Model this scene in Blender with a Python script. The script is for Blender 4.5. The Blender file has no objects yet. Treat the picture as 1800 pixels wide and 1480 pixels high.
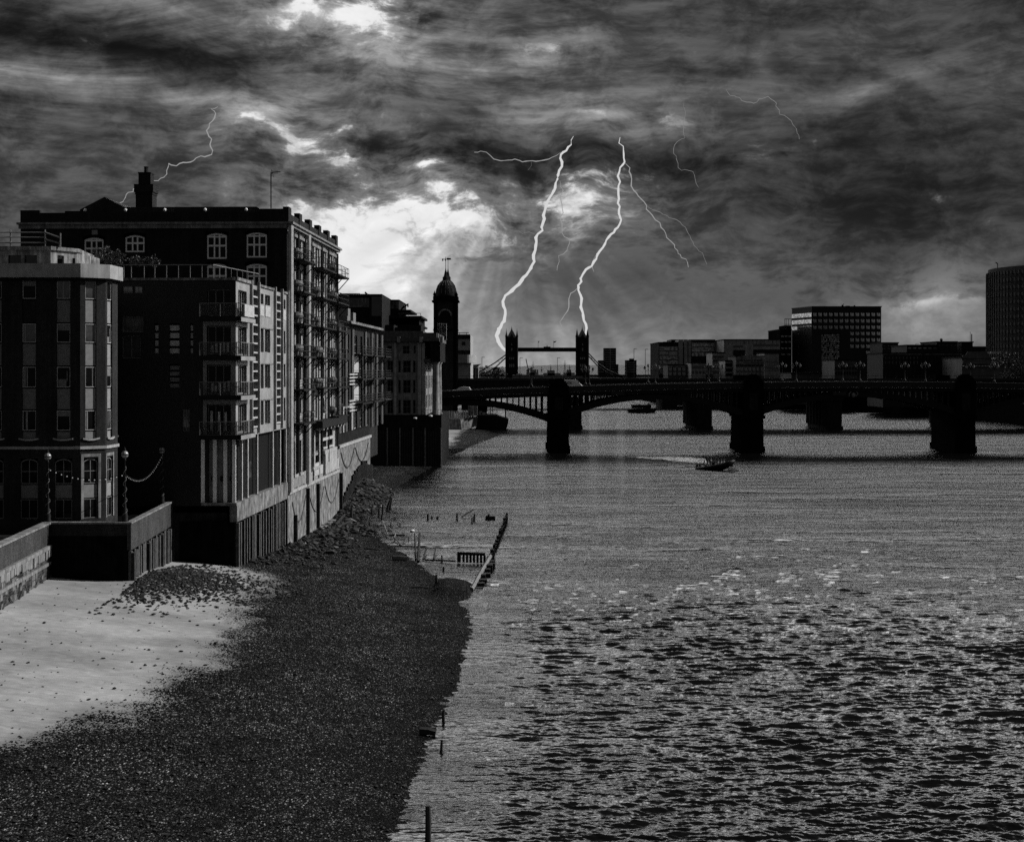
import bpy, bmesh, math, random
import numpy as np
from mathutils import Vector, Matrix
R = math.radians
random.seed(7); rng = np.random.default_rng(7)
SC = bpy.context.scene
COL = SC.collection
# ---------------------------------------------------------------- camera
F, CX, HY, CZ = 2620.0, 900.0, 652.0, 17.4       # focal length and horizon of the photograph, eye height in metres
cam = bpy.data.cameras.new('camera')
cam.sensor_width = 36.0; cam.lens = 36.0 * F / 1800.0
cam.shift_y = -88.0 / 1800.0
cam.clip_start = 0.5; cam.clip_end = 60000.0
camo = bpy.data.objects.new('camera', cam); COL.objects.link(camo)
camo.location = (0, 0, CZ); camo.rotation_euler = (R(90), 0, 0)
SC.camera = camo
SC.view_settings.view_transform = 'Standard'; SC.view_settings.look = 'None'
SC.view_settings.exposure = 0.0; SC.view_settings.gamma = 1.0
SC.render.engine = 'CYCLES'
SC.cycles.max_bounces = 5; SC.cycles.diffuse_bounces = 2; SC.cycles.glossy_bounces = 3
SC.cycles.transparent_max_bounces = 8; SC.cycles.caustics_reflective = False; SC.cycles.caustics_refractive = False
SC.cycles.use_denoising = False
SC.cycles.volume_bounces = 0
# ---------------------------------------------------------------- sun
SUN_AZ, SUN_EL = R(80), R(34)                    # azimuth from +Y towards +X
sdir = Vector((math.sin(SUN_AZ)*math.cos(SUN_EL), math.cos(SUN_AZ)*math.cos(SUN_EL), math.sin(SUN_EL)))
sl = bpy.data.lights.new('sun', 'SUN'); sl.energy = 4.2; sl.angle = R(0.5); sl.color = (1.0, 0.995, 0.985)
so = bpy.data.objects.new('sun', sl); COL.objects.link(so); so.location = (200, 100, 200)
so.rotation_euler = (-sdir).to_track_quat('-Z', 'Y').to_euler()
# ---------------------------------------------------------------- world: storm sky laid out by direction (azimuth, elevation)
wd = bpy.data.worlds.new('World'); SC.world = wd; wd.use_nodes = True
NT = wd.node_tree
for n in list(NT.nodes): NT.nodes.remove(n)
NL = NT.links
def nd(t, **k):
    n = NT.nodes.new(t)
    for a, b in k.items(): setattr(n, a, b)
    return n
def put(sock, v):
    if isinstance(v, (int, float, tuple)): sock.default_value = v
    else: NL.new(v, sock)
def M(op, a, b=None, c=None, clamp=False):
    n = nd('ShaderNodeMath', operation=op, use_clamp=clamp)
    for i, v in enumerate((a, b, c)):
        if v is not None: put(n.inputs[i], v)
    return n.outputs[0]
def V(op, a, b=None):
    n = nd('ShaderNodeVectorMath', operation=op)
    put(n.inputs[0], a)
    if b is not None: put(n.inputs[1], b)
    return n.outputs[0]
def smooth(x, a, b, lo=0.0, hi=1.0):
    n = nd('ShaderNodeMapRange', interpolation_type='SMOOTHSTEP')
    put(n.inputs[0], x); put(n.inputs[1], a); put(n.inputs[2], b); put(n.inputs[3], lo); put(n.inputs[4], hi)
    return n.outputs[0]
def mixf(f, a, b):
    n = nd('ShaderNodeMix', data_type='FLOAT'); put(n.inputs[0], f); put(n.inputs[2], a); put(n.inputs[3], b)
    return n.outputs[0]
def comb(x, y, z=0.0):
    n = nd('ShaderNodeCombineXYZ'); put(n.inputs[0], x); put(n.inputs[1], y); put(n.inputs[2], z); return n.outputs[0]
def fbm(vec, scale, detail=6.0, rough=0.55, dist=0.0, color=False):
    n = nd('ShaderNodeTexNoise'); n.noise_dimensions = '3D'
    put(n.inputs['Vector'], vec); put(n.inputs['Scale'], scale); put(n.inputs['Detail'], detail)
    put(n.inputs['Roughness'], rough); put(n.inputs['Distortion'], dist)
    return n.outputs['Color' if color else 'Fac']
def mapped(vec, loc=(0, 0, 0), rot=0.0, scale=(1, 1, 1)):
    n = nd('ShaderNodeMapping', vector_type='POINT'); put(n.inputs[0], vec)
    n.inputs[1].default_value = loc; n.inputs[2].default_value = (0, 0, rot); n.inputs[3].default_value = scale
    return n.outputs[0]
geo = nd('ShaderNodeTexCoord')
sep = nd('ShaderNodeSeparateXYZ'); NL.new(geo.outputs['Generated'], sep.inputs[0])
dx, dy, dz = sep.outputs
AZ = M('MULTIPLY', M('ARCTAN2', dx, dy), 57.29578)          # degrees
EL = M('MULTIPLY', M('ARCSINE', dz), 57.29578)
P0 = comb(AZ, EL)
def ang(px, py):                                            # where in the sky a point of the photograph lies
    return (math.degrees(math.atan((px-CX)/F)), math.degrees(math.atan((HY-py)/math.hypot(F, px-CX))))
DPX = math.degrees(1.0/F)
def warpv(vec, amt, scale, seed, det=4.0):
    c = fbm(mapped(vec, (seed, seed*1.7, seed*.3)), scale, det, 0.6, color=True)
    d = V('SUBTRACT', c, (0.5, 0.5, 0.5)); d = V('MULTIPLY', d, (amt, amt*0.6, 0.0))
    return V('ADD', vec, d)
PW = warpv(P0, 2.2, 0.30, 3.0, 1.5)                               # soft warp
PW2 = warpv(PW, 0.55, 1.2, 9.0, 2.0)                              # ragged warp
def blobs(vec, items, base):
    acc = base
    for (px, py, rx, ry, rot, amp) in items:
        a, e = ang(px, py)
        n = nd('ShaderNodeMapping', vector_type='TEXTURE'); NL.new(vec, n.inputs[0])
        n.inputs[1].default_value = (a, e, 0); n.inputs[2].default_value = (0, 0, R(rot))
        n.inputs[3].default_value = (rx*DPX, ry*DPX, 1)
        g = nd('ShaderNodeTexGradient', gradient_type='QUADRATIC_SPHERE'); NL.new(n.outputs[0], g.inputs[0])
        acc = M('MULTIPLY_ADD', g.outputs['Fac'], amp, acc)
    return acc
#SKYITEMS
GLOW = [  # light above the cloud deck, perceptual units: px, py, radius x, radius y, tilt, amount
    (600, 440, 560, 380, 0, .36), (620, 425, 300, 220, 0, .36), (770, 375, 420, 90, -3, .34), (1030, 335, 240, 140, 0, .55),
    (560, 240, 300, 130, -20, .50), (745, 296, 160, 70, 0, .48), (660, 40, 240, 170, -15, .72), (540, 10, 240, 130, 20, .60),
    (960, 92, 190, 60, 8, .40), (1060, 205, 320, 60, -4, .30), (1350, 285, 200, 90, 5, .14), (1650, 530, 300, 90, 0, .22), (1640, 530, 200, 30, 2, .14),
    (900, 640, 1000, 190, 0, .30), (690, 520, 260, 180, 0, .24), (770, 335, 150, 80, 0, .42), (430, 205, 160, 80, 20, .36), (1200, 205, 200, 110, 20, .08), (960, 480, 300, 120, 0, -.06), (1640, 590, 330, 110, 0, .20), (880, 420, 460, 170, 0, .10)]
GAP = [   # holes in the deck
    (640, 480, 330, 210, 0, 1.6), (560, 385, 220, 66, 5, .5), (790, 390, 330, 60, -3, .60), (1030, 350, 150, 110, 10, .66), (900, 590, 820, 230, 0, 1.7), (1200, 660, 1100, 170, 0, 1.7),
    (530, 245, 190, 48, -24, .60), (440, 205, 110, 36, 12, .42), (590, 222, 60, 34, 0, .42), (745, 296, 100, 30, 3, .62), (765, 335, 100, 28, 0, .54), (600, 285, 46, 26, 0, .40),
    (655, 40, 130, 76, -12, .80), (540, 12, 150, 60, 22, .66), (955, 90, 100, 24, 5, .66), (1050, 203, 210, 20, -3, .54), (1350, 285, 140, 60, 8, .42), (1190, 205, 120, 60, 25, .40),
    (700, 115, 70, 30, 0, .36), (890, 325, 70, 30, 0, .34), (720, 195, 130, 50, 0, .36), (1670, 590, 330, 130, 0, 1.5), (250, 640, 700, 150, 0, .6), (1130, 300, 110, 30, 10, .34)]
DARK = [  # the deck itself
    (180, 270, 620, 200, 0, .02), (120, 140, 420, 60, -4, .20), (330, 165, 260, 34, -10, .06), (240, 95, 560, 60, -9, -.17), (60, 60, 300, 80, 0, -.10),
    (300, 20, 320, 80, -12, .12), (640, 110, 460, 130, 10, .16), (860, 150, 340, 130, -20, .12), (1050, 130, 460, 140, -5, .10), (1050, 220, 240, 60, 0, .12),
    (800, 275, 540, 100, 0, -.16), (1130, 285, 440, 80, 0, -.15), (700, 350, 300, 50, -5, -.04), (1560, 150, 420, 40, 13, .20), (1300, 180, 180, 36, 13, .09), (1330, 60, 340, 50, 10, -.07),
    (1580, 350, 560, 220, 0, -.18), (1500, 235, 320, 70, 5, -.07), (1750, 30, 300, 80, 10, -.08), (1330, 470, 460, 150, 0, .07), (1660, 500, 260, 120, 20, .14), (1250, 580, 420, 60, 0, .14),
    (470, 330, 280, 60, 0, .03), (1345, 110, 46, 66, 20, .14), (1560, 430, 160, 120, 30, -.03)]
#ENDSKY
glow = blobs(PW, GLOW, 0.31)
gap = blobs(PW2, GAP, 0.0)
dark = blobs(PW, DARK, 0.20)
# billows: stretched fractal noise; streaks: combed cirrus, strongest high up
billow = fbm(mapped(PW2, (4, 2, 0), 0.0, (0.34, 0.85, 1)), 1.0, 9.0, 0.60)
fine = fbm(mapped(PW, (1, 7, 0), R(6), (0.9, 2.2, 1)), 1.0, 9.0, 0.66)
PS = warpv(P0, 4.5, 0.10, 5.0, 0.0)
PS = warpv(PS, 0.22, 0.8, 2.0, 1.0)
streak_l = fbm(mapped(PS, (3, 1, 5), R(22), (0.085, 1.05, 1)), 1.0, 9.0, 0.62)
streak_m = fbm(mapped(PS, (5, 4, 1), R(-32), (0.13, 1.15, 1)), 1.0, 9.0, 0.62)
streak_r = fbm(mapped(PS, (8, 3, 2), R(-11), (0.075, 0.95, 1)), 1.0, 9.0, 0.60)
streak = mixf(smooth(AZ, 1.0, 7.0), mixf(smooth(AZ, -8.0, -3.0), streak_l, streak_m), streak_r)
high = smooth(EL, 6.5, 9.5)
tex = mixf(high, M('MULTIPLY_ADD', M('SUBTRACT', billow, .5), .62, M('MULTIPLY', M('SUBTRACT', fine, .5), .5)),
           M('MULTIPLY_ADD', M('SUBTRACT', streak, .5), 1.75, M('MULTIPLY', M('SUBTRACT', billow, .5), .45)))
calm = M('MULTIPLY', smooth(AZ, 4.0, 9.0, 1.0, .6), smooth(EL, 6.5, 9.5, .62, 1.0))
deck = M('MULTIPLY', dark, M('ADD', 1.0, M('MULTIPLY', M('MULTIPLY', tex, 1.7), calm)))
# a cloud's ragged edge: the gap field cut by the billows
puff = fbm(mapped(PW2, (7, 5, 3), 0.0, (0.9, 1.5, 1)), 1.0, 9.0, 0.66)
cut = M('ADD', gap, M('ADD', M('MULTIPLY', M('SUBTRACT', billow, .5), 1.35), M('MULTIPLY', M('ADD', M('SUBTRACT', fine, .5), M('MULTIPLY', M('SUBTRACT', puff, .5), .9)), 1.0)))
open_ = smooth(cut, 0.22, 0.52)
lit = M('MULTIPLY', glow, M('ADD', 1.0, M('MULTIPLY', M('SUBTRACT', puff, .5), M('MULTIPLY', smooth(EL, 3.6, 5.4, .45, 1.0), 1.5))))
rim = M('MULTIPLY', smooth(cut, -0.30, 0.30), M('MULTIPLY', glow, 0.36))
deck = M('ADD', deck, rim)
# faint shafts fanning out below the break in the cloud
a0, e0 = ang(900, 300)
shaft = fbm(comb(M('ARCTAN2', M('SUBTRACT', AZ, a0), M('SUBTRACT', e0, EL)), 0.0), 5.0, 2.0, 0.5)
below = M('MULTIPLY', smooth(EL, 6.2, 4.6), smooth(M('ABSOLUTE', M('SUBTRACT', AZ, 0.5)), 8.0, 3.0))
lit = M('MINIMUM', lit, M('MULTIPLY_ADD', lit, .12, .80))
lit = M('MULTIPLY', lit, M('ADD', 1.0, M('MULTIPLY', below, M('MULTIPLY', M('SUBTRACT', shaft, .5), .9))))
front = mixf(open_, deck, lit)
# the rest of the vault: bright band added above the view to light the river, duller west
vault = M('MULTIPLY_ADD', smooth(EL, 13.5, 38.0), -1.55, 1.84)
vault = mixf(smooth(M('ABSOLUTE', AZ), 55.0, 100.0), vault, 0.33)
vault = M('MULTIPLY', vault, M('ADD', 1.0, M('MULTIPLY', M('SUBTRACT', billow, .5), .9)))
side = M('MAXIMUM', smooth(M('ABSOLUTE', AZ), 24.0, 60.0), smooth(EL, 14.1, 18.0))
perc = M('MAXIMUM', mixf(side, front, vault), 0.015)
lin = M('POWER', perc, 2.2)
skyt = nd('ShaderNodeTexSky', sky_type='NISHITA'); skyt.sun_disc = False
skyt.sun_elevation = SUN_EL; skyt.sun_rotation = SUN_AZ
bw = nd('ShaderNodeRGBToBW'); NL.new(skyt.outputs[0], bw.inputs[0])
tot = M('MULTIPLY_ADD', bw.outputs[0], 0.002, lin)
bg = nd('ShaderNodeBackground'); NL.new(tot, bg.inputs[0]); bg.inputs[1].default_value = 1.0
wo = nd('ShaderNodeOutputWorld'); NL.new(bg.outputs[0], wo.inputs[0])
wd.cycles.sampling_method = 'MANUAL'; wd.cycles.sample_map_resolution = 512
# ---------------------------------------------------------------- helpers
def X(px, Y): return (px-CX)/F*Y
def Z(py, Y): return CZ-(py-HY)/F*Y
def P(px, py, Y): return Vector((X(px, Y), Y, Z(py, Y)))
def tag(o, label=None, cat=None, group=None, kind=None):
    if label: o['label'] = label
    if cat: o['category'] = cat
    if group: o['group'] = group
    if kind: o['kind'] = kind
    return o
def thing(name, label, cat, loc=(0, 0, 0), rz=0.0, group=None):
    o = bpy.data.objects.new(name, None); COL.objects.link(o)
    o.location = loc; o.rotation_euler = (0, 0, rz); o.empty_display_size = 0.3
    return tag(o, label, cat, group)
class MB:
    def __init__(self): self.v = []; self.f = []; self.m = []; self.mi = 0
    def add(self, vs, fs):
        b = len(self.v); self.v += [tuple(q) for q in vs]
        for q in fs: self.f.append(tuple(i+b for i in q)); self.m.append(self.mi)
        return self
    def box(self, x0, x1, y0, y1, z0, z1):
        if x0 > x1: x0, x1 = x1, x0
        if y0 > y1: y0, y1 = y1, y0
        if z0 > z1: z0, z1 = z1, z0
        return self.add([(x0,y0,z0),(x1,y0,z0),(x1,y1,z0),(x0,y1,z0),(x0,y0,z1),(x1,y0,z1),(x1,y1,z1),(x0,y1,z1)],
                        [(0,3,2,1),(4,5,6,7),(0,1,5,4),(1,2,6,5),(2,3,7,6),(3,0,4,7)])
    def prism(self, poly, z0, z1, top=None):             # polygon in plan, extruded up
        n = len(poly); t = top or poly
        vs = [(x, y, z0) for x, y in poly] + [(x, y, z1) for x, y in t]
        return self.add(vs, [tuple(range(n-1, -1, -1)), tuple(range(n, 2*n))] + [(i, (i+1) % n, n+(i+1) % n, n+i) for i in range(n)])
    def slab_xz(self, poly, y0, y1):                     # polygon in x,z extruded along y
        n = len(poly)
        vs = [(x, y0, z) for x, z in poly] + [(x, y1, z) for x, z in poly]
        return self.add(vs, [tuple(range(n)), tuple(range(2*n-1, n-1, -1))] + [(i, n+i, n+(i+1) % n, (i+1) % n) for i in range(n)])
    def slab_yz(self, poly, x0, x1):
        n = len(poly)
        vs = [(x0, y, z) for y, z in poly] + [(x1, y, z) for y, z in poly]
        return self.add(vs, [tuple(range(n-1, -1, -1)), tuple(range(n, 2*n))] + [(i, (i+1) % n, n+(i+1) % n, n+i) for i in range(n)])
    def tube(self, pts, r, n=6, caps=True):
        pts = [Vector(q) for q in pts]; k = len(pts); rs = r if isinstance(r, (list, tuple)) else [r]*k
        vs = []; fs = []
        for i, q in enumerate(pts):
            d = (pts[min(i+1, k-1)]-pts[max(i-1, 0)]).normalized()
            a = Vector((0, 0, 1)) if abs(d.z) < .9 else Vector((0, 1, 0))
            u = d.cross(a).normalized(); w = d.cross(u)
            for j in range(n):
                t = 2*math.pi*j/n + math.pi/n
                vs.append(q+u*(rs[i]*math.cos(t))+w*(rs[i]*math.sin(t)))
        for i in range(k-1):
            for j in range(n):
                fs.append((i*n+j, i*n+(j+1) % n, (i+1)*n+(j+1) % n, (i+1)*n+j))
        if caps: fs += [tuple(range(n-1, -1, -1)), tuple(range((k-1)*n, k*n))]
        return self.add(vs, fs)
    def bar(self, a, b, w, n=4): return self.tube([a, b], w*.707 if n == 4 else w, n)
    def lathe(self, prof, c=(0, 0, 0), n=16):
        vs = []; fs = []; k = len(prof)
        for r, z in prof:
            for j in range(n):
                t = 2*math.pi*j/n; vs.append((c[0]+r*math.cos(t), c[1]+r*math.sin(t), c[2]+z))
        for i in range(k-1):
            for j in range(n): fs.append((i*n+j, i*n+(j+1) % n, (i+1)*n+(j+1) % n, (i+1)*n+j))
        fs += [tuple(range(n-1, -1, -1)), tuple(range((k-1)*n, k*n))]
        return self.add(vs, fs)
    def ball(self, c, r, n=10, sz=1.0):
        k = 6
        return self.lathe([(max(.01*r, r*math.sin(math.pi*i/k)), -r*sz*math.cos(math.pi*i/k)) for i in range(k+1)], c, n)
    def wall(self, o, u, wd_, z0, z1, holes=(), th=0.3):   # wall face from o along u (unit xy), holes (a,b,za,zb) with reveals th deep
        ux, uy = u; nx, ny = -uy, ux                     # inward normal = left of u
        us = sorted({0.0, wd_} | {max(0, min(wd_, q)) for h in holes for q in h[:2]})
        zs = sorted({z0, z1} | {max(z0, min(z1, q)) for h in holes for q in h[2:4]})
        def pt(a, z, d=0.0): return (o[0]+ux*a+nx*d, o[1]+uy*a+ny*d, z)
        for i in range(len(us)-1):
            for j in range(len(zs)-1):
                ca, cz = (us[i]+us[i+1])/2, (zs[j]+zs[j+1])/2
                if any(h[0] < ca < h[1] and h[2] < cz < h[3] for h in holes): continue
                self.add([pt(us[i], zs[j]), pt(us[i+1], zs[j]), pt(us[i+1], zs[j+1]), pt(us[i], zs[j+1])], [(0, 1, 2, 3)])
        for a, b, c, d in [h[:4] for h in holes]:
            self.add([pt(a, c), pt(b, c), pt(b, d), pt(a, d), pt(a, c, th), pt(b, c, th), pt(b, d, th), pt(a, d, th)],
                     [(0, 1, 5, 4), (1, 2, 6, 5), (2, 3, 7, 6), (3, 0, 4, 7)])
        return self
    def mesh(self, name, mats):
        me = bpy.data.meshes.new(name); me.from_pydata(self.v, [], self.f)
        for q in (mats if isinstance(mats, (list, tuple)) else [mats]): me.materials.append(q)
        if any(self.m): me.polygons.foreach_set('material_index', self.m)
        bm = bmesh.new(); bm.from_mesh(me); bmesh.ops.recalc_face_normals(bm, faces=bm.faces); bm.to_mesh(me); bm.free()
        me.update(); return me
    def build(self, name, mats, parent=None, smooth=False, loc=None, rz=None):
        return inst(name, self.mesh(name, mats), parent, loc, rz, smooth)
def inst(name, me, parent=None, loc=None, rz=None, smooth=False):
    o = bpy.data.objects.new(name, me); COL.objects.link(o)
    if parent: o.parent = parent
    if loc is not None: o.location = loc
    if rz is not None: o.rotation_euler = (0, 0, rz)
    if smooth: me.polygons.foreach_set('use_smooth', [True]*len(me.polygons))
    return o
def islands(mb):
    par = list(range(len(mb.v)))
    def find(i):
        while par[i] != i: par[i] = par[par[i]]; i = par[i]
        return i
    for f in mb.f:
        a = find(f[0])
        for q in f[1:]: par[find(q)] = a
    out = {}
    for f in mb.f:
        k = find(f[0])
        if k not in out: out[k] = (MB(), {})
        b, mp = out[k]
        for q in f:
            if q not in mp: mp[q] = len(b.v); b.v.append(mb.v[q])
        b.f.append(tuple(mp[q] for q in f)); b.m.append(0)
    return [b for b, _ in out.values()]
def copy_tree(o, parent=None):
    c = o.copy(); COL.objects.link(c)
    if parent: c.parent = parent
    for ch in list(o.children): copy_tree(ch, c)
    return c
# ---------------------------------------------------------------- materials (all grey: a monochrome place)
class MT:
    def __init__(self, name):
        self.m = bpy.data.materials.new(name); self.m.use_nodes = True
        self.t = self.m.node_tree; self.b = self.t.nodes['Principled BSDF']; self.tc = self.t.nodes.new('ShaderNodeTexCoord')
    def n(self, t, **k):
        q = self.t.nodes.new(t)
        for a, b in k.items(): setattr(q, a, b)
        return q
    def l(self, a, b): self.t.links.new(a, b)
    def coord(self, scale=(1, 1, 1), kind='Object', rot=(0, 0, 0)):
        q = self.n('ShaderNodeMapping'); self.l(self.tc.outputs[kind], q.inputs[0])
        q.inputs[3].default_value = scale; q.inputs[2].default_value = rot; return q.outputs[0]
    def noise(self, vec, scale, detail=5, rough=.6):
        q = self.n('ShaderNodeTexNoise'); self.l(vec, q.inputs['Vector'])
        q.inputs['Scale'].default_value = scale; q.inputs['Detail'].default_value = detail; q.inputs['Roughness'].default_value = rough
        return q.outputs['Fac']
    def math(self, op, a, b=None, c=None, clamp=False):
        q = self.n('ShaderNodeMath', operation=op, use_clamp=clamp)
        for i, v in enumerate((a, b, c)):
            if v is None: continue
            if isinstance(v, (int, float)): q.inputs[i].default_value = v
            else: self.l(v, q.inputs[i])
        return q.outputs[0]
    def ramp(self, x, a, b, lo, hi):
        q = self.n('ShaderNodeMapRange'); self.l(x, q.inputs[0])
        for i, v in enumerate((a, b, lo, hi)): q.inputs[i+1].default_value = v
        return q.outputs[0]
    def base(self, x):
        if isinstance(x, (int, float)): self.b.inputs['Base Color'].default_value = (x, x, x, 1)
        else: self.l(x, self.b.inputs['Base Color'])
    def set(self, rough=.8, spec=.3, metal=0.0):
        self.b.inputs['Roughness'].default_value = rough; self.b.inputs['Specular IOR Level'].default_value = spec
        self.b.inputs['Metallic'].default_value = metal
    def bump(self, h, strength=.5, dist=.05):
        q = self.n('ShaderNodeBump'); self.l(h, q.inputs['Height']); q.inputs['Strength'].default_value = strength
        q.inputs['Distance'].default_value = dist; self.l(q.outputs[0], self.b.inputs['Normal'])
def weathered(name, v, var=.5, scale=1.2, rough=.85, spec=.2, streak=True, bump=.25):
    m = MT(name); c = m.coord(); a = m.noise(c, scale, 6, .65)
    s = m.noise(m.coord((2.2, 2.2, .18)), scale*1.6, 5, .6) if streak else a
    f = m.math('MULTIPLY', m.ramp(a, .3, .7, 1-var, 1+var), m.ramp(s, .32, .68, 1-var*.8, 1+var*.6))
    m.base(m.math('MULTIPLY', f, v)); m.set(rough, spec)
    m.bump(m.noise(c, scale*14, 4, .7), bump, .02); return m.m
def brickm(name, v, mortar=1.6, var=.45, w=.24, h=.078, stain=.5, plane='xz'):
    m = MT(name)
    # bricks laid by height and by distance along the wall (x+y keeps every upright face coursed)
    g = m.n('ShaderNodeSeparateXYZ'); m.l(m.tc.outputs['Object'], g.inputs[0])
    al = m.math('ADD', g.outputs[0], g.outputs[1]); cb = m.n('ShaderNodeCombineXYZ'); m.l(al, cb.inputs[0]); m.l(g.outputs[2], cb.inputs[1])
    b = m.n('ShaderNodeTexBrick'); m.l(cb.outputs[0], b.inputs['Vector']); b.inputs['Scale'].default_value = 1.0
    b.inputs['Brick Width'].default_value = w; b.inputs['Row Height'].default_value = h; b.inputs['Mortar Size'].default_value = h*.13
    b.inputs['Color1'].default_value = (1-var,)*3+(1,); b.inputs['Color2'].default_value = (1+var*.8,)*3+(1,); b.inputs['Mortar'].default_value = (mortar,)*3+(1,)
    bwn = m.n('ShaderNodeRGBToBW'); m.l(b.outputs['Color'], bwn.inputs[0])
    a = m.noise(m.coord((1, 1, .45)), .55, 7, .68); s = m.noise(m.coord((3, 3, .12)), 1.3, 5, .6)
    f = m.math('MULTIPLY', m.ramp(a, .3, .7, 1-stain, 1+stain*.8), m.ramp(s, .3, .7, 1-stain*.6, 1+stain*.5))
    m.base(m.math('MULTIPLY', m.math('MULTIPLY', f, bwn.outputs[0]), v)); m.set(.9, .15)
    m.bump(m.math('ADD', m.math('MULTIPLY', b.outputs['Fac'], -.6), m.noise(m.coord(), 18, 4, .7)), .5, .02); return m.m
def plain(name, v, rough=.6, spec=.4, metal=0.0, var=.15, scale=3.0):
    m = MT(name); a = m.noise(m.coord(), scale, 4, .6); m.base(m.math('MULTIPLY', m.ramp(a, .3, .7, 1-var, 1+var), v)); m.set(rough, spec, metal); return m.m
def glassm(name, v=.012, rough=.06, spec=.6, wav=.02):
    m = MT(name); a = m.noise(m.coord(), .9, 3, .5); m.base(m.math('MULTIPLY', m.ramp(a, .35, .65, .3, 2.0), v)); m.set(rough, spec)
    m.bump(m.noise(m.coord(), .8, 2, .5), wav*5, .05); return m.m
def emit(name, v):
    m = MT(name); m.base(0.0); m.set(1.0, 0.0); m.b.inputs['Emission Color'].default_value = (v, v, v, 1); m.b.inputs['Emission Strength'].default_value = 1.0; return m.m
K = dict(
    brick_dark_shade=brickm('dark_shade_brick', .014, 1.7), brick_lit=brickm('lit_stock_brick', .27, 1.2), brick_office=brickm('dark_office_brick', .015, 2.4),  # one warehouse brick in two tones: sunlit front pale, shaded end painted dark
    brick_pale=brickm('parapet_brick', .04, 1.7), brick_river=brickm('river_wall_brick', .05, 1.5, var=.7, w=.5, h=.16, stain=1.0),
    stone=weathered('weathered_stone', .17, .5), stone_dark=weathered('dark_granite', .005, .45, spec=0.0), stone_pale=weathered('pale_stone', .30, .35),
    conc=weathered('stained_concrete', .15, .8, 1.0), conc_pale=weathered('pale_concrete', .28, .25, .8), conc_dark=weathered('dark_concrete', .017, .5, spec=.02),
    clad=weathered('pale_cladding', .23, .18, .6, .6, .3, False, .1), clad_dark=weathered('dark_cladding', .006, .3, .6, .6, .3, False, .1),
    white=plain('white_paint', .8, .5), offwhite=plain('aged_white_paint', .38, .55, var=.25), grey=plain('grey_paint', .20, .55, var=.2), midgrey=plain('mid_grey_panel', .13, .6, var=.25),
    iron=plain('black_iron', .008, .6, .15), iron_grey=plain('painted_ironwork', .02, .6, .2, var=.3), steel=plain('galvanised_steel', .13, .5, .4),
    glass=glassm('window_glass'), glass_pale=glassm('pale_window_glass', .05, .12, .7, .04), glass_rail=glassm('balustrade_glass', .028, .12, .5, .03),
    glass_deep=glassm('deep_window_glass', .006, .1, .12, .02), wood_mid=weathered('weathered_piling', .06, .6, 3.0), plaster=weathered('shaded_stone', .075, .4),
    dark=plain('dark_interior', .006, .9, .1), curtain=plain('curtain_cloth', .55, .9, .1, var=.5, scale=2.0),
    wood=weathered('wet_timber', .022, .6, 3.0), wood_pale=weathered('bleached_timber', .17, .5, 3.0), roof=weathered('slate_roof', .02, .4),
    globe=plain('frosted_lamp_glass', .28, .25, .6), foil=plain('roof_plant_leaf', .09, .6, .3, var=.5, scale=9.0), foil_far=plain('tree_leaf', .07, .7, .2, var=.5, scale=2.0),
    rubber=plain('dark_rubber', .012, .6, .3), skin=plain('skin', .25, .6, .3), cloth=plain('dark_clothing', .02, .85, .1), rust=weathered('rusty_steel', .05, .6, 2.0))

def clear_glass(name, a):
    m = MT(name); m.base(.03); m.set(.1, .5); m.b.inputs['Alpha'].default_value = a; return m.m
K['glass_rail'] = clear_glass('balustrade_clear_glass', .30)
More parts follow.
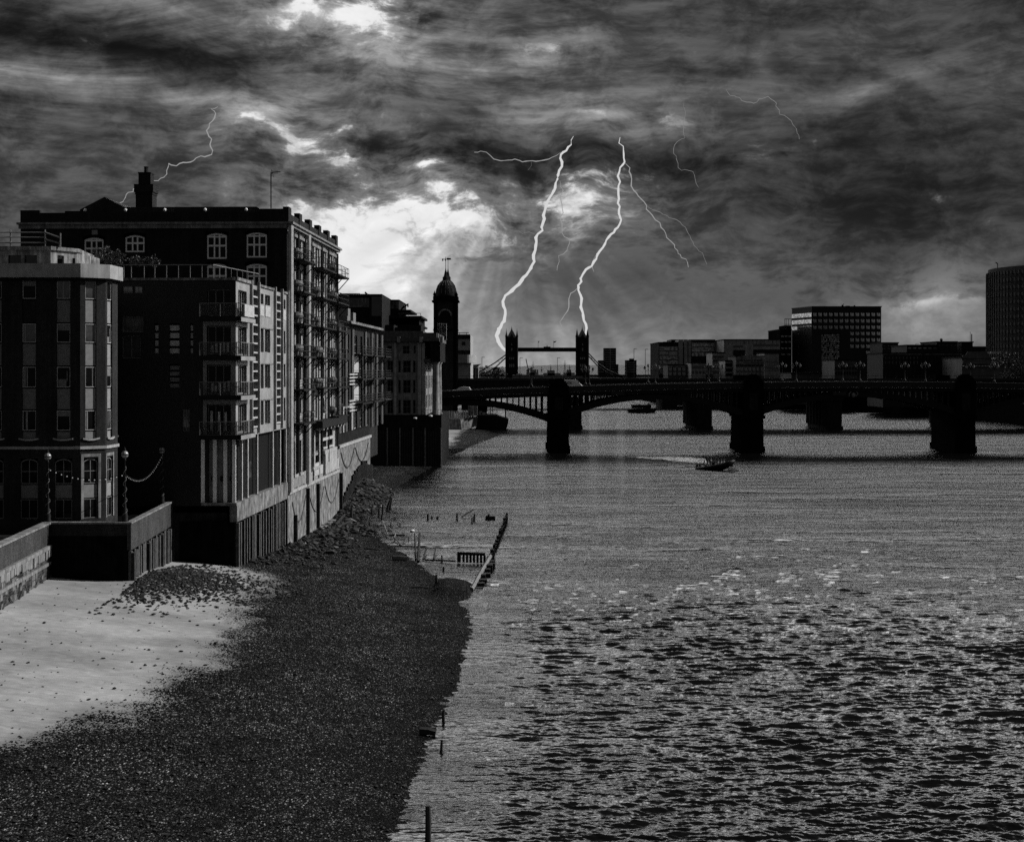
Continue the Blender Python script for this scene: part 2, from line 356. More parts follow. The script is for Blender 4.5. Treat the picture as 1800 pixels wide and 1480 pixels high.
# ---------------------------------------------------------------- the river
def make_water():
    Y0, Y1, rows, cols = 36.0, 1000.0, 1650, 760
    inv = np.linspace(1/Y0, 1/430.0, rows); Ys = np.concatenate([1/inv, np.geomspace(450, 14000, 34)])
    u = np.linspace(-.28, .43, cols)
    YY, UU = np.meshgrid(Ys, u, indexing='ij'); XX = UU*YY
    dY = np.gradient(Ys)[:, None]*np.ones_like(XX)
    H = np.zeros_like(XX)
    # slow gusts, so chop comes and goes in patches
    G = np.zeros_like(XX)
    for _ in range(14):
        a = rng.uniform(0, 2*math.pi); lam = rng.uniform(9, 60); G += np.sin((XX*math.cos(a)*.7+YY*math.sin(a)*.55)*2*math.pi/lam+rng.uniform(0, 7))
    G = np.clip(1.0+G*.06, .7, 1.35)
    for i in range(84):
        lam = float(np.exp(rng.uniform(math.log(.30), math.log(1.9)))); a = math.pi/2+rng.normal(0, .45)+.15
        k = 2*math.pi/lam; amp = .0135*lam**.75*rng.uniform(.5, 1.3)*(1.0 if lam < 2.2 else .5)
        fade = np.clip((lam/(np.maximum(dY, .02)*2.7)-1.0), 0, 1)
        ph = k*(XX*math.cos(a)+YY*math.sin(a))+rng.uniform(0, 7)
        wob = .9*np.sin(XX*rng.uniform(.1, .5)+YY*rng.uniform(-.3, .3)+rng.uniform(0, 7))
        s = np.sin(ph+wob)
        H += amp*fade*(1.35*(1-np.abs(s))**1.0-.6 if i % 3 == 0 else s)
    H *= G*.60
    # calmer in the lee of the foreshore
    sh = np.clip((XX-xw(YY))/5.0, .35, 1.0); H *= np.where(YY < 240, sh, 1.0)
    vs = np.stack([XX, YY, H], -1).reshape(-1, 3)
    r_, c_ = YY.shape; idx = np.arange(r_*c_).reshape(r_, c_)
    q = np.stack([idx[:-1, :-1], idx[:-1, 1:], idx[1:, 1:], idx[1:, :-1]], -1).reshape(-1, 4)
    me = bpy.data.meshes.new('water'); me.vertices.add(len(vs)); me.vertices.foreach_set('co', vs.ravel())
    me.loops.add(q.size); me.loops.foreach_set('vertex_index', q.ravel()); me.polygons.add(len(q))
    me.polygons.foreach_set('loop_start', np.arange(0, q.size, 4)); me.polygons.foreach_set('loop_total', np.full(len(q), 4))
    me.polygons.foreach_set('use_smooth', np.ones(len(q), bool)); me.update(calc_edges=True)
    m = MT('river_water'); c = m.coord((1, 1, 1))
    f1 = m.noise(m.coord((.7, 1.5, 1)), 3.4, 3, .5); f2 = m.noise(m.coord((.30, .75, 1)), .8, 3, .5); f3 = m.noise(m.coord((.02, .06, 1)), 1.0, 4, .6); f4 = m.noise(m.coord((.05, .16, 1)), 1.0, 4, .6)
    m.base(m.ramp(f3, .3, .7, .002, .005)); m.b.inputs['IOR'].default_value = 1.33
    m.set(.07, .5)
    sy = m.n('ShaderNodeSeparateXYZ'); m.l(m.tc.outputs['Object'], sy.inputs[0])
    m.bump(m.math('MULTIPLY', m.math('MULTIPLY', m.math('MULTIPLY_ADD', f1, .34, f2), m.ramp(sy.outputs[1], 75, 190, 1.0, 2.5)), m.math('MULTIPLY', m.ramp(f4, .32, .68, .15, 2.0), m.ramp(f3, .35, .65, .6, 1.4))), .28, .55)
    me.materials.append(m.m)
    tag(inst('water', me), kind='structure')
# waterline of the foreshore (x of the water's edge against distance)
_wy = np.array([40, 55, 62, 70, 77.5, 88, 100, 109, 114, 120, 127, 136, 148, 160, 178, 200, 225, 262, 288, 343, 403, 445, 470])
_wx = np.array([-4.9, -4.4, -4.3, -3.9, -3.4, -2.9, -2.8, -3.2, -4.6, -6.0, -6.6, -8.8, -11.9, -15.0, -19.4, -18.4, -17.2, -14.8, -13.7, -9.2, -3.1, -8.0, -30])
def xw(Y): return np.interp(Y, _wy, _wx)
def vnoise(x, y, sc, seed, octv=5, gain=.55):
    r = np.random.default_rng(seed); out = np.zeros(np.broadcast(x, y).shape); amp = 1.0; tot = 0
    for o in range(octv):
        T = r.random((257, 257)); fx = x*sc*2**o+r.uniform(0, 200); fy = y*sc*2**o+r.uniform(0, 200)
        ix = np.floor(fx).astype(int); iy = np.floor(fy).astype(int); tx = fx-ix; ty = fy-iy
        tx = tx*tx*(3-2*tx); ty = ty*ty*(3-2*ty); ix %= 256; iy %= 256
        out += amp*((T[ix, iy]*(1-tx)+T[ix+1, iy]*tx)*(1-ty)+(T[ix, iy+1]*(1-tx)+T[ix+1, iy+1]*tx)*ty); tot += amp; amp *= gain
    return out/tot
def shore_h(x, Y):
    x = x+.4*(vnoise(x, Y, .9, 41, 4)-.5)+.12*np.sin(Y*.55)*np.sin(Y*.21)
    s = np.interp(Y, [50, 110, 121, 146, 178, 205, 470], [.103, .100, .092, .055, .05, .02, .02])
    d = xw(Y)-x
    h = np.where(d > 0, s*d, .16*d)
    h = h+.22*(vnoise(x, Y, .16, 5, 4)-.5)*np.clip(d/3, 0, 1)
    # rubble bank against the wall beyond the warehouse
    h = h+4.3*np.exp(-((Y-198)/17.0)**2)*np.clip((-16.4-x)/4.6, 0, 1)**1.3
    h = h+.75*np.exp(-((x+4.6)/1.5)**4-((Y-119)/5.0)**4)
    h = h+.55*np.exp(-((Y-107)/7.0)**2-((x+24.8)/3.6)**2)
    return np.minimum(h, 5.2)
def shingle_mask(x, Y):
    # boundary of the sand, taken where sand gives way to stones
    bx = np.interp(Y, [50, 58, 62, 66, 72, 80, 88, 96, 104, 112, 118, 124, 128, 296, 315], [-60, -24.5, -20.8, -18.9, -17.4, -16.6, -16.6, -17.2, -17.8, -18.4, -19.6, -23.5, -60, -60, -14])
    n = (vnoise(x, Y, .35, 11, 5)-.5)*5.0
    t = (x-bx+n)/5.0+.5
    t = t-2.0*np.exp(-((x+4.2)/1.5)**2-((Y-119)/5.0)**2)
    return np.clip(t, 0, 1)
def make_shore():
    inv = np.linspace(1/36.0, 1/480.0, 860); Ys = 1/inv; xs = np.concatenate([np.linspace(-42, -33, 18)[:-1], np.linspace(-33, 1.5, 420)])
    YY, XX = np.meshgrid(Ys, xs, indexing='ij'); XX = XX+0*YY
    H = shore_h(XX, YY); mk = shingle_mask(XX, YY)
    H = H+mk*.07*(vnoise(XX, YY, 2.6, 21, 3)-.5)+.03*(vnoise(XX, YY, 1.1, 23, 3)-.5)
    vs = np.stack([XX, YY, H], -1).reshape(-1, 3); r_, c_ = YY.shape; idx = np.arange(r_*c_).reshape(r_, c_)
    q = np.stack([idx[:-1, :-1], idx[:-1, 1:], idx[1:, 1:], idx[1:, :-1]], -1).reshape(-1, 4)
    me = bpy.data.meshes.new('foreshore'); me.vertices.add(len(vs)); me.vertices.foreach_set('co', vs.ravel())
    me.loops.add(q.size); me.loops.foreach_set('vertex_index', q.ravel()); me.polygons.add(len(q))
    me.polygons.foreach_set('loop_start', np.arange(0, q.size, 4)); me.polygons.foreach_set('loop_total', np.full(len(q), 4))
    me.polygons.foreach_set('use_smooth', np.ones(len(q), bool)); me.update(calc_edges=True)
    at = me.attributes.new('stones', 'FLOAT', 'POINT'); at.data.foreach_set('value', mk.ravel())
    wet = np.clip(1-(xw(YY)-XX)/4.5+.6*(vnoise(XX, YY, .4, 31, 4)-.5), 0, 1)
    at = me.attributes.new('wet', 'FLOAT', 'POINT'); at.data.foreach_set('value', wet.ravel())
    m = MT('foreshore_sand_and_shingle')
    a = m.n('ShaderNodeAttribute', attribute_name='stones'); w = m.n('ShaderNodeAttribute', attribute_name='wet')
    c = m.coord((1, 1, .5)); c2 = m.coord((1, .62, .5))
    vo = m.n('ShaderNodeTexVoronoi'); m.l(c2, vo.inputs['Vector']); vo.inputs['Scale'].default_value = 13.0
    vb = m.n('ShaderNodeRGBToBW'); m.l(vo.outputs['Color'], vb.inputs[0])
    vo2 = m.n('ShaderNodeTexVoronoi'); m.l(c2, vo2.inputs['Vector']); vo2.inputs['Scale'].default_value = 19.0
    vb2 = m.n('ShaderNodeRGBToBW'); m.l(vo2.outputs['Color'], vb2.inputs[0])
    big = m.noise(c, .22, 5, .6); med = m.noise(c, 1.6, 5, .65); ripple = m.noise(m.coord((.5, 1.6, 1)), 2.5, 5, .6)
    st = m.math('MULTIPLY_ADD', m.math('POWER', vb.outputs[0], 7.0), .50, m.math('MULTIPLY', m.math('POWER', vb2.outputs[0], 3), .02))
    st = m.math('MULTIPLY', st, m.ramp(vo.outputs['Distance'], .2, .75, 1.2, .1))
    st = m.math('MULTIPLY', st, m.math('MULTIPLY', m.ramp(big, .3, .7, .35, 1.7), m.ramp(med, .3, .7, .45, 1.7)))
    st = m.math('ADD', m.math('MULTIPLY', st, m.ramp(w.outputs['Fac'], 0, 1, .85, .28)), .0015)
    damp = m.noise(m.coord((.09, .22, 1)), 1.0, 5, .62); drift = m.noise(m.coord((2.2, 7.0, 1)), 1.0, 6, .7)
    sa = m.math('MULTIPLY', m.ramp(big, .3, .7, .28, .38), m.math('MULTIPLY', m.ramp(ripple, .3, .7, .82, 1.12), m.ramp(med, .3, .7, .88, 1.1)))
    sa = m.math('MULTIPLY', sa, m.math('MULTIPLY', m.ramp(damp, .38, .62, .72, 1.08), m.math('MULTIPLY', m.ramp(a.outputs['Fac'], 0, .5, 1.0, .62), m.ramp(drift, .62, .72, 1.0, .55))))
    # the border is made of stones lying more and more thickly
    thr = m.math('MULTIPLY_ADD', vb.outputs[0], .55, m.math('MULTIPLY', vb2.outputs[0], .45))
    sel = m.math('GREATER_THAN', a.outputs['Fac'], m.math('MULTIPLY_ADD', thr, .9, .05))
    mx = m.n('ShaderNodeMix', data_type='FLOAT'); m.l(sel, mx.inputs[0]); m.l(sa, mx.inputs[2]); m.l(st, mx.inputs[3])
    m.base(mx.outputs[0]); m.set(.85, .04)
    hb = m.math('MULTIPLY', m.math('SUBTRACT', 1.0, vo.outputs['Distance']), m.math('MULTIPLY_ADD', sel, .95, .05))
    m.bump(m.math('ADD', hb, m.math('MULTIPLY', ripple, .25)), .9, .07)
    me.materials.append(m.m); tag(inst('foreshore', me), kind='structure')
def make_stones():
    pts = []
    n = 0
    while n < 10500:
        x = random.uniform(-31, -2.5); Y = 1/random.uniform(1/170.0, 1/46.0)
        if x > float(xw(Y))-.2: continue
        mk = float(shingle_mask(np.array(x), np.array(Y)))
        p = .09+.91*mk if x < -12 else .5
        heap = math.exp(-((Y-107)/6.0)**2-((x+23.6)/2.6)**2)
        if random.random() > max(p*.55, heap*1.6): continue
        s = random.uniform(.025, .065)*(1+heap*1.3)*random.choice((1, 1, 1, 1.7)); pts.append((x, Y, s)); n += 1
    for _ in range(3200):
        Y = random.gauss(107, 4.6); x = -26.2+abs(random.gauss(0, 3.6))*(1 if Y > 100 else .8)
        pts.append((x, Y, random.uniform(.05, .15)))
    for _ in range(1500):
        Y = random.uniform(178, 214); x = -26.32+.0324*Y+random.uniform(.1, 5.0); pts.append((x, Y, random.uniform(.10, .42)))
    for _ in range(150):
        Y = random.gauss(158, 9); x = -26.32+.0324*Y+abs(random.gauss(0, 2.6))+.6; pts.append((x, Y, random.uniform(.2, .5)))
    for _ in range(700):
        Y = random.uniform(124, 184); x = -26.32+.0324*Y+abs(random.gauss(0, 3.2))+.2; pts.append((x, Y, random.uniform(.07, .3)))
    base = [(1,0,0),(-1,0,0),(0,1,0),(0,-1,0),(0,0,1),(0,0,-1),(.62,.62,.45),(-.62,.62,.45),(.62,-.62,.45),(-.62,-.62,.45)]
    hull = bmesh.new()
    for q in base: hull.verts.new(q)
    bmesh.ops.convex_hull(hull, input=hull.verts); hull.verts.ensure_lookup_table(); hull.verts.index_update()
    bv = np.array([tuple(q.co) for q in hull.verts]); bf = np.array([[q.index for q in f.verts] for f in hull.faces]); hull.free()
    pa = np.array(pts); N = len(pa); hz = shore_h(pa[:, 0], pa[:, 1])
    jit = rng.uniform(.65, 1.3, (N, len(bv), 1))*bv[None]; ang_ = rng.uniform(0, 6.28, N); ca, sa = np.cos(ang_), np.sin(ang_)
    sx = rng.uniform(.8, 1.6, N); szz = rng.uniform(.45, .9, N)
    vx = jit[..., 0]*sx[:, None]; vy = jit[..., 1]; vz = jit[..., 2]*szz[:, None]
    s = pa[:, 2:3]; V_ = np.stack([pa[:, 0:1]+s*(vx*ca[:, None]-vy*sa[:, None]), pa[:, 1:2]+s*(vx*sa[:, None]+vy*ca[:, None]), hz[:, None]+s*(vz+.25)], -1)
    fs = (bf[None]+(np.arange(N)*len(bv))[:, None, None]).reshape(-1, 3)
    me = bpy.data.meshes.new('stones'); me.from_pydata(V_.reshape(-1, 3).tolist(), [], fs.tolist())
    me.update(); col = np.repeat(np.where(rng.random(N) < .02, .15, (.004+.03*rng.random(N)**2)), len(bv)).astype(float)
    at = me.attributes.new('tone', 'FLOAT', 'POINT'); at.data.foreach_set('value', col)
    m = MT('loose_stone'); a = m.n('ShaderNodeAttribute', attribute_name='tone'); m.base(m.math('MULTIPLY', a.outputs['Fac'], m.ramp(m.noise(m.coord(), 9, 3), .3, .7, .6, 1.4))); m.set(.7, .25)
    me.materials.append(m.m); tag(inst('stones', me), kind='stuff', label='loose stones and rubble strewn over the foreshore')
make_shore(); make_water(); make_stones()
# bed and the land on both banks
tag(MB().box(-6000, 9000, -300, 9000, -3.4, -3.0).build('ground', K['conc_dark']), kind='structure')
# ---------------------------------------------------------------- north bank (left): quay line and its frame
KQ = .0324; TH = math.atan(KQ); QX = -26.32
def L2W(x, s, z): return Vector((QX+x*math.cos(TH)+s*math.sin(TH), s*math.cos(TH)-x*math.sin(TH), z))
def sq(px, off=0.0): return -(QX+off)/((CX-px)/F+KQ)      # distance along the quay of a point seen at px on the river front
def zq(py, s): return CZ-(py-HY)*s/F
SPLIT = {'column', 'steel_post', 'fender_post', 'console', 'upright', 'fin', 'pilaster', 'drain_pipe', 'rain_pipe', 'bracket', 'flood_lamp', 'fender_pile', 'corner_buttress', 'eaves_bracket', 'stair_tower', 'shade_blind', 'timber_stub', 'flue', 'turret', 'stone_block', 'curtain', 'mooring_chain', 'beam', 'spandrel_post', 'arch_rib'}
class Root:
    def __init__(self, name, label, cat, s0, z0, x0=0.0, group=None, world=None, rz=None):
        if world: self.o = thing(name, label, cat, world, rz or 0.0, group); self.off = Vector((-world[0], -world[1], -world[2]))
        else: self.o = thing(name, label, cat, L2W(x0, s0, z0), -TH, group); self.off = Vector((-x0, -s0, -z0))
    def part(self, name, mb, mat, smooth=False, parent=None):
        if name in SPLIT:
            for q in islands(mb): o = q.build(name, mat, parent or self.o, smooth, loc=None if parent else self.off)
            return o
        return mb.build(name, mat, parent or self.o, smooth, loc=None if parent else self.off)
    def put(self, name, me, x, y, z, rz=0.0):
        return inst(name, me, self.o, self.off+Vector((x, y, z)), rz)
_cache = {}
def cached(key, fn):
    if key not in _cache: _cache[key] = fn()
    return _cache[key]
def frame_mesh(w, h, nv=1, nh=0, t=.06, d=.08, arch=0.0, mat='white', name='window'):
    def mk():
        m = MB(); hw = w/2
        m.box(-hw, -hw+t, 0, d, 0, h-arch).box(hw-t, hw, 0, d, 0, h-arch).box(-hw+t, hw-t, 0, d, 0, t)
        if arch:
            k = 8
            for i in range(k):
                a0 = -hw+2*hw*i/k; a1 = -hw+2*hw*(i+1)/k
                z0 = h-arch*(a0/hw)**2; z1 = h-arch*(a1/hw)**2
                m.slab_xz([(a0, z0-t*1.3), (a1, z1-t*1.3), (a1, z1), (a0, z0)], 0, d)
        else: m.box(-hw+t, hw-t, 0, d, h-t, h)
        for i in range(1, nv+1):
            x = -hw+w*i/(nv+1); m.box(x-t*.45, x+t*.45, .008, d-.008, t, h-t-arch*.3)
        for i in range(1, nh+1):
            z = h*i/(nh+1); m.box(-hw+t, hw-t, .012, d-.012, z-t*.45, z+t*.45)
        return m.mesh(name, K[mat])
    return cached(('f', round(w, 2), round(h, 2), nv, nh, t, arch, mat), mk)
def pane_mesh(w, h, mat='glass', arch=0.0):
    def mk():
        hw = w/2-.03; m = MB(); pts = [(-hw, .03), (hw, .03), (hw, h-.03-arch)]
        if arch: pts += [(hw*c, h-.03-arch*c*c) for c in (.6, .2, -.2, -.6)]
        pts.append((-hw, h-.03-arch)); m.slab_xz(pts, .045, .06); return m.mesh('pane', K[mat])
    return cached(('p', round(w, 2), round(h, 2), mat, arch), mk)
def window(rt, x, y, z, w, h, face='W', rz=None, inset=.10, pane='glass', **k):
    a = {'W': 0.0, 'R': R(90)}.get(face) if rz is None else rz
    dx_, dy_ = -math.sin(a)*inset, math.cos(a)*inset
    o = rt.put('window', frame_mesh(w, h, **k), x+dx_, y+dy_, z, a)
    inst('pane', pane_mesh(w, h, pane, k.get('arch', 0.0)), o); return o
# pavement behind the walls
tag(MB().prism([(-260, 40), (-31.2, 40), (-33.2, 104.6), (-28.4, 121), (-23.2, 121.4), (-21.2, 178), (-20.2, 206.5), (-26.6, 207), (-26.6, 270), (-26.6, 300), (-33, 330),
    (-45, 420), (-60, 1000), (-60, 2600), (-2600, 2600)], -2.9, 5.85).build('pavement', K['conc_dark']), kind='structure')

# ---- near river wall (foreground left)
def near_wall():
    rt = Root('river_wall', 'stained brick river wall with pale coping above the sand, nearest of the walls', 'wall', 0, 0, world=(-31.0, 90, 1.0))
    A, B_ = Vector((-28.6, 62.0, 0)), Vector((-32.25, 104.0, 0)); d = (B_-A).normalized(); n = Vector((d.y, -d.x, 0))  # n towards the river
    def run(m, out, th, z0, z1, a=0.0, b=None):
        L = (B_-A).length if b is None else b
        p = [A+d*a+n*out, A+d*L+n*out, A+d*L-n*th, A+d*a-n*th]; m.prism([(q.x, q.y) for q in p], z0, z1)
    m = MB(); run(m, 0, .6, -1, 5.02); rt.part('wall_face', m, K['brick_river'])
    m = MB(); run(m, -.05, .35, 5.28, 6.72); rt.part('parapet', m, K['brick_pale'])
    m = MB(); run(m, .10, .5, 6.722, 6.86); rt.part('coping', m, K['stone'])
    m = MB(); run(m, .16, .55, 5.022, 5.278); run(m, .10, .02, 3.9, 4.12); rt.part('string_course', m, K['stone'])
    m = MB(); a = 1.0
    while a < 41.5:
        L_ = random.uniform(.5, 1.3); run(m, random.uniform(.02, .16), .3, 4.45+random.uniform(-.12, .12), 5.0, a, a+L_-.04); a += L_
    rt.part('stone_course', m, K['stone'])
    m = MB()
    for _ in range(120):
        a = random.uniform(1, 40); z = random.uniform(1.6, 4.1); run(m, random.uniform(.01, .05), .1, z, z+random.uniform(.15, .5), a, a+random.uniform(.3, .9))
    rt.part('patched_brickwork', m, weathered('limewashed_brick', .12, .8, 2.0))
    m = MB(); pts = []
    for i in range(4):
        a = 26+i*4.2
        m.tube([A+d*(a+4.2*t)+n*.09+Vector((0, 0, 3.6-3.4*t*(1-t)*1.0)) for t in [k/8 for k in range(9)]], .035, 5)
    rt.part('mooring_chain', m, K['rust'])
near_wall()

# ---- terrace
def terrace():
    rt = Root('terrace', 'brick terrace block with a plank-lined side wall standing on the foreshore', 'terrace', 0, 0, world=(-27, 104, 1.0))
    Wp, E0, E1, Wb = (-32.5, 104.0), (-26.6, 104.0), (-27.55, 121.0), (-32.5, 121.0)
    m = MB().prism([(Wp[0], 104.0), (E0[0]-.25, 104.0), (E1[0]-.25, 120.98), (Wb[0], 120.98)], -1, 5.9); rt.part('core', m, K['stone_dark'])
    m = MB().box(-32.5, -26.85, 103.99, 104.35, 5.902, 6.74); rt.part('parapet', m, K['brick_dark_shade'])
    def edge(x): return E0[0]+(E1[0]-E0[0])*(x-104)/17
    m = MB().prism([(E0[0]-.25, 103.97), (E0[0]+.02, 103.97), (E1[0]+.02, 120.97), (E1[0]-.25, 120.97)], 4.9, 6.74)
    rt.part('parapet', m, K['brick_pale'])
    m = MB().prism([(E0[0]-.33, 103.9), (E0[0]+.09, 103.9), (E1[0]+.09, 120.96), (E1[0]-.33, 120.96)], 6.742, 6.86); m.box(-32.6, E0[0]-.34, 103.9, 104.4, 6.742, 6.86)
    rt.part('coping', m, K['stone'])
    pl = MB(); y = 104.1
    while y < 120.7:
        w = random.uniform(.24, .36); x = edge(y)+.02+random.uniform(-.03, .10)
        pl.box(x-.22, x, y, y+w, -.5, 4.9+random.uniform(-.25, .0)); y += w+random.uniform(.10, .30)
    rt.part('plank_facing', pl, K['wood_mid'])
    m = MB()
    for y in (104.25, 110.0, 115.5, 120.4):
        x = edge(y)+.12; m.box(x-.05, x+.12, y-.16, y+.16, -.5, 4.7)
    rt.part('fender_post', m, K['wood'])
terrace()

# ---- round-cornered brick office block
def round_office():
    rt = Root('office_building', 'dark brick office block with a rounded corner and pale parapet band', 'building', 0, 0, world=(-33, 106, 5.9))
    Yf = 105.7
    pl = [(-52, 105.5), (-30.68, 105.9), (-29.20, 107.1), (-29.08, 109.9), (-30.9, 114.5), (-32.6, 118.4), (-35, 120.4), (-52, 120.4)]
    def zz(py): return CZ-(py-HY)*Yf/F
    cols = {0: [((X(px, Yf)+52)/1.0, .97) for px in (-70, -10, 50, 110)], 1: [(.80, .82)], 2: [(.95, 1.15)], 3: [(1.2, 1.1), (3.3, 1.1)]}
    zt, zb = zz(489), 5.86
    wl = MB(); sp = []; brick = []
    wins = [(492, 525), (569, 602), (645, 681), (722, 757)]; spans = [(527.5, 566.5), (604.5, 642.5), (683.5, 719.5), (759.5, 773)]
    for i in range(7):
        a, b = pl[i], pl[i+1]; L = math.hypot(b[0]-a[0], b[1]-a[1]); u = ((b[0]-a[0])/L, (b[1]-a[1])/L); hs = []
        rz = math.atan2(u[1], u[0])
        for c, w in cols.get(i, []):
            hs.append((c-w/2, c+w/2, zz(774), zz(491)))
            hs.append((c-w/2-.14, c+w/2+.14, zz(913), zz(806)))
        wl.wall(a, u, L, zb, zt, hs, .22)
        for j, (c, w) in enumerate(cols.get(i, [])):
            cx, cy = a[0]+u[0]*c, a[1]+u[1]*c
            for q, (t, bt) in enumerate(wins):
                pane = 'glass_pale' if (i, j, q) in ((0, 2, 1), (1, 0, 0), (0, 3, 0), (1, 0, 1), (2, 0, 3)) else 'glass_deep'
                o = window(rt, cx, cy, zz(bt), w-.02, zz(t)-zz(bt), rz=rz, inset=.09, pane=pane, nv=0, nh=0, mat='offwhite', t=.05)
                hh = zz(t)-zz(bt); kind = random.choice((0, 0, 1, 2, 2, 3)); q_ = MB()
                if kind == 1: q_.box(-w/2+.08, w/2-.08, .03, .04, hh*random.uniform(.4, .75), hh-.07)
                if kind == 2:
                    for k_ in range(random.randint(1, 3)): a_ = random.uniform(-w/2+.1, w/2-.25); q_.box(a_, a_+random.uniform(.06, .16), .03, .04, .07, hh-.07)
                if kind == 3: q_.box(-w/2+.1, w/2-.3, .03, .04, .07, hh*random.uniform(.2, .4)); q_.box(w/2-.28, w/2-.22, .03, .04, hh*.3, hh*.8)
                if q_.v: q_.build('curtain', K['midgrey'] if kind != 2 else K['grey'], o)
            for q, (t, bt) in enumerate(spans):
                if i == 0 and j == 2 and q == 0: mt = K['brick_office']
                else: mt = K['midgrey'] if i == 0 else K['grey']  # light put into the colour: sunlit facets paler, shaded front darker
                me = cached(('span', i, round(w, 2), q, mt.name), lambda: MB().box(-w/2+.015, w/2-.015, 0, .06, 0, zz(t)-zz(bt)).mesh('spandrel_panel', mt))
                rt.put('spandrel_panel', me, cx-u[1]*.12, cy+u[0]*.12, zz(bt), rz)
            sill = cached(('sill', round(w, 2)), lambda: MB().slab_xz([(-w/2-.22, .16), (-w/2-.22, .05), (-w/4, -.04), (w/4, -.04), (w/2+.22, .05), (w/2+.22, .16), (w/4, .07), (-w/4, .07)], -.13, .05).mesh('window_sill', K['conc_pale']))
            rt.put('window_sill', sill, cx, cy, zz(774), rz)
            W2 = w+.26
            window(rt, cx, cy, zz(851), W2-.02, zz(807)-zz(851), rz=rz, inset=.09, arch=.22, pane='glass_deep', nv=1, nh=1, mat='midgrey', t=.06)
            me = cached(('span2', round(w, 2)), lambda: MB().box(-W2/2+.015, W2/2-.015, 0, .06, 0, zz(853)-zz(876)).mesh('spandrel_panel', K['midgrey' if i == 0 else 'grey']))
            rt.put('spandrel_panel', me, cx-u[1]*.12, cy+u[0]*.12, zz(876), rz)
            window(rt, cx, cy, zz(912), W2-.02, zz(878)-zz(912), rz=rz, inset=.09, nv=1, nh=0, mat='midgrey', t=.05, pane='glass_deep')
            if i in (1, 2):     # stone surround of the river-side openings
                sr = cached(('sur', round(w, 2)), lambda: MB().box(-W2/2-.20, -W2/2-.01, -.035, .02, 0, 4.4).box(W2/2+.01, W2/2+.20, -.035, .02, 0, 4.4).box(-W2/2-.20, W2/2+.20, -.036, .02, 4.402, 4.62).mesh('stone_surround', K['stone']))
                rt.put('stone_surround', sr, cx, cy, zz(913), rz)
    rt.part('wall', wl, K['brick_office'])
    def ring(out, z0, z1, name, mat):
        m = MB(); cx, cy = -40, 113
        pts = []
        n = len(pl)
        for i in range(n):
            p0, p1, p2 = Vector(pl[i-1]), Vector(pl[i]), Vector(pl[(i+1) % n])
            n1 = Vector((p1.y-p0.y, -(p1.x-p0.x))).normalized(); n2 = Vector((p2.y-p1.y, -(p2.x-p1.x))).normalized()
            bis = (n1+n2).normalized(); q = p1+bis*(out/max(.4, bis.dot(n1))); pts.append((q.x, q.y))
        return rt.part(name, m.prism(pts, z0, z1), mat)
    ring(.12, zz(790), zz(785), 'string_course', K['conc_pale'])
    ring(.38, zz(488), zz(463.5), 'parapet_band', K['conc_pale'])
    ring(.16, zz(491), zz(488.6), 'soffit', K['conc_dark'])
    # penthouse, its openings and the rails on its roof
    z0, z1 = zz(463.4), zz(431); m = MB(); yb = 107.6
    def xp(px): return X(px, yb)
    a = [(-50, yb), (xp(89), yb), (xp(120), yb+2.2), (xp(120)-1, 116), (-50, 116)]
    hs = [(xp(p)-(-50), xp(q)-(-50), z0+.06, zz(445)) for p, q in ((14, 37), (43, 65))]
    m.wall(a[0], (1, 0), a[1][0]+50, z0, z1-.2, hs, .25)
    L = math.hypot(a[2][0]-a[1][0], 2.2); u = ((a[2][0]-a[1][0])/L, 2.2/L); m.wall(a[1], u, L, z0, z1-.2, [(.25*L, .5*L, z0+.06, zz(444)), (.82*L, .93*L, z0+.06, zz(447))], .2)
    m.wall(a[2], (0, 1), 6, z0, z1-.2); rt.part('penthouse', m, K['conc'])
    rt.part('penthouse_roof', MB().prism([(-50, yb-.2), (xp(89)+.1, yb-.2), (xp(124), yb+2.1), (xp(120)-.5, 116), (-50, 116)], z1-.2, z1+.06), K['conc'])
    for p, q in ((14, 37), (43, 65)):
        me = MB().box(0, xp(q)-xp(p), 0, .05, 0, zz(445)-z0-.06).mesh('pane', K['glass']); rt.put('pane', me, xp(p), yb+.2, z0+.06)
    m = MB()
    for px, up in ((-20, 36), (16, 33), (77, 32), (104, 26)):
        m.bar((xp(px), yb+.3, z1), (xp(px), yb+.3, z1+up*.0405), .05, 6)
    for h in (.35, .75, 1.1):
        m.bar((xp(-40), yb+.3, z1+h), (xp(77), yb+.3, z1+h), .04, 6)
    m.bar((xp(77), yb+.3, z1+1.1), (xp(103), yb+.35, z1+.72), .05, 6); m.bar((xp(77), yb+.3, z1+.6), (xp(104), yb+.35, z1+.3), .05, 6)
    m.bar((xp(77), yb+.3, z1+.05), (xp(103), yb+2.0, z1+.05), .04, 6); m.bar((xp(101), yb+.35, z1), (xp(104), yb+.35, z1+.8), .04, 6)
    rt.part('scaffold_rail', m, K['steel'])
    rt.part('roof_deck', MB().prism(pl, zt-.2, zt-.02), K['roof'])
round_office()

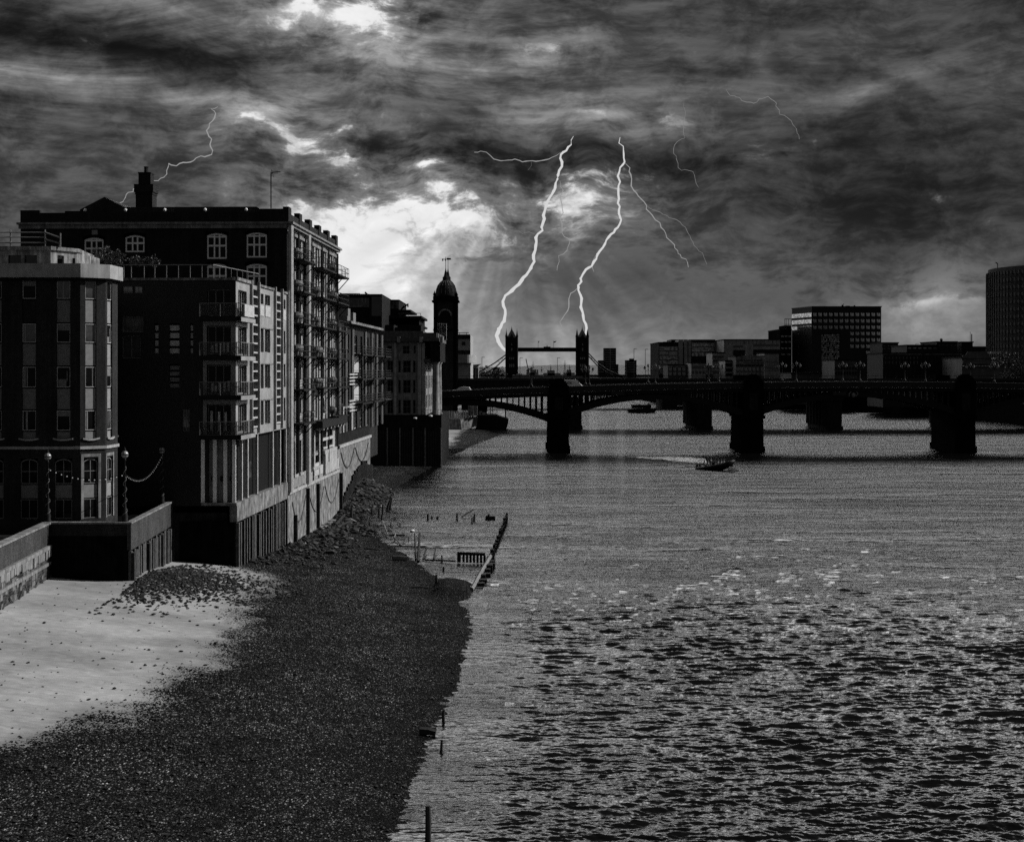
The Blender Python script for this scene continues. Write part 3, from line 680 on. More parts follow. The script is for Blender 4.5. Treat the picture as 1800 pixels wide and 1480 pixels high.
# ---- flats with wrap-around balconies
def flats():
    s0, s1 = 121.0, 143.6; z0 = 6.64; D = -18.0
    rt = Root('apartment_block', 'modern apartment block with glass corner balconies beside the tall brick warehouse', 'building', s0, 5.9)
    zt = 24.75
    fl = [12.2, 15.4, 18.6, 21.75]
    XW = lambda px: (px-CX)/F*s0-(X(415, s0))               # local x of a pixel on the west end
    # west end wall
    w = MB(); hs = []
    wx0 = D
    def H(px0, px1, py0, py1): hs.append((XW(px0)-wx0, XW(px1)-wx0, zq(py1, s0), zq(py0, s0)))
    H(213, 232, 503, 515); H(234, 249, 503, 515); H(213, 251, 556, 584); H(213, 246, 590, 630)
    H(271, 278, 568, 622); H(297, 315, 568, 622); H(334, 339, 568, 622); H(297, 315, 640, 682); H(320, 333, 720, 758)
    bx0 = XW(357)
    for i, z in enumerate(fl[:]):
        top = (fl[i+1] if i < 3 else zt)-.72
        hs.append((XW(364)-wx0, -.42-wx0, z+.12, top))
    hs.append((XW(366)-wx0, -.42-wx0, z0+.1, fl[0]-.35))
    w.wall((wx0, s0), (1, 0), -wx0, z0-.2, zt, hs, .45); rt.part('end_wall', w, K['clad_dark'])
    # facing of the corner bay
    m = MB()
    for i, z in enumerate(fl[:3]):
        top = fl[i+1]-.72
        m.box(XW(357), -.02, s0-.03, s0+.02, top+.02, fl[i+1]-.05); m.box(XW(357), XW(363.6), s0-.03, s0+.02, z+.05, top+.02); m.box(-.40, -.02, s0-.03, s0+.02, z+.05, top+.02)
    rt.part('bay_facing', m, K['grey'])
    for i, z in enumerate(fl):
        top = (fl[i+1] if i < 3 else zt)-.72; ww = -.42-XW(364)
        window(rt, XW(364)+ww/2, s0, z+.12, ww-.02, top-z-.14, 'W', inset=.3, nv=2, nh=0, mat='midgrey', t=.07, pane='glass_deep')
        if i < 3:
            c = MB(); n = 5 if i else 3
            for k in range(n):
                xa = XW(366)+ww*(.06+.86*k/n)+random.uniform(0, .08); c.box(xa, xa+ww*.10, s0+.262, s0+.275, z+.3, z+(.95 if i > 0 else 2.0)+random.uniform(-.2, .25))
            rt.part('curtain', c, K['curtain'])
    # slatted windows and the other openings of the end wall
    for (p, q, t, b) in ((271, 278, 568, 622), (297, 315, 568, 622), (334, 339, 568, 622), (297, 315, 640, 682)):
        m = MB(); W_ = XW(q)-XW(p); h = zq(t, s0)-zq(b, s0); n = 4
        for k in range(n): m.box(-W_/2, W_/2, .2, .24, h*(k+.04)/n, h*(k+.72)/n)
        rt.put('louvred_window', m.mesh('louvred_window', K['offwhite' if t < 600 else 'midgrey']), (XW(p)+XW(q))/2, s0, zq(b, s0))
    for (p, q, t, b, pn) in ((213, 232, 503, 515, 'glass_pale'), (234, 249, 503, 515, 'glass_pale'), (213, 251, 556, 584, 'glass_pale'), (213, 246, 590, 630, 'glass'), (320, 333, 720, 758, 'glass')):
        W_ = XW(q)-XW(p); window(rt, (XW(p)+XW(q))/2, s0, zq(b, s0), W_-.02, zq(t, s0)-zq(b, s0), 'W', inset=.15, nv=1, mat='midgrey', pane=pn)
    # ground floor of the corner: pale uprights and grey doors
    zc = fl[0]-.35; m = MB()
    for px in (357, 378, 396.5, 414):
        m.box(XW(px)-.16 if px < 414 else -.30, XW(px)+.14 if px < 414 else -.03, s0-.06, s0+.2, z0+.05, zc)
    rt.part('upright', m, K['white'])
    for a, b in ((366, 376), (380, 394), (398, 410)):
        d = rt.part('door', MB().box(XW(a), XW(b), s0+.25, s0+.3, z0+.12, zc-.05), K['midgrey'])
        rt.part('handle', MB().ball(((XW(a)+XW(b))/2+.1, s0+.18, z0+2.0), .16, 8, 1.5), K['iron'], parent=d)
    rt.part('plinth', MB().box(XW(355), .12, s0-.28, s0+.3, z0-.15, z0+.08), K['stone'])
    # river front
    S = {p: sq(p) for p in (415, 427, 437, 440, 452, 454, 457, 463, 467, 475, 480, 483, 493, 495, 497, 502, 504.5)}
    f = MB(); hs = []
    for i, z in enumerate(fl):
        zt_ = (fl[i+1] if i < 3 else zt)
        for a, b in ((457, 463.5), (466, 475), (496.5, 502)): hs.append((S.get(a, sq(a))-s0, sq(b)-s0, z+.45, zt_-.55))
        hs.append((sq(419)-s0, sq(434)-s0, z+.12, zt_-.72))
    for a, b in ((440.5, 452.5), (483, 493)): hs.append((sq(a)-s0, sq(b)-s0, fl[0]+.2, zt-.35))
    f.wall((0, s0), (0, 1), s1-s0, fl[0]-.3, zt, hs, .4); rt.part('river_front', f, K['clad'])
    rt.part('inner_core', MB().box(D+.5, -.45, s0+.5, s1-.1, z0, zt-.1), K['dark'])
    for i, z in enumerate(fl):
        zt_ = (fl[i+1] if i < 3 else zt)
        for a, b in ((457, 463.5), (466, 475), (496.5, 502)):
            W_ = sq(b)-sq(a); window(rt, 0, (sq(a)+sq(b))/2, z+.45, W_-.02, zt_-.55-z-.47, 'R', inset=.22, nv=0, nh=0, mat='offwhite', t=.07)
            bal = MB().box(-W_/2+.02, W_/2-.02, -.05, -.03, .04, 1.0).box(-W_/2, W_/2, -.07, -.01, 1.0, 1.06)
            rt.put('juliet_balcony', bal.mesh('juliet_balcony', K['glass_rail'] if i < 3 else K['offwhite']), 0, (sq(a)+sq(b))/2, z+.45, R(90))
        W_ = sq(434)-sq(419); window(rt, 0, (sq(419)+sq(434))/2, z+.12, W_-.02, zt_-.72-z-.14, 'R', inset=.25, nv=3, mat='offwhite', t=.06)
    for a, b in ((440.5, 452.5), (483, 493)):
        m = MB(); z = fl[0]+.3; ya, yb = sq(a), sq(b)
        while z < zt-.5: m.box(-.26, .05, ya+.02, yb-.02, z, z+.14); z += .80
        rt.part('sun_louvre', m, K['offwhite'])
    m = MB()
    for p in (440, 453, 481.8, 494, 504.3): m.box(-.02, .24, sq(p)-.14, sq(p)+.14, fl[0]-.2, zt+.35)
    rt.part('fin', m, K['clad'])
    m = MB()
    for i, z in enumerate(fl[1:]): m.box(-.004, .06, sq(454.5), sq(480), z-.62, z-.52)
    m.box(-.5, .16, s0-.12, sq(439), zt+.002, zt+.26); m.box(-.5, .14, sq(454.5), sq(480.5), zt+.002, zt+.2); m.box(-.5, .13, sq(495.5), s1, zt+.002, zt+.2)
    m.box(D, -.51, s0-.1, s0+.3, zt+.002, zt+.2); rt.part('coping', m, K['conc'])
    # open ground floor on the river: slim columns before a dark recess
    m = MB()
    for p in (427, 437, 454, 481, 494, 504): m.box(-.25, -.02, sq(p)-.13, sq(p)+.13, z0+.06, fl[0]-.3)
    rt.part('column', m, K['offwhite'])
    for a, b, z in ((441, 450, 8.2), (496, 502, 9.0), (484, 491, 9.4)):
        rt.part('window', MB().box(-.42, -.40, sq(a), sq(b), z, z+1.4), K['glass_pale'])
    m = MB().box(-.5, .1, s0-.02, s1, 5.15, z0+.04); rt.part('quay_beam', m, K['conc'])
    m = MB(); y = s0+.15
    while y < s1-.3:
        wd_ = random.uniform(.26, .42); m.box(-.05, .16+random.uniform(-.06, .12), y, y+wd_, -.6, 5.15-random.uniform(.0, .3)); y += wd_+random.uniform(.35, 1.1)
    rt.part('fender_pile', m, K['wood_mid'])
    rt.part('quay_wall', MB().box(-6.2, -.08, s0+.02, s1, -1, 5.148), K['stone_dark'])
    # balconies: slab, glass screens and handrail, one thing's part per storey
    for i, z in enumerate(fl):
        a0, a1, x0, x1 = s0-1.0, s0+4.6, XW(355), .62
        b = rt.part('balcony', MB().box(x0, x1, a0, s0-.05, z-.34, z+.04).box(.1, x1, s0-.05, a1, z-.34, z+.04), K['iron'])
        rt.part('fascia', MB().box(.3, x1+.03, a0-.0, a1+.05, z-.36, z-.02), K['clad'], parent=b)
        g = MB(); top = z+1.12
        g.box(x0+.05, x1-.32, a0+.05, a0+.07, z+.1, top-.05); g.box(x1-.08, x1-.06, a0+1.4, a1-.6, z+.1, top-.05)
        rt.part('glass_screen', g, K['glass_rail'] if i else K['glass_rail'], parent=b)
        h = MB().box(x0, x1, a0+.02, a0+.09, top-.05, top); h.box(x1-.1, x1-.03, a0+.09, a1, top-.05, top)
        for q in (x0+.03, (x0+x1)/2, x1-.36): h.box(q-.03, q+.03, a0+.01, a0+.1, z+.04, top-.05)
        for q in (a0+1.3, a0+2.9, a1-.5): h.box(x1-.11, x1-.02, q-.03, q+.03, z+.04, top-.05)
        rt.part('handrail', h, K['steel'], parent=b)
        if i == 3: rt.part('privacy_screen', MB().box(x1+.005, x1+.02, a0+1.4, a1-.4, z+.1, top-.04), K['offwhite'], parent=b)
    # roof terrace rail
    m = MB(); zr = zt+.2
    xs_ = [XW(p) for p in (213, 226, 249, 268, 289, 310, 331, 352, 372)]
    for q in xs_: m.box(q-.03, q+.03, s0+.5, s0+.56, zr, zr+1.12)
    m.box(xs_[0]-3, xs_[-1], s0+.49, s0+.57, zr+1.06, zr+1.13); m.bar((xs_[-1], s0+.53, zr+1.1), (-.6, s0+12, zr+1.1), .06)
    for t in np.linspace(0, 1, 9): m.bar((xs_[-1]+(-.6-xs_[-1])*t, s0+.53+11.5*t, zr), (xs_[-1]+(-.6-xs_[-1])*t, s0+.53+11.5*t, zr+1.1), .05)
    rt.part('roof_rail', m, K['steel'])
    rt.part('roof', MB().box(D, -.52, s0+.31, s1, zt-.1, zt+.1), K['roof'])
flats()

# ---- the brick warehouse
def warehouse():
    s0, s1 = 143.75, 175.6; D = -26.0; zc = 31.6; zt = 33.0
    rt = Root('warehouse', 'tall brick warehouse with iron loading platforms, a cornice and a chimney', 'building', s0, 5.9)
    XW = lambda px: (px-CX)/F*s0-X(503, s0)
    # west gable end
    w = MB(); hs = []; wn = []
    for (p, q, t, b) in ((143, 177, 417, 457), (216, 250, 413, 443), (361, 396, 410, 455), (431, 467, 409, 453), (431, 467, 463.5, 508), (361, 396, 463.5, 508)):
        a0, a1, za, zb = XW(p), XW(q), zq(b, s0), zq(t, s0); hs.append((a0-D, a1-D, za, zb)); wn.append((a0, a1, za, zb))
    w.wall((D, s0), (1, 0), -D, 5.8, zc, hs, .3); rt.part('end_wall', w, K['brick_dark_shade'])
    for a0, a1, za, zb in wn:
        W_, h = a1-a0, zb-za; t = .14; m = MB(); hw = W_/2; ar = .22
        for x in (-hw+t/2, -hw*.26, hw*.26, hw-t/2): m.box(x-t/2, x+t/2, 0, .1, 0, h-.06-ar*(x/hw)**2)
        m.box(-hw, hw, -.01, .11, -.002, t).box(-hw, hw, -.008, .11, h*.48, h*.48+t*1.2)
        if h > 2.0: m.box(-hw, hw, -.008, .11, h*.83, h*.83+t)
        for i in range(8):
            c0, c1 = -hw+2*hw*i/8, -hw+2*hw*(i+1)/8; q0, q1 = h-ar*(c0/hw)**2, h-ar*(c1/hw)**2
            m.slab_xz([(c0, q0-t*1.2), (c1, q1-t*1.2), (c1, q1), (c0, q0)], -.012, .112)
        o = rt.put('window', cached(('wh', round(W_, 1), round(h, 1)), lambda: m.mesh('window', K['white'])), (a0+a1)/2, s0+.06, za)
        inst('pane', pane_mesh(W_, h, 'glass_deep', ar), o)
        rt.part('lintel', MB().slab_xz([(a0-.15, zb-.2), (a0-.1, zb+.12)]+[(a0+W_*k/6, zb+.30-.16*((k-3)/3)**2) for k in range(7)]+[(a1+.1, zb+.12), (a1+.15, zb-.2)]+[(a1-W_*k/6, zb+.02-ar*((k-3)/3)**2) for k in range(7)], s0-.05, s0+.06), K['stone_dark'])
    # river front with loading-bay and window openings
    zf = [12.25, 15.6, 18.85, 22.05, 25.2, 28.35]                 # platform levels
    doors = [(514.0, 518.5), (553, 557.5), (577.5, 580.5)]; wins_ = [(524.5, 530), (545.5, 549.5), (566, 570.5), (585, 588)]
    f = MB(); hs = []
    for z in zf:
        for a, b in doors: hs.append((sq(a)-s0, sq(b)-s0, z+.05, z+2.55))
        for a, b in wins_: hs.append((sq(a)-s0, sq(b)-s0, z+.9, z+2.45))
    for a, b in ((515, 519), (525, 530)): hs.append((sq(a)-s0, sq(b)-s0, 7.0, 10.4))
    hs.append((sq(549)-s0, sq(583)-s0, 8.6, 11.2)); hs.append((sq(549)-s0, sq(562)-s0, 6.9, 8.3))
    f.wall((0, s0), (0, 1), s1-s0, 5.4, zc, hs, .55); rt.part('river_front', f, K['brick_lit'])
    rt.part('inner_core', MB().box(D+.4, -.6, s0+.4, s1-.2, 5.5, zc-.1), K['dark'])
    for z in zf:
        for a, b in doors:
            W_ = sq(b)-sq(a); rt.put('loading_door', cached(('ld', round(W_, 1)), lambda: MB().box(-W_/2+.01, W_/2-.01, .3, .36, 0, 2.46).box(-.05, .05, .27, .3, 0, 2.46).mesh('loading_door', K['iron'])), 0, (sq(a)+sq(b))/2, z+.07, R(90))
        for a, b in wins_:
            W_ = sq(b)-sq(a); window(rt, 0, (sq(a)+sq(b))/2, z+.92, W_-.02, 1.5, 'R', inset=.25, nv=1, nh=2, arch=.2, mat='offwhite', t=.07)
            hd = cached(('head', round(W_, 1)), lambda: MB().slab_xz([(-W_/2-.2, 0), (-W_/2-.15, .3), (0, .52), (W_/2+.15, .3), (W_/2+.2, 0), (0, .2)], -.06, .04).mesh('brick_arch', K['stone']))
            rt.put('brick_arch', hd, 0, (sq(a)+sq(b))/2, z+2.46, R(90))
            rt.put('window_sill', cached(('ws', round(W_, 1)), lambda: MB().box(-W_/2-.12, W_/2+.12, -.1, .05, -.16, 0).mesh('window_sill', K['stone'])), 0, (sq(a)+sq(b))/2, z+.89, R(90))
    # pilaster strips, string course, cornice, parapet with raised blocks
    m = MB()
    for p in (506, 521.5, 534, 541, 551, 560, 572.5, 583, 590): m.box(-.02, .16, sq(p)-.34, sq(p)+.34, 5.6, zc-1.0)
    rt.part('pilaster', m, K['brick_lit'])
    m = MB().box(-.04, .22, s0+.02, s1, zc-1.0, zc-.72).box(-.04, .42, s0-.05, s1+.05, zc-.3, zc-.05).box(-.04, .62, s0-.3, s1+.2, zc-.048, zc+.16)
    m.box(D-.3, -.041, s0-.3, s0+.02, zc-.05, zc+.155).box(D-.15, -.041, s0-.16, s0+.02, zc-.45, zc-.052); rt.part('cornice', m, K['stone'])
    m = MB().box(-.3, .05, s0, s1, zc+.162, zt-.35).box(D, -.302, s0, s0+.35, zc+.158, zt-.3)
    for s in np.linspace(s0+.7, s1-.8, 6): m.box(-.42, .14, s-.75, s+.75, zc+.164, zt+.22)
    m.box(-2.6, -.43, s0-.06, s0+.4, zc+.16, zt+.02); m.box(D, D+1.9, s0-.06, s0+.4, zc+.16, zt-.05); rt.part('parapet', m, K['brick_dark_shade'])
    # pale bands of the drain pipes and black ones beside the doors
    m = MB()
    for p in (505.6, 537.2): m.bar((.32, sq(p), 5.7), (.32, sq(p), zc-.2), .26, 8)
    rt.part('drain_pipe', m, K['offwhite'])
    m = MB()
    for p in (511.5, 520.5, 532.5, 543.5, 562, 573.5, 589.5): m.bar((.24, sq(p), 7.2), (.24, sq(p), zc-.5), .15, 6)
    rt.part('rain_pipe', m, K['iron'])
    # loading platforms
    for bi, (pa, pb) in enumerate(((511, 533), (547, 571), (575, 592))):
        sa, sb = sq(pa), sq(pb)+(1.0 if bi == 2 else 0)
        for li, z in enumerate(zf):
            if bi == 1 and li == 0: continue
            pr = 1.35; o = rt.part('loading_platform', MB().box(.03, pr, sa, sb, z-.16, z), K['iron'])
            r_ = MB()
            for h in (.5, 1.05): r_.bar((pr-.05, sa, z+h), (pr-.05, sb, z+h), .05); r_.bar((.1, sa, z+h), (pr-.05, sa, z+h), .05); r_.bar((.1, sb, z+h), (pr-.05, sb, z+h), .05)
            for t in np.linspace(sa, sb, 8): r_.bar((pr-.05, t, z), (pr-.05, t, z+1.05), .045)
            for q in (.5, .9):
                r_.bar((q, sb, z), (q, sb, z+1.05), .045); r_.bar((q, sa, z), (q, sa, z+1.05), .045)
            rt.part('railing', r_, K['iron_grey'], parent=o)
            b_ = MB()
            for t in (sa+.2, (sa+sb)/2, sb-.2): b_.bar((pr-.1, t, z-.14), (.06, t, z-1.5), .09)
            rt.part('brace', b_, K['iron'], parent=o)
            if random.random() < .7:
                tb = MB(); n = random.randint(1, 3)
                for k in range(n): tb.lathe([(.14, 0), (.24, .4), (.22, .42)], (.5, sa+.6+k*.9, z+.01), 8); tb.ball((.5, sa+.6+k*.9, z+.75), random.uniform(.28, .48), 8)
                rt.part('planter', tb, K['foil'], parent=o)
    # ground floor: arched window, black hoarding and beams, pale panels
    o = rt.part('arched_window', MB().slab_yz([(sq(563)+2.6*(.5-.5*math.cos(t)), 12.6+2.2*math.sin(t)) for t in np.linspace(0, math.pi, 9)], .02, .14), K['offwhite'])
    rt.part('pane', MB().slab_yz([(sq(563)+1.3+1.05*math.cos(t), 12.72+1.85*math.sin(t)) for t in np.linspace(0, math.pi, 9)], .13, .16), K['glass'], parent=o)
    rt.part('canopy', MB().box(.02, 1.3, sq(546), sq(592), 11.35, 12.1), K['iron'])
    m = MB()
    for q in np.linspace(sq(552), sq(590), 7): m.box(.2, 1.1, q-.15, q+.15, 11.05, 11.34)
    rt.part('bracket', m, K['offwhite'])
    rt.part('beam', MB().box(.05, .3, sq(563), sq(582), 9.7, 10.0).box(.02, .2, sq(566), sq(584), 8.75, 8.95), K['offwhite'])
    rt.part('white_panel', MB().box(.03, .14, sq(550.5), sq(566), 6.15, 7.5), K['offwhite'])
    rt.part('stone_block', MB().box(.02, .3, sq(568), sq(592), 5.95, 8.2).box(.02, .34, sq(566), sq(588), 8.21, 8.6), K['stone_pale'])
    rt.part('stone_block', MB().box(.02, .2, sq(509), sq(533), 5.9, 6.9), K['stone'])
    m = MB()
    for a, b in ((515, 519), (525, 530), (548, 560)): m.box(.02, .28, sq(a)-.2, sq(b)+.2, 6.9, 7.15)
    rt.part('window_sill', m, K['stone_pale'])
    # river wall below
    zr = 5.75
    rt.part('quay_wall', MB().box(-1.2, .06, s0+.01, s1+1.2, -1.2, zr-.3), K['conc'])
    rt.part('coping', MB().box(-1.0, .22, s0, s1+1.2, zr-.298, zr), K['stone_pale'])
    m = MB()
    for p in (516, 538, 556, 597): m.box(.05, .4, sq(p)-.2, sq(p)+.2, -.6, zr-.5 if p > 530 else 3.2)
    rt.part('fender_post', m, K['wood'])
    m = MB()
    for a, b in ((512, 536), (542, 568), (570, 594)):
        ya, yb = sq(a), sq(b); m.tube([(.1, ya+(yb-ya)*t, 4.6-9.2*t*(1-t)) for t in [k/10 for k in range(11)]], .05, 5)
    rt.part('mooring_chain', m, K['rust'])
    rt.part('footing', MB().box(.0, .8, s0+3, s1+1, -1, .45), K['conc'])
    # roof, little gable and chimney
    rt.part('roof', MB().box(D+.3, -.31, s0+.36, s1, zc, zc+.35), K['roof'])
    xa, xb = XW(128), XW(213); xm = XW(172); zz0 = zt-.3
    gz = lambda py: zq(py, s0+1.5)
    rt.part('roof_gable', MB().slab_xz([(xa, zz0), (xb, zz0), (xb, gz(367)), (xm, gz(346)), (xa, gz(368))], s0+1.2, s0+12), K['roof'])
    m = MB().box(XW(213), -3.2, s0+1.0, s0+14, zz0-.2, gz(364.5)); m.slab_xz([(-3.2, zz0), (-2.2, zz0), (-3.2, gz(364.5))], s0+1.0, s0+14); m.box(D+4, xa, s0+1, s0+6, zz0-.4, gz(371)); rt.part('roof_ridge', m, K['roof'])
    yc = s0+2.0; cx = XW(246.5)*1.014; k = (s0+2)/F
    def cz(py): return CZ-(py-HY)*k
    c = MB()
    for (hw, t, b) in ((14.6, 339, 372), (17, 325, 338.8), (15.5, 338.9, 343), (10.8, 306, 324.9), (11.5, 303.5, 305.9)): c.box(cx-hw*k, cx+hw*k, yc-hw*k, yc+hw*k, cz(b), cz(t))
    c.prism([(cx-15*k, yc-15*k), (cx+15*k, yc-15*k), (cx+15*k, yc+15*k), (cx-15*k, yc+15*k)], cz(331), cz(325.2), [(cx-17.4*k, yc-17.4*k), (cx+17.4*k, yc-17.4*k), (cx+17.4*k, yc+17.4*k), (cx-17.4*k, yc+17.4*k)])
    ch = rt.part('chimney', c, K['brick_dark_shade'])
    rt.part('chimney_pot', MB().lathe([(4.2*k, cz(303.4)), (3.6*k, cz(297)), (4.4*k, cz(292.5))], (cx, yc, 0), 10), K['brick_dark_shade'], parent=ch)
    m = MB()
    for px in (141, 213, 283, 355, 428): m.ball((XW(px), s0+.6, zt+.02), .16, 8)
    rt.part('flood_lamp', m, K['white'])
    rt.part('extract_vent', MB().box(XW(157), XW(167), s0-.12, s0+.02, zq(412, s0), zq(404, s0)), K['grey'])
warehouse()
def aerial():
    s = 143.9; x = X(475.5, s); t = thing('aerial', 'thin television aerial mast on the roof edge of the brick warehouse', 'aerial', (x, s+.3, Z(366, s)))
    h = Z(303, s)-Z(366, s)
    MB().bar((0, 0, 0), (0, 0, h), .06, 6).build('mast', K['iron'], t)
    m = MB().bar((0, 0, h), (.9, .1, h+.1), .04, 6)
    for i in range(6): q = .12*i; m.bar((q, -.28+.03*i, h+.02-.2), (q, .28, h+.02+.22), .03, 4)
    m.bar((.05, 0, h+.3), (.25, 0, h-.45), .035); m.build('antenna', K['iron'], t)
aerial()

# ---- flats beyond the warehouse, on their own river wall
def flats2():
    s0, s1 = 177.2, 222.0
    rt = Root('riverside_flats', 'dark riverside flats hung with steel balconies, between warehouse and colonnaded building', 'building', s0, 5.9)
    q = lambda p: sq(p, -.9); x = -.9
    zt = 23.4; fl = [9.6, 13.2, 16.4, 19.6]
    f = MB(); hs = []
    for z in fl:
        for a, b in ((597, 603), (607, 613.5), (621, 628), (633, 637), (643, 648), (654, 657.5), (663, 666)): hs.append((q(a)-s0, q(b)-s0, z+.1, z+2.5))
    f.wall((x, s0), (0, 1), s1-s0, 5, zt, hs, .5); f.wall((x-20, s0), (1, 0), 20, 5, zt); rt.part('wall', f, K['brick_dark_shade'])
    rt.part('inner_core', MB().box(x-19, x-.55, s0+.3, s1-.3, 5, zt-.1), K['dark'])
    for zi, z in enumerate(fl):
        for i, (a, b) in enumerate(((597, 603), (607, 613.5), (621, 628), (633, 637), (643, 648), (654, 657.5), (663, 666))):
            W_ = q(b)-q(a); window(rt, x, (q(a)+q(b))/2, z+.12, W_-.02, 2.36, 'R', inset=.2, nv=1, nh=(i+zi) % 2, mat='offwhite' if zi == 0 else 'grey', t=.08, pane='glass_pale' if (i*3+zi) % 5 == 0 else 'glass')
    m = MB()
    for p in (594, 605.5, 617.5, 640, 651.5, 660, 669): m.bar((x+.2, q(p), 9.4), (x+.2, q(p), zt-.6), .2, 6)
    rt.part('steel_post', m, K['grey'])
    for zi, z in enumerate(fl[1:]):
        for a, b in ((618, 637), (640, 658), (661, 671)):
            o = rt.part('balcony', MB().box(x+.02, x+1.5, q(a), q(b), z-.2, z), K['iron']); r_ = MB()
            for h in (.35, .7, 1.05): r_.bar((x+1.45, q(a), z+h), (x+1.45, q(b), z+h), .05); r_.bar((x+.1, q(a), z+h), (x+1.45, q(a), z+h), .05)
            for t in np.linspace(q(a), q(b), 7): r_.bar((x+1.45, t, z), (x+1.45, t, z+1.05), .05)
            rt.part('railing', r_, K['iron_grey'], parent=o)
            rt.part('brace', MB().bar((x+1.4, q(a)+.3, z-.2), (x+.05, q(a)+.3, z-1.6), .1).bar((x+1.4, q(b)-.3, z-.2), (x+.05, q(b)-.3, z-1.6), .1), K['iron'], parent=o)
    for z in (15.6, 12.2):
        m = MB()
        for k in range(4): m.box(x+.3, x+.5, q(608), q(622), z+k*.42, z+k*.42+.18)
        rt.part('sun_louvre', m, K['offwhite'])
    rt.part('white_panel', MB().box(x+.1, x+.2, q(617), q(628), 17.2, 19.4).box(x+.1, x+.2, q(619), q(628), 13.4, 15.6), K['offwhite'])
    rt.part('frame', MB().box(x+.05, x+.3, q(599.5), q(601), 9.3, 12.7).box(x+.05, x+.3, q(614.5), q(616), 9.3, 12.7).box(x+.05, x+.31, q(599.5), q(616), 12.702, 12.95), K['offwhite'])
    rt.part('eaves', MB().box(x-.5, x+.9, q(605), s1, zt-.02, zt+.3), K['conc']); rt.part('roof', MB().box(x-20, x-.51, s0, s1, zt, zt+.2), K['roof'])
    m = MB()
    for i in range(9): a = random.uniform(s0+2, s1-4); b = random.uniform(1, 3); xx = random.uniform(x-5, x-1.5); m.box(xx-1, xx+1, a, a+b, zt+.2, zt+random.uniform(.8, 2.4))
    rt.part('roof_plant', m, K['midgrey'])
    # its river wall
    rt.part('quay_wall', MB().box(-2, .0, s0-.4, 206.5, -1, 8.2), K['conc']); rt.part('coping', MB().box(-1.6, .18, s0-.4, 206.6, 8.2, 8.55), K['stone_pale'])
    rt.part('parapet', MB().box(-.9, -.1, s0-.4, 206.5, 8.552, 9.75), K['conc_dark'])
    m = MB()
    for a, b in ((178.5, 190), (191, 204)): m.tube([(.08, a+(b-a)*t, 7.6-8.5*t*(1-t)) for t in [k/8 for k in range(9)]], .06, 5)
    rt.part('mooring_chain', m, K['rust'])
    m = MB()
    for s in np.arange(180, 206.4, 1.1): m.box(0.0, .3, s, s+.4, 0, .9+4.3*math.exp(-((s-198)/17)**2)+random.uniform(-.2, .4))
    rt.part('timber_stub', m, K['wood'])
flats2()

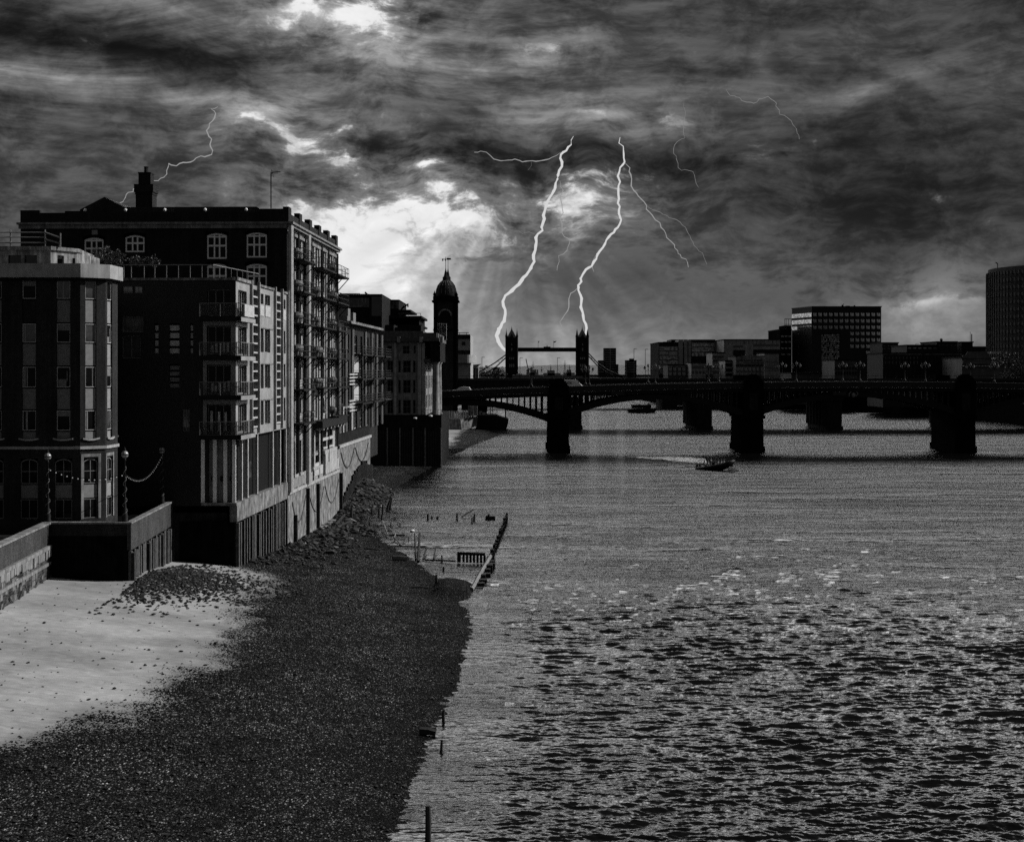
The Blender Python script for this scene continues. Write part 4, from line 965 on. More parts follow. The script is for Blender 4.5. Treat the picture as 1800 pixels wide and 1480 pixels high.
# ---- colonnaded office on its dark jetty
def colonnade():
    Y = 275.0; k = Y/F
    rt = Root('colonnaded_office', 'pale stone office with pilasters and a tall corner column above a dark jetty', 'building', 0, 0, world=(X(720, Y), Y, 8.8))
    xp = lambda p: X(p, Y); zp = lambda p: Z(p, Y)
    w = MB(); hs = []; x0 = xp(650); wn = []
    for t, b in ((634, 655), (668, 691), (703, 727)):
        for a, c in ((700, 704.5), (708.5, 722), (726, 730.5), (672, 676), (681, 691)):
            hs.append((xp(a)-x0, xp(c)-x0, zp(b), zp(t))); wn.append((xp(a), xp(c), zp(b), zp(t)))
    for a, c in ((681, 689), (708, 720), (727, 731)): hs.append((xp(a)-x0, xp(c)-x0, zp(622), zp(608))); wn.append((xp(a), xp(c), zp(622), zp(608)))
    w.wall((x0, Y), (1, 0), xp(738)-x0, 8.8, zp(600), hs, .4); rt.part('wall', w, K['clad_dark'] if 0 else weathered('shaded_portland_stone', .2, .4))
    for a, c, b, t in wn: window(rt, (a+c)/2, Y, b, c-a-.02, t-b-.02, 'W', inset=.2, nv=1 if c-a > 1 else 0, nh=1, mat='midgrey', t=.07)
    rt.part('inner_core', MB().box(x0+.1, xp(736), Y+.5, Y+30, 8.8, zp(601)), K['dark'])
    st = K['stone']
    m = MB()
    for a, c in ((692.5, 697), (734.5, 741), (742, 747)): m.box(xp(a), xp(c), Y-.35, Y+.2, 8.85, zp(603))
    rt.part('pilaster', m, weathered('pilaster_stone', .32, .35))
    f = MB(); f.wall((xp(748), Y+.2), (0, 1), 28, 8.8, zp(601), [(2+q*5.2, 4.6+q*5.2, za, za+2.4) for q in range(5) for za in (10.5, 14.1, 17.7)], .4); rt.part('river_front', f, st)
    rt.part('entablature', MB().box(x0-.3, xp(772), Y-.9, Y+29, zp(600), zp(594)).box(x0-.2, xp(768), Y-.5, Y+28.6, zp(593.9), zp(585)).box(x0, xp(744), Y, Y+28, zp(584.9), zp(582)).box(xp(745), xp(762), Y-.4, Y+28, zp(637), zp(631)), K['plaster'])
    m = MB()
    for p in (703, 742, 778): m.box(xp(p)-.45, xp(p)+.1, Y-1.0, Y+.2, zp(602), zp(592))
    rt.part('console', m, K['stone_pale'])
    rt.part('attic', MB().box(xp(676), xp(692), Y+.5, Y+9, zp(582), zp(571)).box(xp(736), xp(740), Y+.4, Y+9, zp(583), zp(572)).box(xp(693), xp(735), Y+2, Y+20, zp(582), zp(575)), K['conc_dark'])
    rt.part('column', MB().lathe([(.85, 8.9), (.85, 9.3), (.68, 9.5), (.66, 14), (.58, zp(642)), (.62, zp(640)), (.8, zp(637)), (.8, zp(636))], (xp(766), Y+.4, 0), 18), weathered('column_stone', .2, .4), True)
    rt.part('column', MB().lathe([(.85, 8.9), (.85, 9.3), (.68, 9.5), (.66, 14), (.58, zp(642)), (.62, zp(640)), (.8, zp(637)), (.8, zp(636))], (xp(766), Y+9.4, 0), 18), st, True)
    rt.part('architrave', MB().box(xp(757), xp(774), Y-.5, Y+20, zp(635.9), zp(601)), K['conc_dark'])
    m = MB()
    for p in range(770, 786, 3): m.box(xp(p-2)+.02, xp(p)-.1, Y+1.5, Y+2.5, zp(598), zp(568))
    rt.part('flue', m, K['conc'])
    jt = Root('jetty', 'black timber-faced jetty with two round lamps below the colonnaded office', 'jetty', 0, 0, world=(X(712, 272), 272, .2))
    Yj = 271.6; xj = lambda p: X(p, Yj); zj = lambda p: Z(p, Yj)
    jt.part('core', MB().box(xj(650), xj(775.5), Yj+.31, Yj+33, -1.5, zj(758)), K['dark'])
    jt.part('deck', MB().box(xj(650), xj(776), Yj+.05, Yj+34, zj(760), zj(731)), K['conc_dark'])
    m = MB()
    for p in np.arange(651, 777, 4.2): m.box(xj(p), xj(p+3.4), Yj-.1+random.uniform(-.06, .06), Yj+.3, -.6, zj(757)+random.uniform(-.2, .2))
    jt.part('timber_facing', m, K['wood']); m = MB()
    for p in (681, 703, 726, 747.5, 775): m.box(xj(p)-.12, xj(p)+.12, Yj-.3, Yj-.05, -.6, zj(752))
    jt.part('fender_post', m, K['wood_pale'])
    m = MB().box(xj(650), xj(776), Yj-.1, Yj+.04, zj(731), zj(729)); jt.part('kerb', m, K['iron'])
    for p, y in ((662.5, 736), (730, 735), (757, 731)):
        jt.part('lamp', MB().lathe([(.36, -.1), (.34, .1), (.1, .16)], (xj(p), Yj-.15, zj(y)), 10), K['white'])
    m = MB()
    for p in np.linspace(744, 776, 6): m.bar((xj(p), Yj+.5, zj(731)), (xj(p), Yj+.5, zj(731)+1.1), .07)
    m.bar((xj(744), Yj+.5, zj(731)+1.1), (xj(776), Yj+.5, zj(731)+1.1), .07); jt.part('handrail', m, K['grey'])
colonnade()

# ---- blocks showing over the roofs behind
def behind():
    Y = 330.0; xp = lambda p: X(p, Y); zp = lambda p: Z(p, Y)
    rt = Root('office_building', 'dark flat-roofed office block with a taller end tower rising behind the riverside flats', 'building', 0, 0, world=(xp(630), Y, 6))
    rt.part('wall', MB().box(xp(560), xp(649), Y, Y+30, 6, zp(519)).box(xp(650), xp(672), Y-1, Y+30, 6, zp(517.5)), K['conc_dark'])
    rt.part('roof', MB().box(xp(560), xp(649.5), Y-.4, Y+30, zp(519)+.002, zp(517)), K['conc']); 
    rt.part('window_band', MB().box(xp(600), xp(648), Y-.1, Y-.02, zp(537), zp(524)), K['glass']); rt.part('window_band', MB().box(xp(654), xp(671), Y-1.1, Y-1.02, zp(556), zp(522)), K['glass'])
    m = MB()
    for p in range(600, 650, 6): m.box(xp(p), xp(p)+.15, Y-.2, Y-.1, zp(537), zp(524))
    m.box(xp(596), xp(649), Y-.25, Y-.01, zp(540), zp(537.5)); rt.part('mullion', m, K['conc'])
    rt.part('dish', MB().bar((xp(641), Y+2, zp(518)), (xp(642), Y+2, zp(513.5)), .2).bar((xp(640), Y+2, zp(513)), (xp(644), Y+2, zp(517)), .35), K['iron'])
    rt.part('roof_rail', MB().bar((xp(596), Y+1, zp(516)), (xp(632), Y+1, zp(515.8)), .12).bar((xp(608), Y+1, zp(519)), (xp(608), Y+1, zp(516)), .1).bar((xp(625), Y+1, zp(519)), (xp(625), Y+1, zp(516)), .1), K['iron'])
    Y = 352.0
    rt = Root('glass_office', 'glazed office tower with thin projecting flat roofs stepping down towards the river', 'building', 0, 0, world=(X(690, Y), Y, 6))
    rt.part('wall', MB().box(xp(673), xp(701), Y, Y+25, 6, zp(528)).box(xp(701.2), xp(736), Y+2, Y+25, 6, zp(559)), K['conc_dark'])
    m = MB()
    for p in (674, 682, 688, 695): m.box(xp(p), xp(p+5.6), Y-.08, Y-.02, zp(543), zp(530))
    rt.part('window_band', m, K['glass_pale'])
    m = MB().box(xp(673), xp(702), Y-.3, Y+25, zp(528)+.01, zp(527)).box(xp(700), xp(723.5), Y-3, Y+20, zp(549), zp(545.5)).box(xp(674), xp(743), Y-4, Y+20, zp(560), zp(556.5)).box(xp(700), xp(743), Y-3, Y+20, zp(575), zp(572)); rt.part('roof_slab', m, K['conc_dark'])
    rt.part('roof_rail', MB().bar((xp(702), Y-3.5, zp(552)), (xp(741), Y-3.5, zp(552)), .12).bar((xp(741), Y-3.5, zp(556)), (xp(741), Y-3.5, zp(552)), .12).bar((xp(720), Y-3.5, zp(556)), (xp(720), Y-3.5, zp(552)), .12), K['steel'])
    rt.part('crane_arm', MB().bar((xp(705), Y, zp(545)), (xp(710), Y, zp(538)), .35).bar((xp(708), Y, zp(542)), (xp(717), Y, zp(535)), .3).bar((xp(717), Y, zp(540)), (xp(717), Y, zp(534)), .3), K['iron'])
    Y = 610.0; xp2 = lambda p: X(p, Y); zp2 = lambda p: Z(p, Y)
    rt = Root('white_office', 'pale office with a rounded lower deck seen right of the domed tower', 'building', 0, 0, world=(xp2(815), Y, 6))
    rt.part('wall', MB().box(xp2(780), xp2(827), Y, Y+40, 6, zp2(588)), K['conc_pale'])
    rt.part('curved_deck', MB().prism([(xp2(790), Y-2)]+[(xp2(822)+3.4*math.sin(t), Y+10-12*math.cos(t)) for t in np.linspace(0, 1.57, 8)]+[(xp2(790), Y+12)], zp2(638), zp2(624)), K['conc_pale'])
    rt.part('window_band', MB().box(xp2(803), xp2(826), Y-.3, Y-.1, zp2(623), zp2(616)).box(xp2(812), xp2(818), Y-.3, Y-.1, zp2(607), zp2(601)).box(xp2(803), xp2(826), Y-.3, Y-.1, zp2(596), zp2(588)), K['glass'])
    rt.part('roof_rail', MB().bar((xp2(805), Y, zp2(585)), (xp2(824), Y, zp2(585)), .3).bar((xp2(808), Y, zp2(588)), (xp2(808), Y, zp2(585)), .2).bar((xp2(820), Y, zp2(588)), (xp2(820), Y, zp2(585)), .2), K['iron'])
behind()
def domed_tower(px, Y, label):
    k = Y/F; xp = X(px, Y); zp = lambda p: Z(p, Y)
    rt = Root('clock_tower', label, 'tower', 0, 0, world=(xp, Y, 5), group='domed towers of the railway station')
    h = 19.0*.155
    h = 3.25
    w = MB().box(xp-h, xp+h, Y-h, Y+h, 5, zp(531)); rt.part('shaft', w, K['brick_dark_shade'])
    m = MB()
    for a in (-1, 1):
        for b in (-1, 1): m.box(xp+a*(h-.35)-.55, xp+a*(h-.35)+.55, Y+b*(h-.35)-.55, Y+b*(h-.35)+.55, 5, zp(532))
    rt.part('corner_buttress', m, K['stone_dark'])
    m = MB().box(xp-h-.3, xp+h+.3, Y-h-.3, Y+h+.3, zp(582), zp(579)).box(xp-h-.7, xp+h+.7, Y-h-.7, Y+h+.7, zp(532), zp(529)).box(xp-h-.35, xp+h+.35, Y-h-.35, Y+h+.35, zp(528.9), zp(522)); rt.part('cornice', m, K['stone_dark'])
    rt.part('arch_surround', MB().slab_xz([(xp+2.1*math.cos(t), zp(556)+2.1*math.sin(t)) for t in np.linspace(0, math.pi, 9)]+[(xp+1.6*math.cos(t), zp(556)+1.6*math.sin(t)) for t in np.linspace(math.pi, 0, 9)], Y-h-.16, Y-h+.05), K['conc'])
    rt.part('louvre_opening', MB().slab_xz([(xp+1.55*math.cos(t), zp(556)+1.55*math.sin(t)) for t in np.linspace(0, math.pi, 9)]+[(xp-1.55, zp(572)), (xp+1.55, zp(572))], Y-h-.07, Y-h+.05), K['dark'])
    d = 2.95
    prof = [(d*1.02, zp(522)), (d*1.02, zp(519)), (d, zp(516)), (d*.95, zp(509)), (d*.80, zp(502)), (d*.55, zp(496.5)), (d*.34, zp(493.5)), (d*.30, zp(490)), (d*.33, zp(488)), (d*.2, zp(486)), (d*.13, zp(480)), (d*.05, zp(474)), (d*.03, zp(471))]
    rt.part('dome', MB().lathe(prof, (xp, Y, 0), 20), K['conc_dark'], True)
    m = MB()
    for t in np.linspace(0, 2*math.pi, 17)[:16]:
        pts = [(xp+r*1.01*math.cos(t), Y+r*1.01*math.sin(t), z) for r, z in prof[2:7]]; m.tube(pts, .07, 4)
    rt.part('dome_rib', m, K['conc'])
    for a in (-1, 1):
        rt.part('corner_urn', MB().lathe([(.3, 0), (.5, .6), (.2, 1.1), (.02, 1.7)], (xp+a*(h-.1), Y-h+.2, zp(522)), 8), K['stone_dark'])
    rt.part('weather_vane', MB().bar((xp, Y, zp(474)), (xp, Y, zp(452)), .16).bar((xp-1.1, Y, zp(456)), (xp+.9, Y, zp(456)), .16).bar((xp-.9, Y, zp(459)), (xp-.9, Y, zp(455)), .3).box(xp+.3, xp+1.0, Y-.1, Y+.1, zp(457), zp(454)), K['iron'])
domed_tower(783.5, 443.0, 'nearer domed brick tower with a weather vane rising above the north bank')
domed_tower(787.5, 520.0, 'farther domed brick tower almost hidden behind its twin')
# shrubs on the roofs
def shrub(name, px, py, Y, rx, rz_, n, label, group, mat='foil', leaf=.09):
    c = P(px, py, Y); t = thing(name, label, 'shrub', (c.x, c.y, c.z-rz_), 0, group); m = MB()
    for _ in range(n):
        u = Vector((random.gauss(0, 1), random.gauss(0, 1), random.gauss(0, 1))).normalized()*random.uniform(.35, 1.0)**.6
        p = Vector((u.x*rx*(1+.25*math.sin(u.z*7)), u.y*rx*.7, rz_+u.z*rz_*(1+.25*math.sin(u.x*6)))); a = Vector((random.gauss(0, 1), random.gauss(0, 1), random.gauss(0, 1))).normalized()*leaf; b = a.cross(Vector((random.random(), random.random(), 1))).normalized()*leaf*.5
        m.add([p-a, p+b, p+a, p-b], [(0, 1, 2, 3)])
    m.build('foliage', K[mat], t)
    s = MB()
    for _ in range(7): s.tube([(random.uniform(-.1, .1)*rx, 0, 0), (random.uniform(-.5, .5)*rx, random.uniform(-.3, .3)*rx, rz_), (random.uniform(-.9, .9)*rx, random.uniform(-.4, .4)*rx, rz_*1.8)], [.04, .03, .015], 5)
    s.build('stem', K['wood'], t)
shrub('shrub', 183, 448, 117.5, .95, .75, 420, 'largest leafy shrub on the roof below the left warehouse windows', 'roof terrace shrubs')
shrub('shrub', 206, 452, 118, .75, .6, 300, 'middle leafy shrub on the roof edge beside the largest one', 'roof terrace shrubs')
shrub('shrub', 240, 459, 122.5, .8, .45, 260, 'low straggly shrub behind the roof terrace rail', 'roof terrace shrubs')
shrub('shrub', 268, 460, 122.6, .7, .5, 260, 'shrub with upright shoots at the terrace rail, furthest from the round-cornered block', 'roof terrace shrubs')
# ---------------------------------------------------------------- bridges
K['mirror'] = glassm('coated_window_glass', .42, .12, .6, .03); K['mirror'].node_tree.nodes['Principled BSDF'].inputs['Metallic'].default_value = .85
K['mirror_dim'] = glassm('tinted_window_glass', .16, .15, .6, .05); K['mirror_dim'].node_tree.nodes['Principled BSDF'].inputs['Metallic'].default_value = .85
BY, BW = 319.0, 17.0
def deck_z(x): return 15.1-.00026*(x-74)**2
def road_bridge():
    rt = Root('road_bridge', 'black iron arch road bridge with granite piers crossing the river, nearest of the bridges', 'bridge', 0, 0, world=(74, BY, 0))
    piers = [-31.6, 10.0, 51.6, 96.9, 138.6, 180.2]; hw = 2.2
    for i, xp in enumerate(piers):
        zt = deck_z(xp)
        m = MB()
        def hexa(w, y0, y1, c): return [(xp-w, y0), (xp, y0-c), (xp+w, y0), (xp+w, y1), (xp, y1+c), (xp-w, y1)]
        m.prism(hexa(hw+.25, BY-.6, BY+BW+1, 1.3), -2.5, 1.3); m.prism(hexa(hw, BY-.5, BY+BW+.9, 1.1), 1.31, 7.2, hexa(hw-.1, BY-.5, BY+BW+.9, 1.0)); m.prism(hexa(hw+.3, BY-.7, BY+BW+1.1, 1.2), 7.21, 7.9)
        o = rt.part('pier', m, K['stone_dark'])
        t = MB().box(xp-hw+.1, xp+hw-.1, BY-.9, BY+BW+1.3, 7.91, zt+.25)
        t.prism([(xp-1.8, BY-1.1), (xp+1.8, BY-1.1), (xp+1.8, BY+1.2), (xp-1.8, BY+1.2)], zt+.26, zt+.75)
        for k, (w_, h_) in enumerate(((1.5, .4), (1.15, .32), (.7, .25))): t.box(xp-w_, xp+w_, BY-.9, BY+1.0, zt+.76+sum((.4, .32, .25)[:k])+.001*k, zt+.76+sum((.4, .32, .25)[:k+1]))
        t.box(xp-1.6, xp+1.6, BY+BW-.8, BY+BW+1.2, zt+.26, zt+1.5); rt.part('pier_turret', t, K['stone_dark'], parent=None)
        rt.part('recess_panel', MB().box(xp-.9, xp+.9, BY-1.0, BY-.86, 9, zt-2.4), K['conc_dark'])
    for i in range(len(piers)-1):
        a, b = piers[i]+hw-.1, piers[i+1]-hw+.1; xc, h = (a+b)/2, (b-a)/2; crown = deck_z(xc)-3.35
        if i == 0 or i == 4: crown = deck_z(xc)-3.2
        def zi(x): return crown-3.7*((x-xc)/h)**2
        n = 28; xs_ = [a+(b-a)*k/n for k in range(n+1)]
        for y in (BY+.3, BY+5.6, BY+11, BY+BW-.7):
            m = MB()
            for k in range(n):
                x0, x1 = xs_[k], xs_[k+1]; t0 = .95+.45*abs((x0-xc)/h); t1 = .95+.45*abs((x1-xc)/h)
                m.slab_xz([(x0, zi(x0)), (x1, zi(x1)), (x1, zi(x1)+t1), (x0, zi(x0)+t0)], y, y+.5)
            o = rt.part('arch_span', m, K['iron'])
            if y < BY+1: front = o
        p = MB(); pb = MB(); x = a+.5
        while x < b-.3:
            zt_ = deck_z(x)-2.0; zb_ = zi(x)+1.0+.45*abs((x-xc)/h)
            if zt_-zb_ > .3:
                for y in (BY+.35, BY+5.65, BY+11.05, BY+BW-.65): (p if y < BY+1 and len(p.v) < 160 else pb).box(x-.13, x+.13, y, y+.35, zb_-.1, zt_+.1)
            x += 1.27
        rt.part('spandrel_post', p, K['iron'], parent=front); tag(rt.part('inner_posts', pb, K['iron'], parent=front), kind='stuff')
    xs_ = np.linspace(-60, 260, 81); m = MB(); prs = (MB(), MB()); cps = (MB(), MB()); cor = MB(); pan = MB()
    for k in range(80):
        x0, x1 = xs_[k], xs_[k+1]; z0, z1 = deck_z(x0), deck_z(x1)
        m.slab_xz([(x0, z0-2.05), (x1, z1-2.05), (x1, z1-1.25), (x0, z0-1.25)], BY-.1, BY+BW+.1)
        for pr, y in zip(prs, (BY-.25, BY+BW)): pr.slab_xz([(x0, z0-1.24), (x1, z1-1.24), (x1, z1-.12), (x0, z0-.12)], y, y+.25)
        for cp, y in zip(cps, (BY-.42, BY+BW-.08)): cp.slab_xz([(x0, z0-.115), (x1, z1-.115), (x1, z1+.02), (x0, z0+.02)], y, y+.5)
        cor.slab_xz([(x0, z0-1.5), (x1, z1-1.5), (x1, z1-1.36), (x0, z0-1.36)], BY-.45, BY-.105)
        for q in range(5):
            x = x0+.8*q; z = deck_z(x); pan.box(x+.12, x+.62, BY-.30, BY-.255, z-1.1, z-.2)
    rt.part('deck', m, K['iron']); [rt.part('parapet', q, K['iron_grey']) for q in prs]; [rt.part('coping', q, K['midgrey']) for q in cps]; rt.part('cornice', cor, K['iron_grey']); rt.part('parapet_panel', pan, K['iron_grey'])
    for sx in (22.6, 70): rt.part('name_plate', MB().box(sx-1.4, sx+1.4, BY-.5, BY-.4, 12.2, 12.9), K['iron_grey'])
    # coat of arms and shields low on the fascia at mid-river
    m = MB(); z = deck_z(73.8)-2.9
    for a in (-1, 1): m.tube([(73.0+a*.75-.2, BY-.5, z-.2), (73.0+a*.95, BY-.5, z+.35), (73.0+a*.6, BY-.5, z+.7)], .1, 5)
    m.lathe([(.1, -.5), (.38, -.2), (.42, .3), (.1, .5)], (73.0, BY-.5, z), 8); rt.part('heraldic_shield', m, K['grey'])
road_bridge()
def rail_bridge():
    Y0, Y1 = 443.0, 470.0
    rt = Root('railway_bridge', 'dark flat girder railway bridge on rows of heavy piers, behind the arch bridge', 'bridge', 0, 0, world=(74, Y0, 0))
    for x in (-20.5, 18.5, 57.2, 95.8, 134.5):
        m = MB().box(x-2.2, x+2.2, Y0-.2, Y1+.4, 1.0, 8.4).box(x-2.5, x+2.5, Y0-.6, Y1+.8, -2.5, .98).box(x-2.7, x+2.7, Y0-.5, Y1+.6, 8.41, 9.3)
        for k in range(6): m.lathe([(1.55, 1.0), (1.55, 8.3)], (x-2.0+.0*k, Y0+2+k*4.6, 0), 12)
        rt.part('pier', m, K['conc_dark'])
    rt.part('girder', MB().box(-70, 260, Y0, Y0+.6, 10.3, 14.9).box(-70, 260, Y1-.6, Y1, 10.3, 14.9).box(-70, 260, Y0+.61, Y1-.61, 10.0, 11.6), K['iron'])
    rt.part('girder_flange', MB().box(-70, 260, Y0-.3, Y0-.01, 14.5, 15.15).box(-70, 260, Y0-.3, Y0-.01, 10.0, 10.5), K['iron_grey'])
    m = MB()
    for x in np.arange(-68, 258, 2.6): m.box(x, x+.15, Y0-.2, Y0-.01, 10.51, 14.49)
    rt.part('stiffener', m, K['iron'])
    m = MB()
    for x in np.arange(-68, 258, 3.2): m.bar((x, Y0+.2, 15.1), (x, Y0+.2, 15.9), .1)
    m.bar((-70, Y0+.2, 15.9), (258, Y0+.2, 15.9), .1); rt.part('handrail', m, K['iron'])
rail_bridge()
def river_bridge_far():
    Y0, Y1 = 690.0, 720.0
    rt = Root('concrete_bridge', 'low pale concrete bridge seen edge on beyond the railway bridge', 'bridge', 0, 0, world=(60, Y0, 0))
    for x in (-20, 73.0): rt.part('pier', MB().box(x-3.4, x+3.4, Y0, Y1, -2.5, 9), K['conc_dark'])
    m = MB()
    for a, b in ((-60, -20), (-20, 73), (73, 150)):
        xs_ = np.linspace(a, b, 17)
        for k in range(16):
            t0, t1 = xs_[k], xs_[k+1]; f = lambda x: 11.2-4.2*((x-(a+b)/2)/((b-a)/2))**2
            m.slab_xz([(t0, f(t0)), (t1, f(t1)), (t1, 13.2), (t0, 13.2)], Y0, Y1)
    rt.part('span', m, K['conc_dark']); rt.part('parapet', MB().box(-70, 160, Y0-.3, Y0-.01, 12.8, 14.0).box(-70, 160, Y1, Y1+.3, 13.0, 14.0), K['conc'])
    for p in (847, 914, 980, 1115, 1135):
        x = X(p, Y0); zt = Z({847: 628, 914: 629, 980: 629, 1115: 613, 1135: 614}[p], Y0); t = thing('street_lamp', {847: 'tall thin lamp post on the far concrete bridge, first from the north bank', 914: 'tall thin lamp post on the far bridge by the north gothic bridge tower', 980: 'tall thin lamp post on the far bridge in line with the gothic bridge walkway', 1115: 'tall lamp post with a bent head above the small twin blocks', 1135: 'tall lamp post with a bent head next to the stepped glass office'}[p], 'lamp post', (x, Y0+2, 13.2), group='lamp posts on the far bridge')
        MB().tube([(0, 0, 0), (0, 0, zt-13.2)], [.16, .11], 6).build('post', K['iron'], t); MB().box(-.1, 1.3, -.12, .12, zt-13.3, zt-13.1).build('lamp_head', K['iron'], t)
river_bridge_far()
def tower_bridge():
    Y = 1719.0; k = Y/F; X0 = lambda p: X(p, Y); Zz = lambda p: Z(p, Y)
    rt = Root('gothic_bridge', 'distant gothic twin-towered bridge with a high walkway and hanging side spans', 'bridge', 0, 0, world=(X0(961), Y, 0))
    for pc in (899.5, 1023.5):
        xc = X0(pc); w = 6.1; zt = Zz(594)
        m = MB().box(xc-w, xc+w, Y-8, Y+8, 2, zt); m.box(xc-w-1.2, xc+w+1.2, Y-10, Y+10, -2, 12)
        t = rt.part('tower', m, K['conc_dark'])
        tu = MB()
        for a in (-1, 1):
            for b in (-1, 1):
                tu.lathe([(1.25, 10), (1.25, Zz(593)), (1.5, Zz(592)), (1.35, Zz(590)), (1.0, Zz(589)), (.55, Zz(585)), (.12, Zz(580)), (.12, Zz(578))], (xc+a*w, Y+b*8, 0), 8)
        rt.part('turret', tu, K['conc_dark'], parent=t)
        r_ = MB().prism([(xc-w+.6, Y-7), (xc+w-.6, Y-7), (xc+w-.6, Y+7), (xc-w+.6, Y+7)], zt+.01, Zz(582), [(xc-1.6, Y-2), (xc+1.6, Y-2), (xc+1.6, Y+2), (xc-1.6, Y+2)])
        r_.lathe([(1.4, Zz(582)), (.7, Zz(579)), (.16, Zz(575)), (.1, Zz(572.5))], (xc, Y, 0), 8)
        r_.prism([(xc-2.4, Y-8.4), (xc+2.4, Y-8.4), (xc+2.4, Y-6), (xc-2.4, Y-6)], zt+.01, Zz(586.5), [(xc-.1, Y-8.4), (xc+.1, Y-8.4), (xc+.1, Y-6), (xc-.1, Y-6)]); rt.part('roof', r_, K['roof'], parent=t)
        wi = MB()
        for zt_, zb_, ww in ((612, 617, 1.3), (604, 607.5, 1.0), (628, 632, 1.2), (640, 645, 1.4)):
            for q in (-2.2, 0, 2.2):
                if abs(q) > .1 and zt_ < 620: continue
                wi.box(xc+q-ww/2, xc+q+ww/2, Y-8.12, Y-8.02, Zz(zb_), Zz(zt_))
        rt.part('window', wi, K['grey'], parent=t)
        b = MB()
        for z in (598, 609, 620, 636, 650): b.box(xc-w-.35, xc+w+.35, Y-8.4, Y+8.4, Zz(z), Zz(z)+.8)
        rt.part('string_course', b, K['conc_dark'], parent=t)
    xa, xb = X0(909.5), X0(1013.5); m = MB().box(xa, xb, Y-4, Y+4, Zz(618.4), Zz(616.2)).box(xa, xb, Y-4, Y+4, Zz(613.6), Zz(611.2)).box(xa, xb, Y-.2, Y+.2, Zz(616.19), Zz(613.61))
    n = 24
    for i in range(n):
        a = xa+(xb-xa)*i/n; b = xa+(xb-xa)*(i+1)/n; m.bar((a, Y-4, Zz(617)), (b, Y-4, Zz(613)), .5); m.bar((b, Y-4, Zz(617)), (a, Y-4, Zz(613)), .5)
    m.box((xa+xb)/2-4, (xa+xb)/2+4, Y-4.2, Y-3.9, Zz(613), Zz(609.5)).box((xa+xb)/2-.4, (xa+xb)/2+.4, Y-4.2, Y-3.9, Zz(613), Zz(607)); rt.part('walkway', m, K['conc_dark'])
    for p, dx_ in ((946, .0), (973, 1.8)):
        m = MB().bar((X0(p), Y, Zz(612)), (X0(p), Y, Zz(599)), .3); m.slab_xz([(X0(p)+.2, Zz(603)), (X0(p)+1.2+dx_, Zz(601)), (X0(p)+1.6+dx_, Zz(599.3)), (X0(p)+.2, Zz(600.5))], Y-.1, Y+.1); rt.part('flag', m, K['iron'])
    for s, pts1, pts2 in ((-1, [(889, 624), (870, 638), (850, 650), (825, 661), (805, 666)], [(889, 629), (872, 645), (856, 655), (830, 663), (805, 667)]), (1, [(1034, 621), (1050, 638), (1068, 651), (1085, 658), (1105, 664)], [(1034, 626), (1050, 643), (1066, 655), (1085, 662), (1105, 666)])):
        m = MB(); A_ = [(X0(a), Y-6, Zz(b)) for a, b in pts1]; B_ = [(X0(a), Y-6, Zz(b)) for a, b in pts2]; m.tube(A_, .7, 5); m.tube(B_, .7, 5)
        for i in range(len(A_)-1):
            for t in (.25, .75):
                a = Vector(A_[i]).lerp(Vector(A_[i+1]), t); b = Vector(B_[i]).lerp(Vector(B_[i+1]), t+.2 if t < .5 else t-.2); m.bar(a, b, .4)
        rt.part('suspension_chain', m, K['iron_grey'])
    rt.part('deck', MB().box(X0(760), X0(1180), Y-8, Y+8, 10.5, 13), K['conc_dark'])
tower_bridge()
# ---------------------------------------------------------------- south bank (right) and the far distance
SB = [(168, 250), (168, 600), (80, 800), (75, 1600), (90, 2600), (2600, 2600), (2600, 250)]
tag(MB().prism(SB, -2.9, 7.2).build('pavement', K['conc_dark']), kind='structure')
tag(MB().box(-8000, 9000, 2601, 9000, -2.9, 3.0).build('ground', K['conc_dark']), kind='structure')
def embank():
    rt = Root('embankment_wall', 'dark river wall along the far right bank under the bridges', 'wall', 0, 0, world=(167.6, 250, 0))
    m = MB(); pts = SB[:4]
    for i in range(3):
        a, b = Vector(pts[i]+(0,)), Vector(pts[i+1]+(0,)); d = (b-a).normalized(); n = Vector((-d.y, d.x, 0))*.6
        m.prism([(a.x, a.y), (a.x+n.x, a.y+n.y), (b.x+n.x, b.y+n.y), (b.x, b.y)], -2.5, 8.2)
    rt.part('wall_face', m, K['stone_dark'])
embank()
def hills():
    m = MB(); Y = 6500.0; n = 90; xs_ = np.linspace(-3000, 4200, n); top = []
    for x in xs_:
        px = CX+x*F/Y; base = np.interp(px, [300, 700, 905, 940, 1000, 1060, 1130, 1160, 1300, 1700, 2400], [646, 645, 645, 642.5, 641.5, 642, 641.5, 643, 646, 644, 646])
        top.append(Z(base+random.uniform(-.35, .35), Y))
    vs = []; 
    for i, x in enumerate(xs_): vs += [(x, Y-1500, -2), (x, Y, top[i]), (x, Y+2500, top[i]*.5)]
    fs = []
    for i in range(n-1): fs += [(3*i, 3*i+3, 3*i+4, 3*i+1), (3*i+1, 3*i+4, 3*i+5, 3*i+2)]
    m.add(vs, fs); tag(m.build('hills', K['foil_far'], smooth=True), kind='structure')
hills()
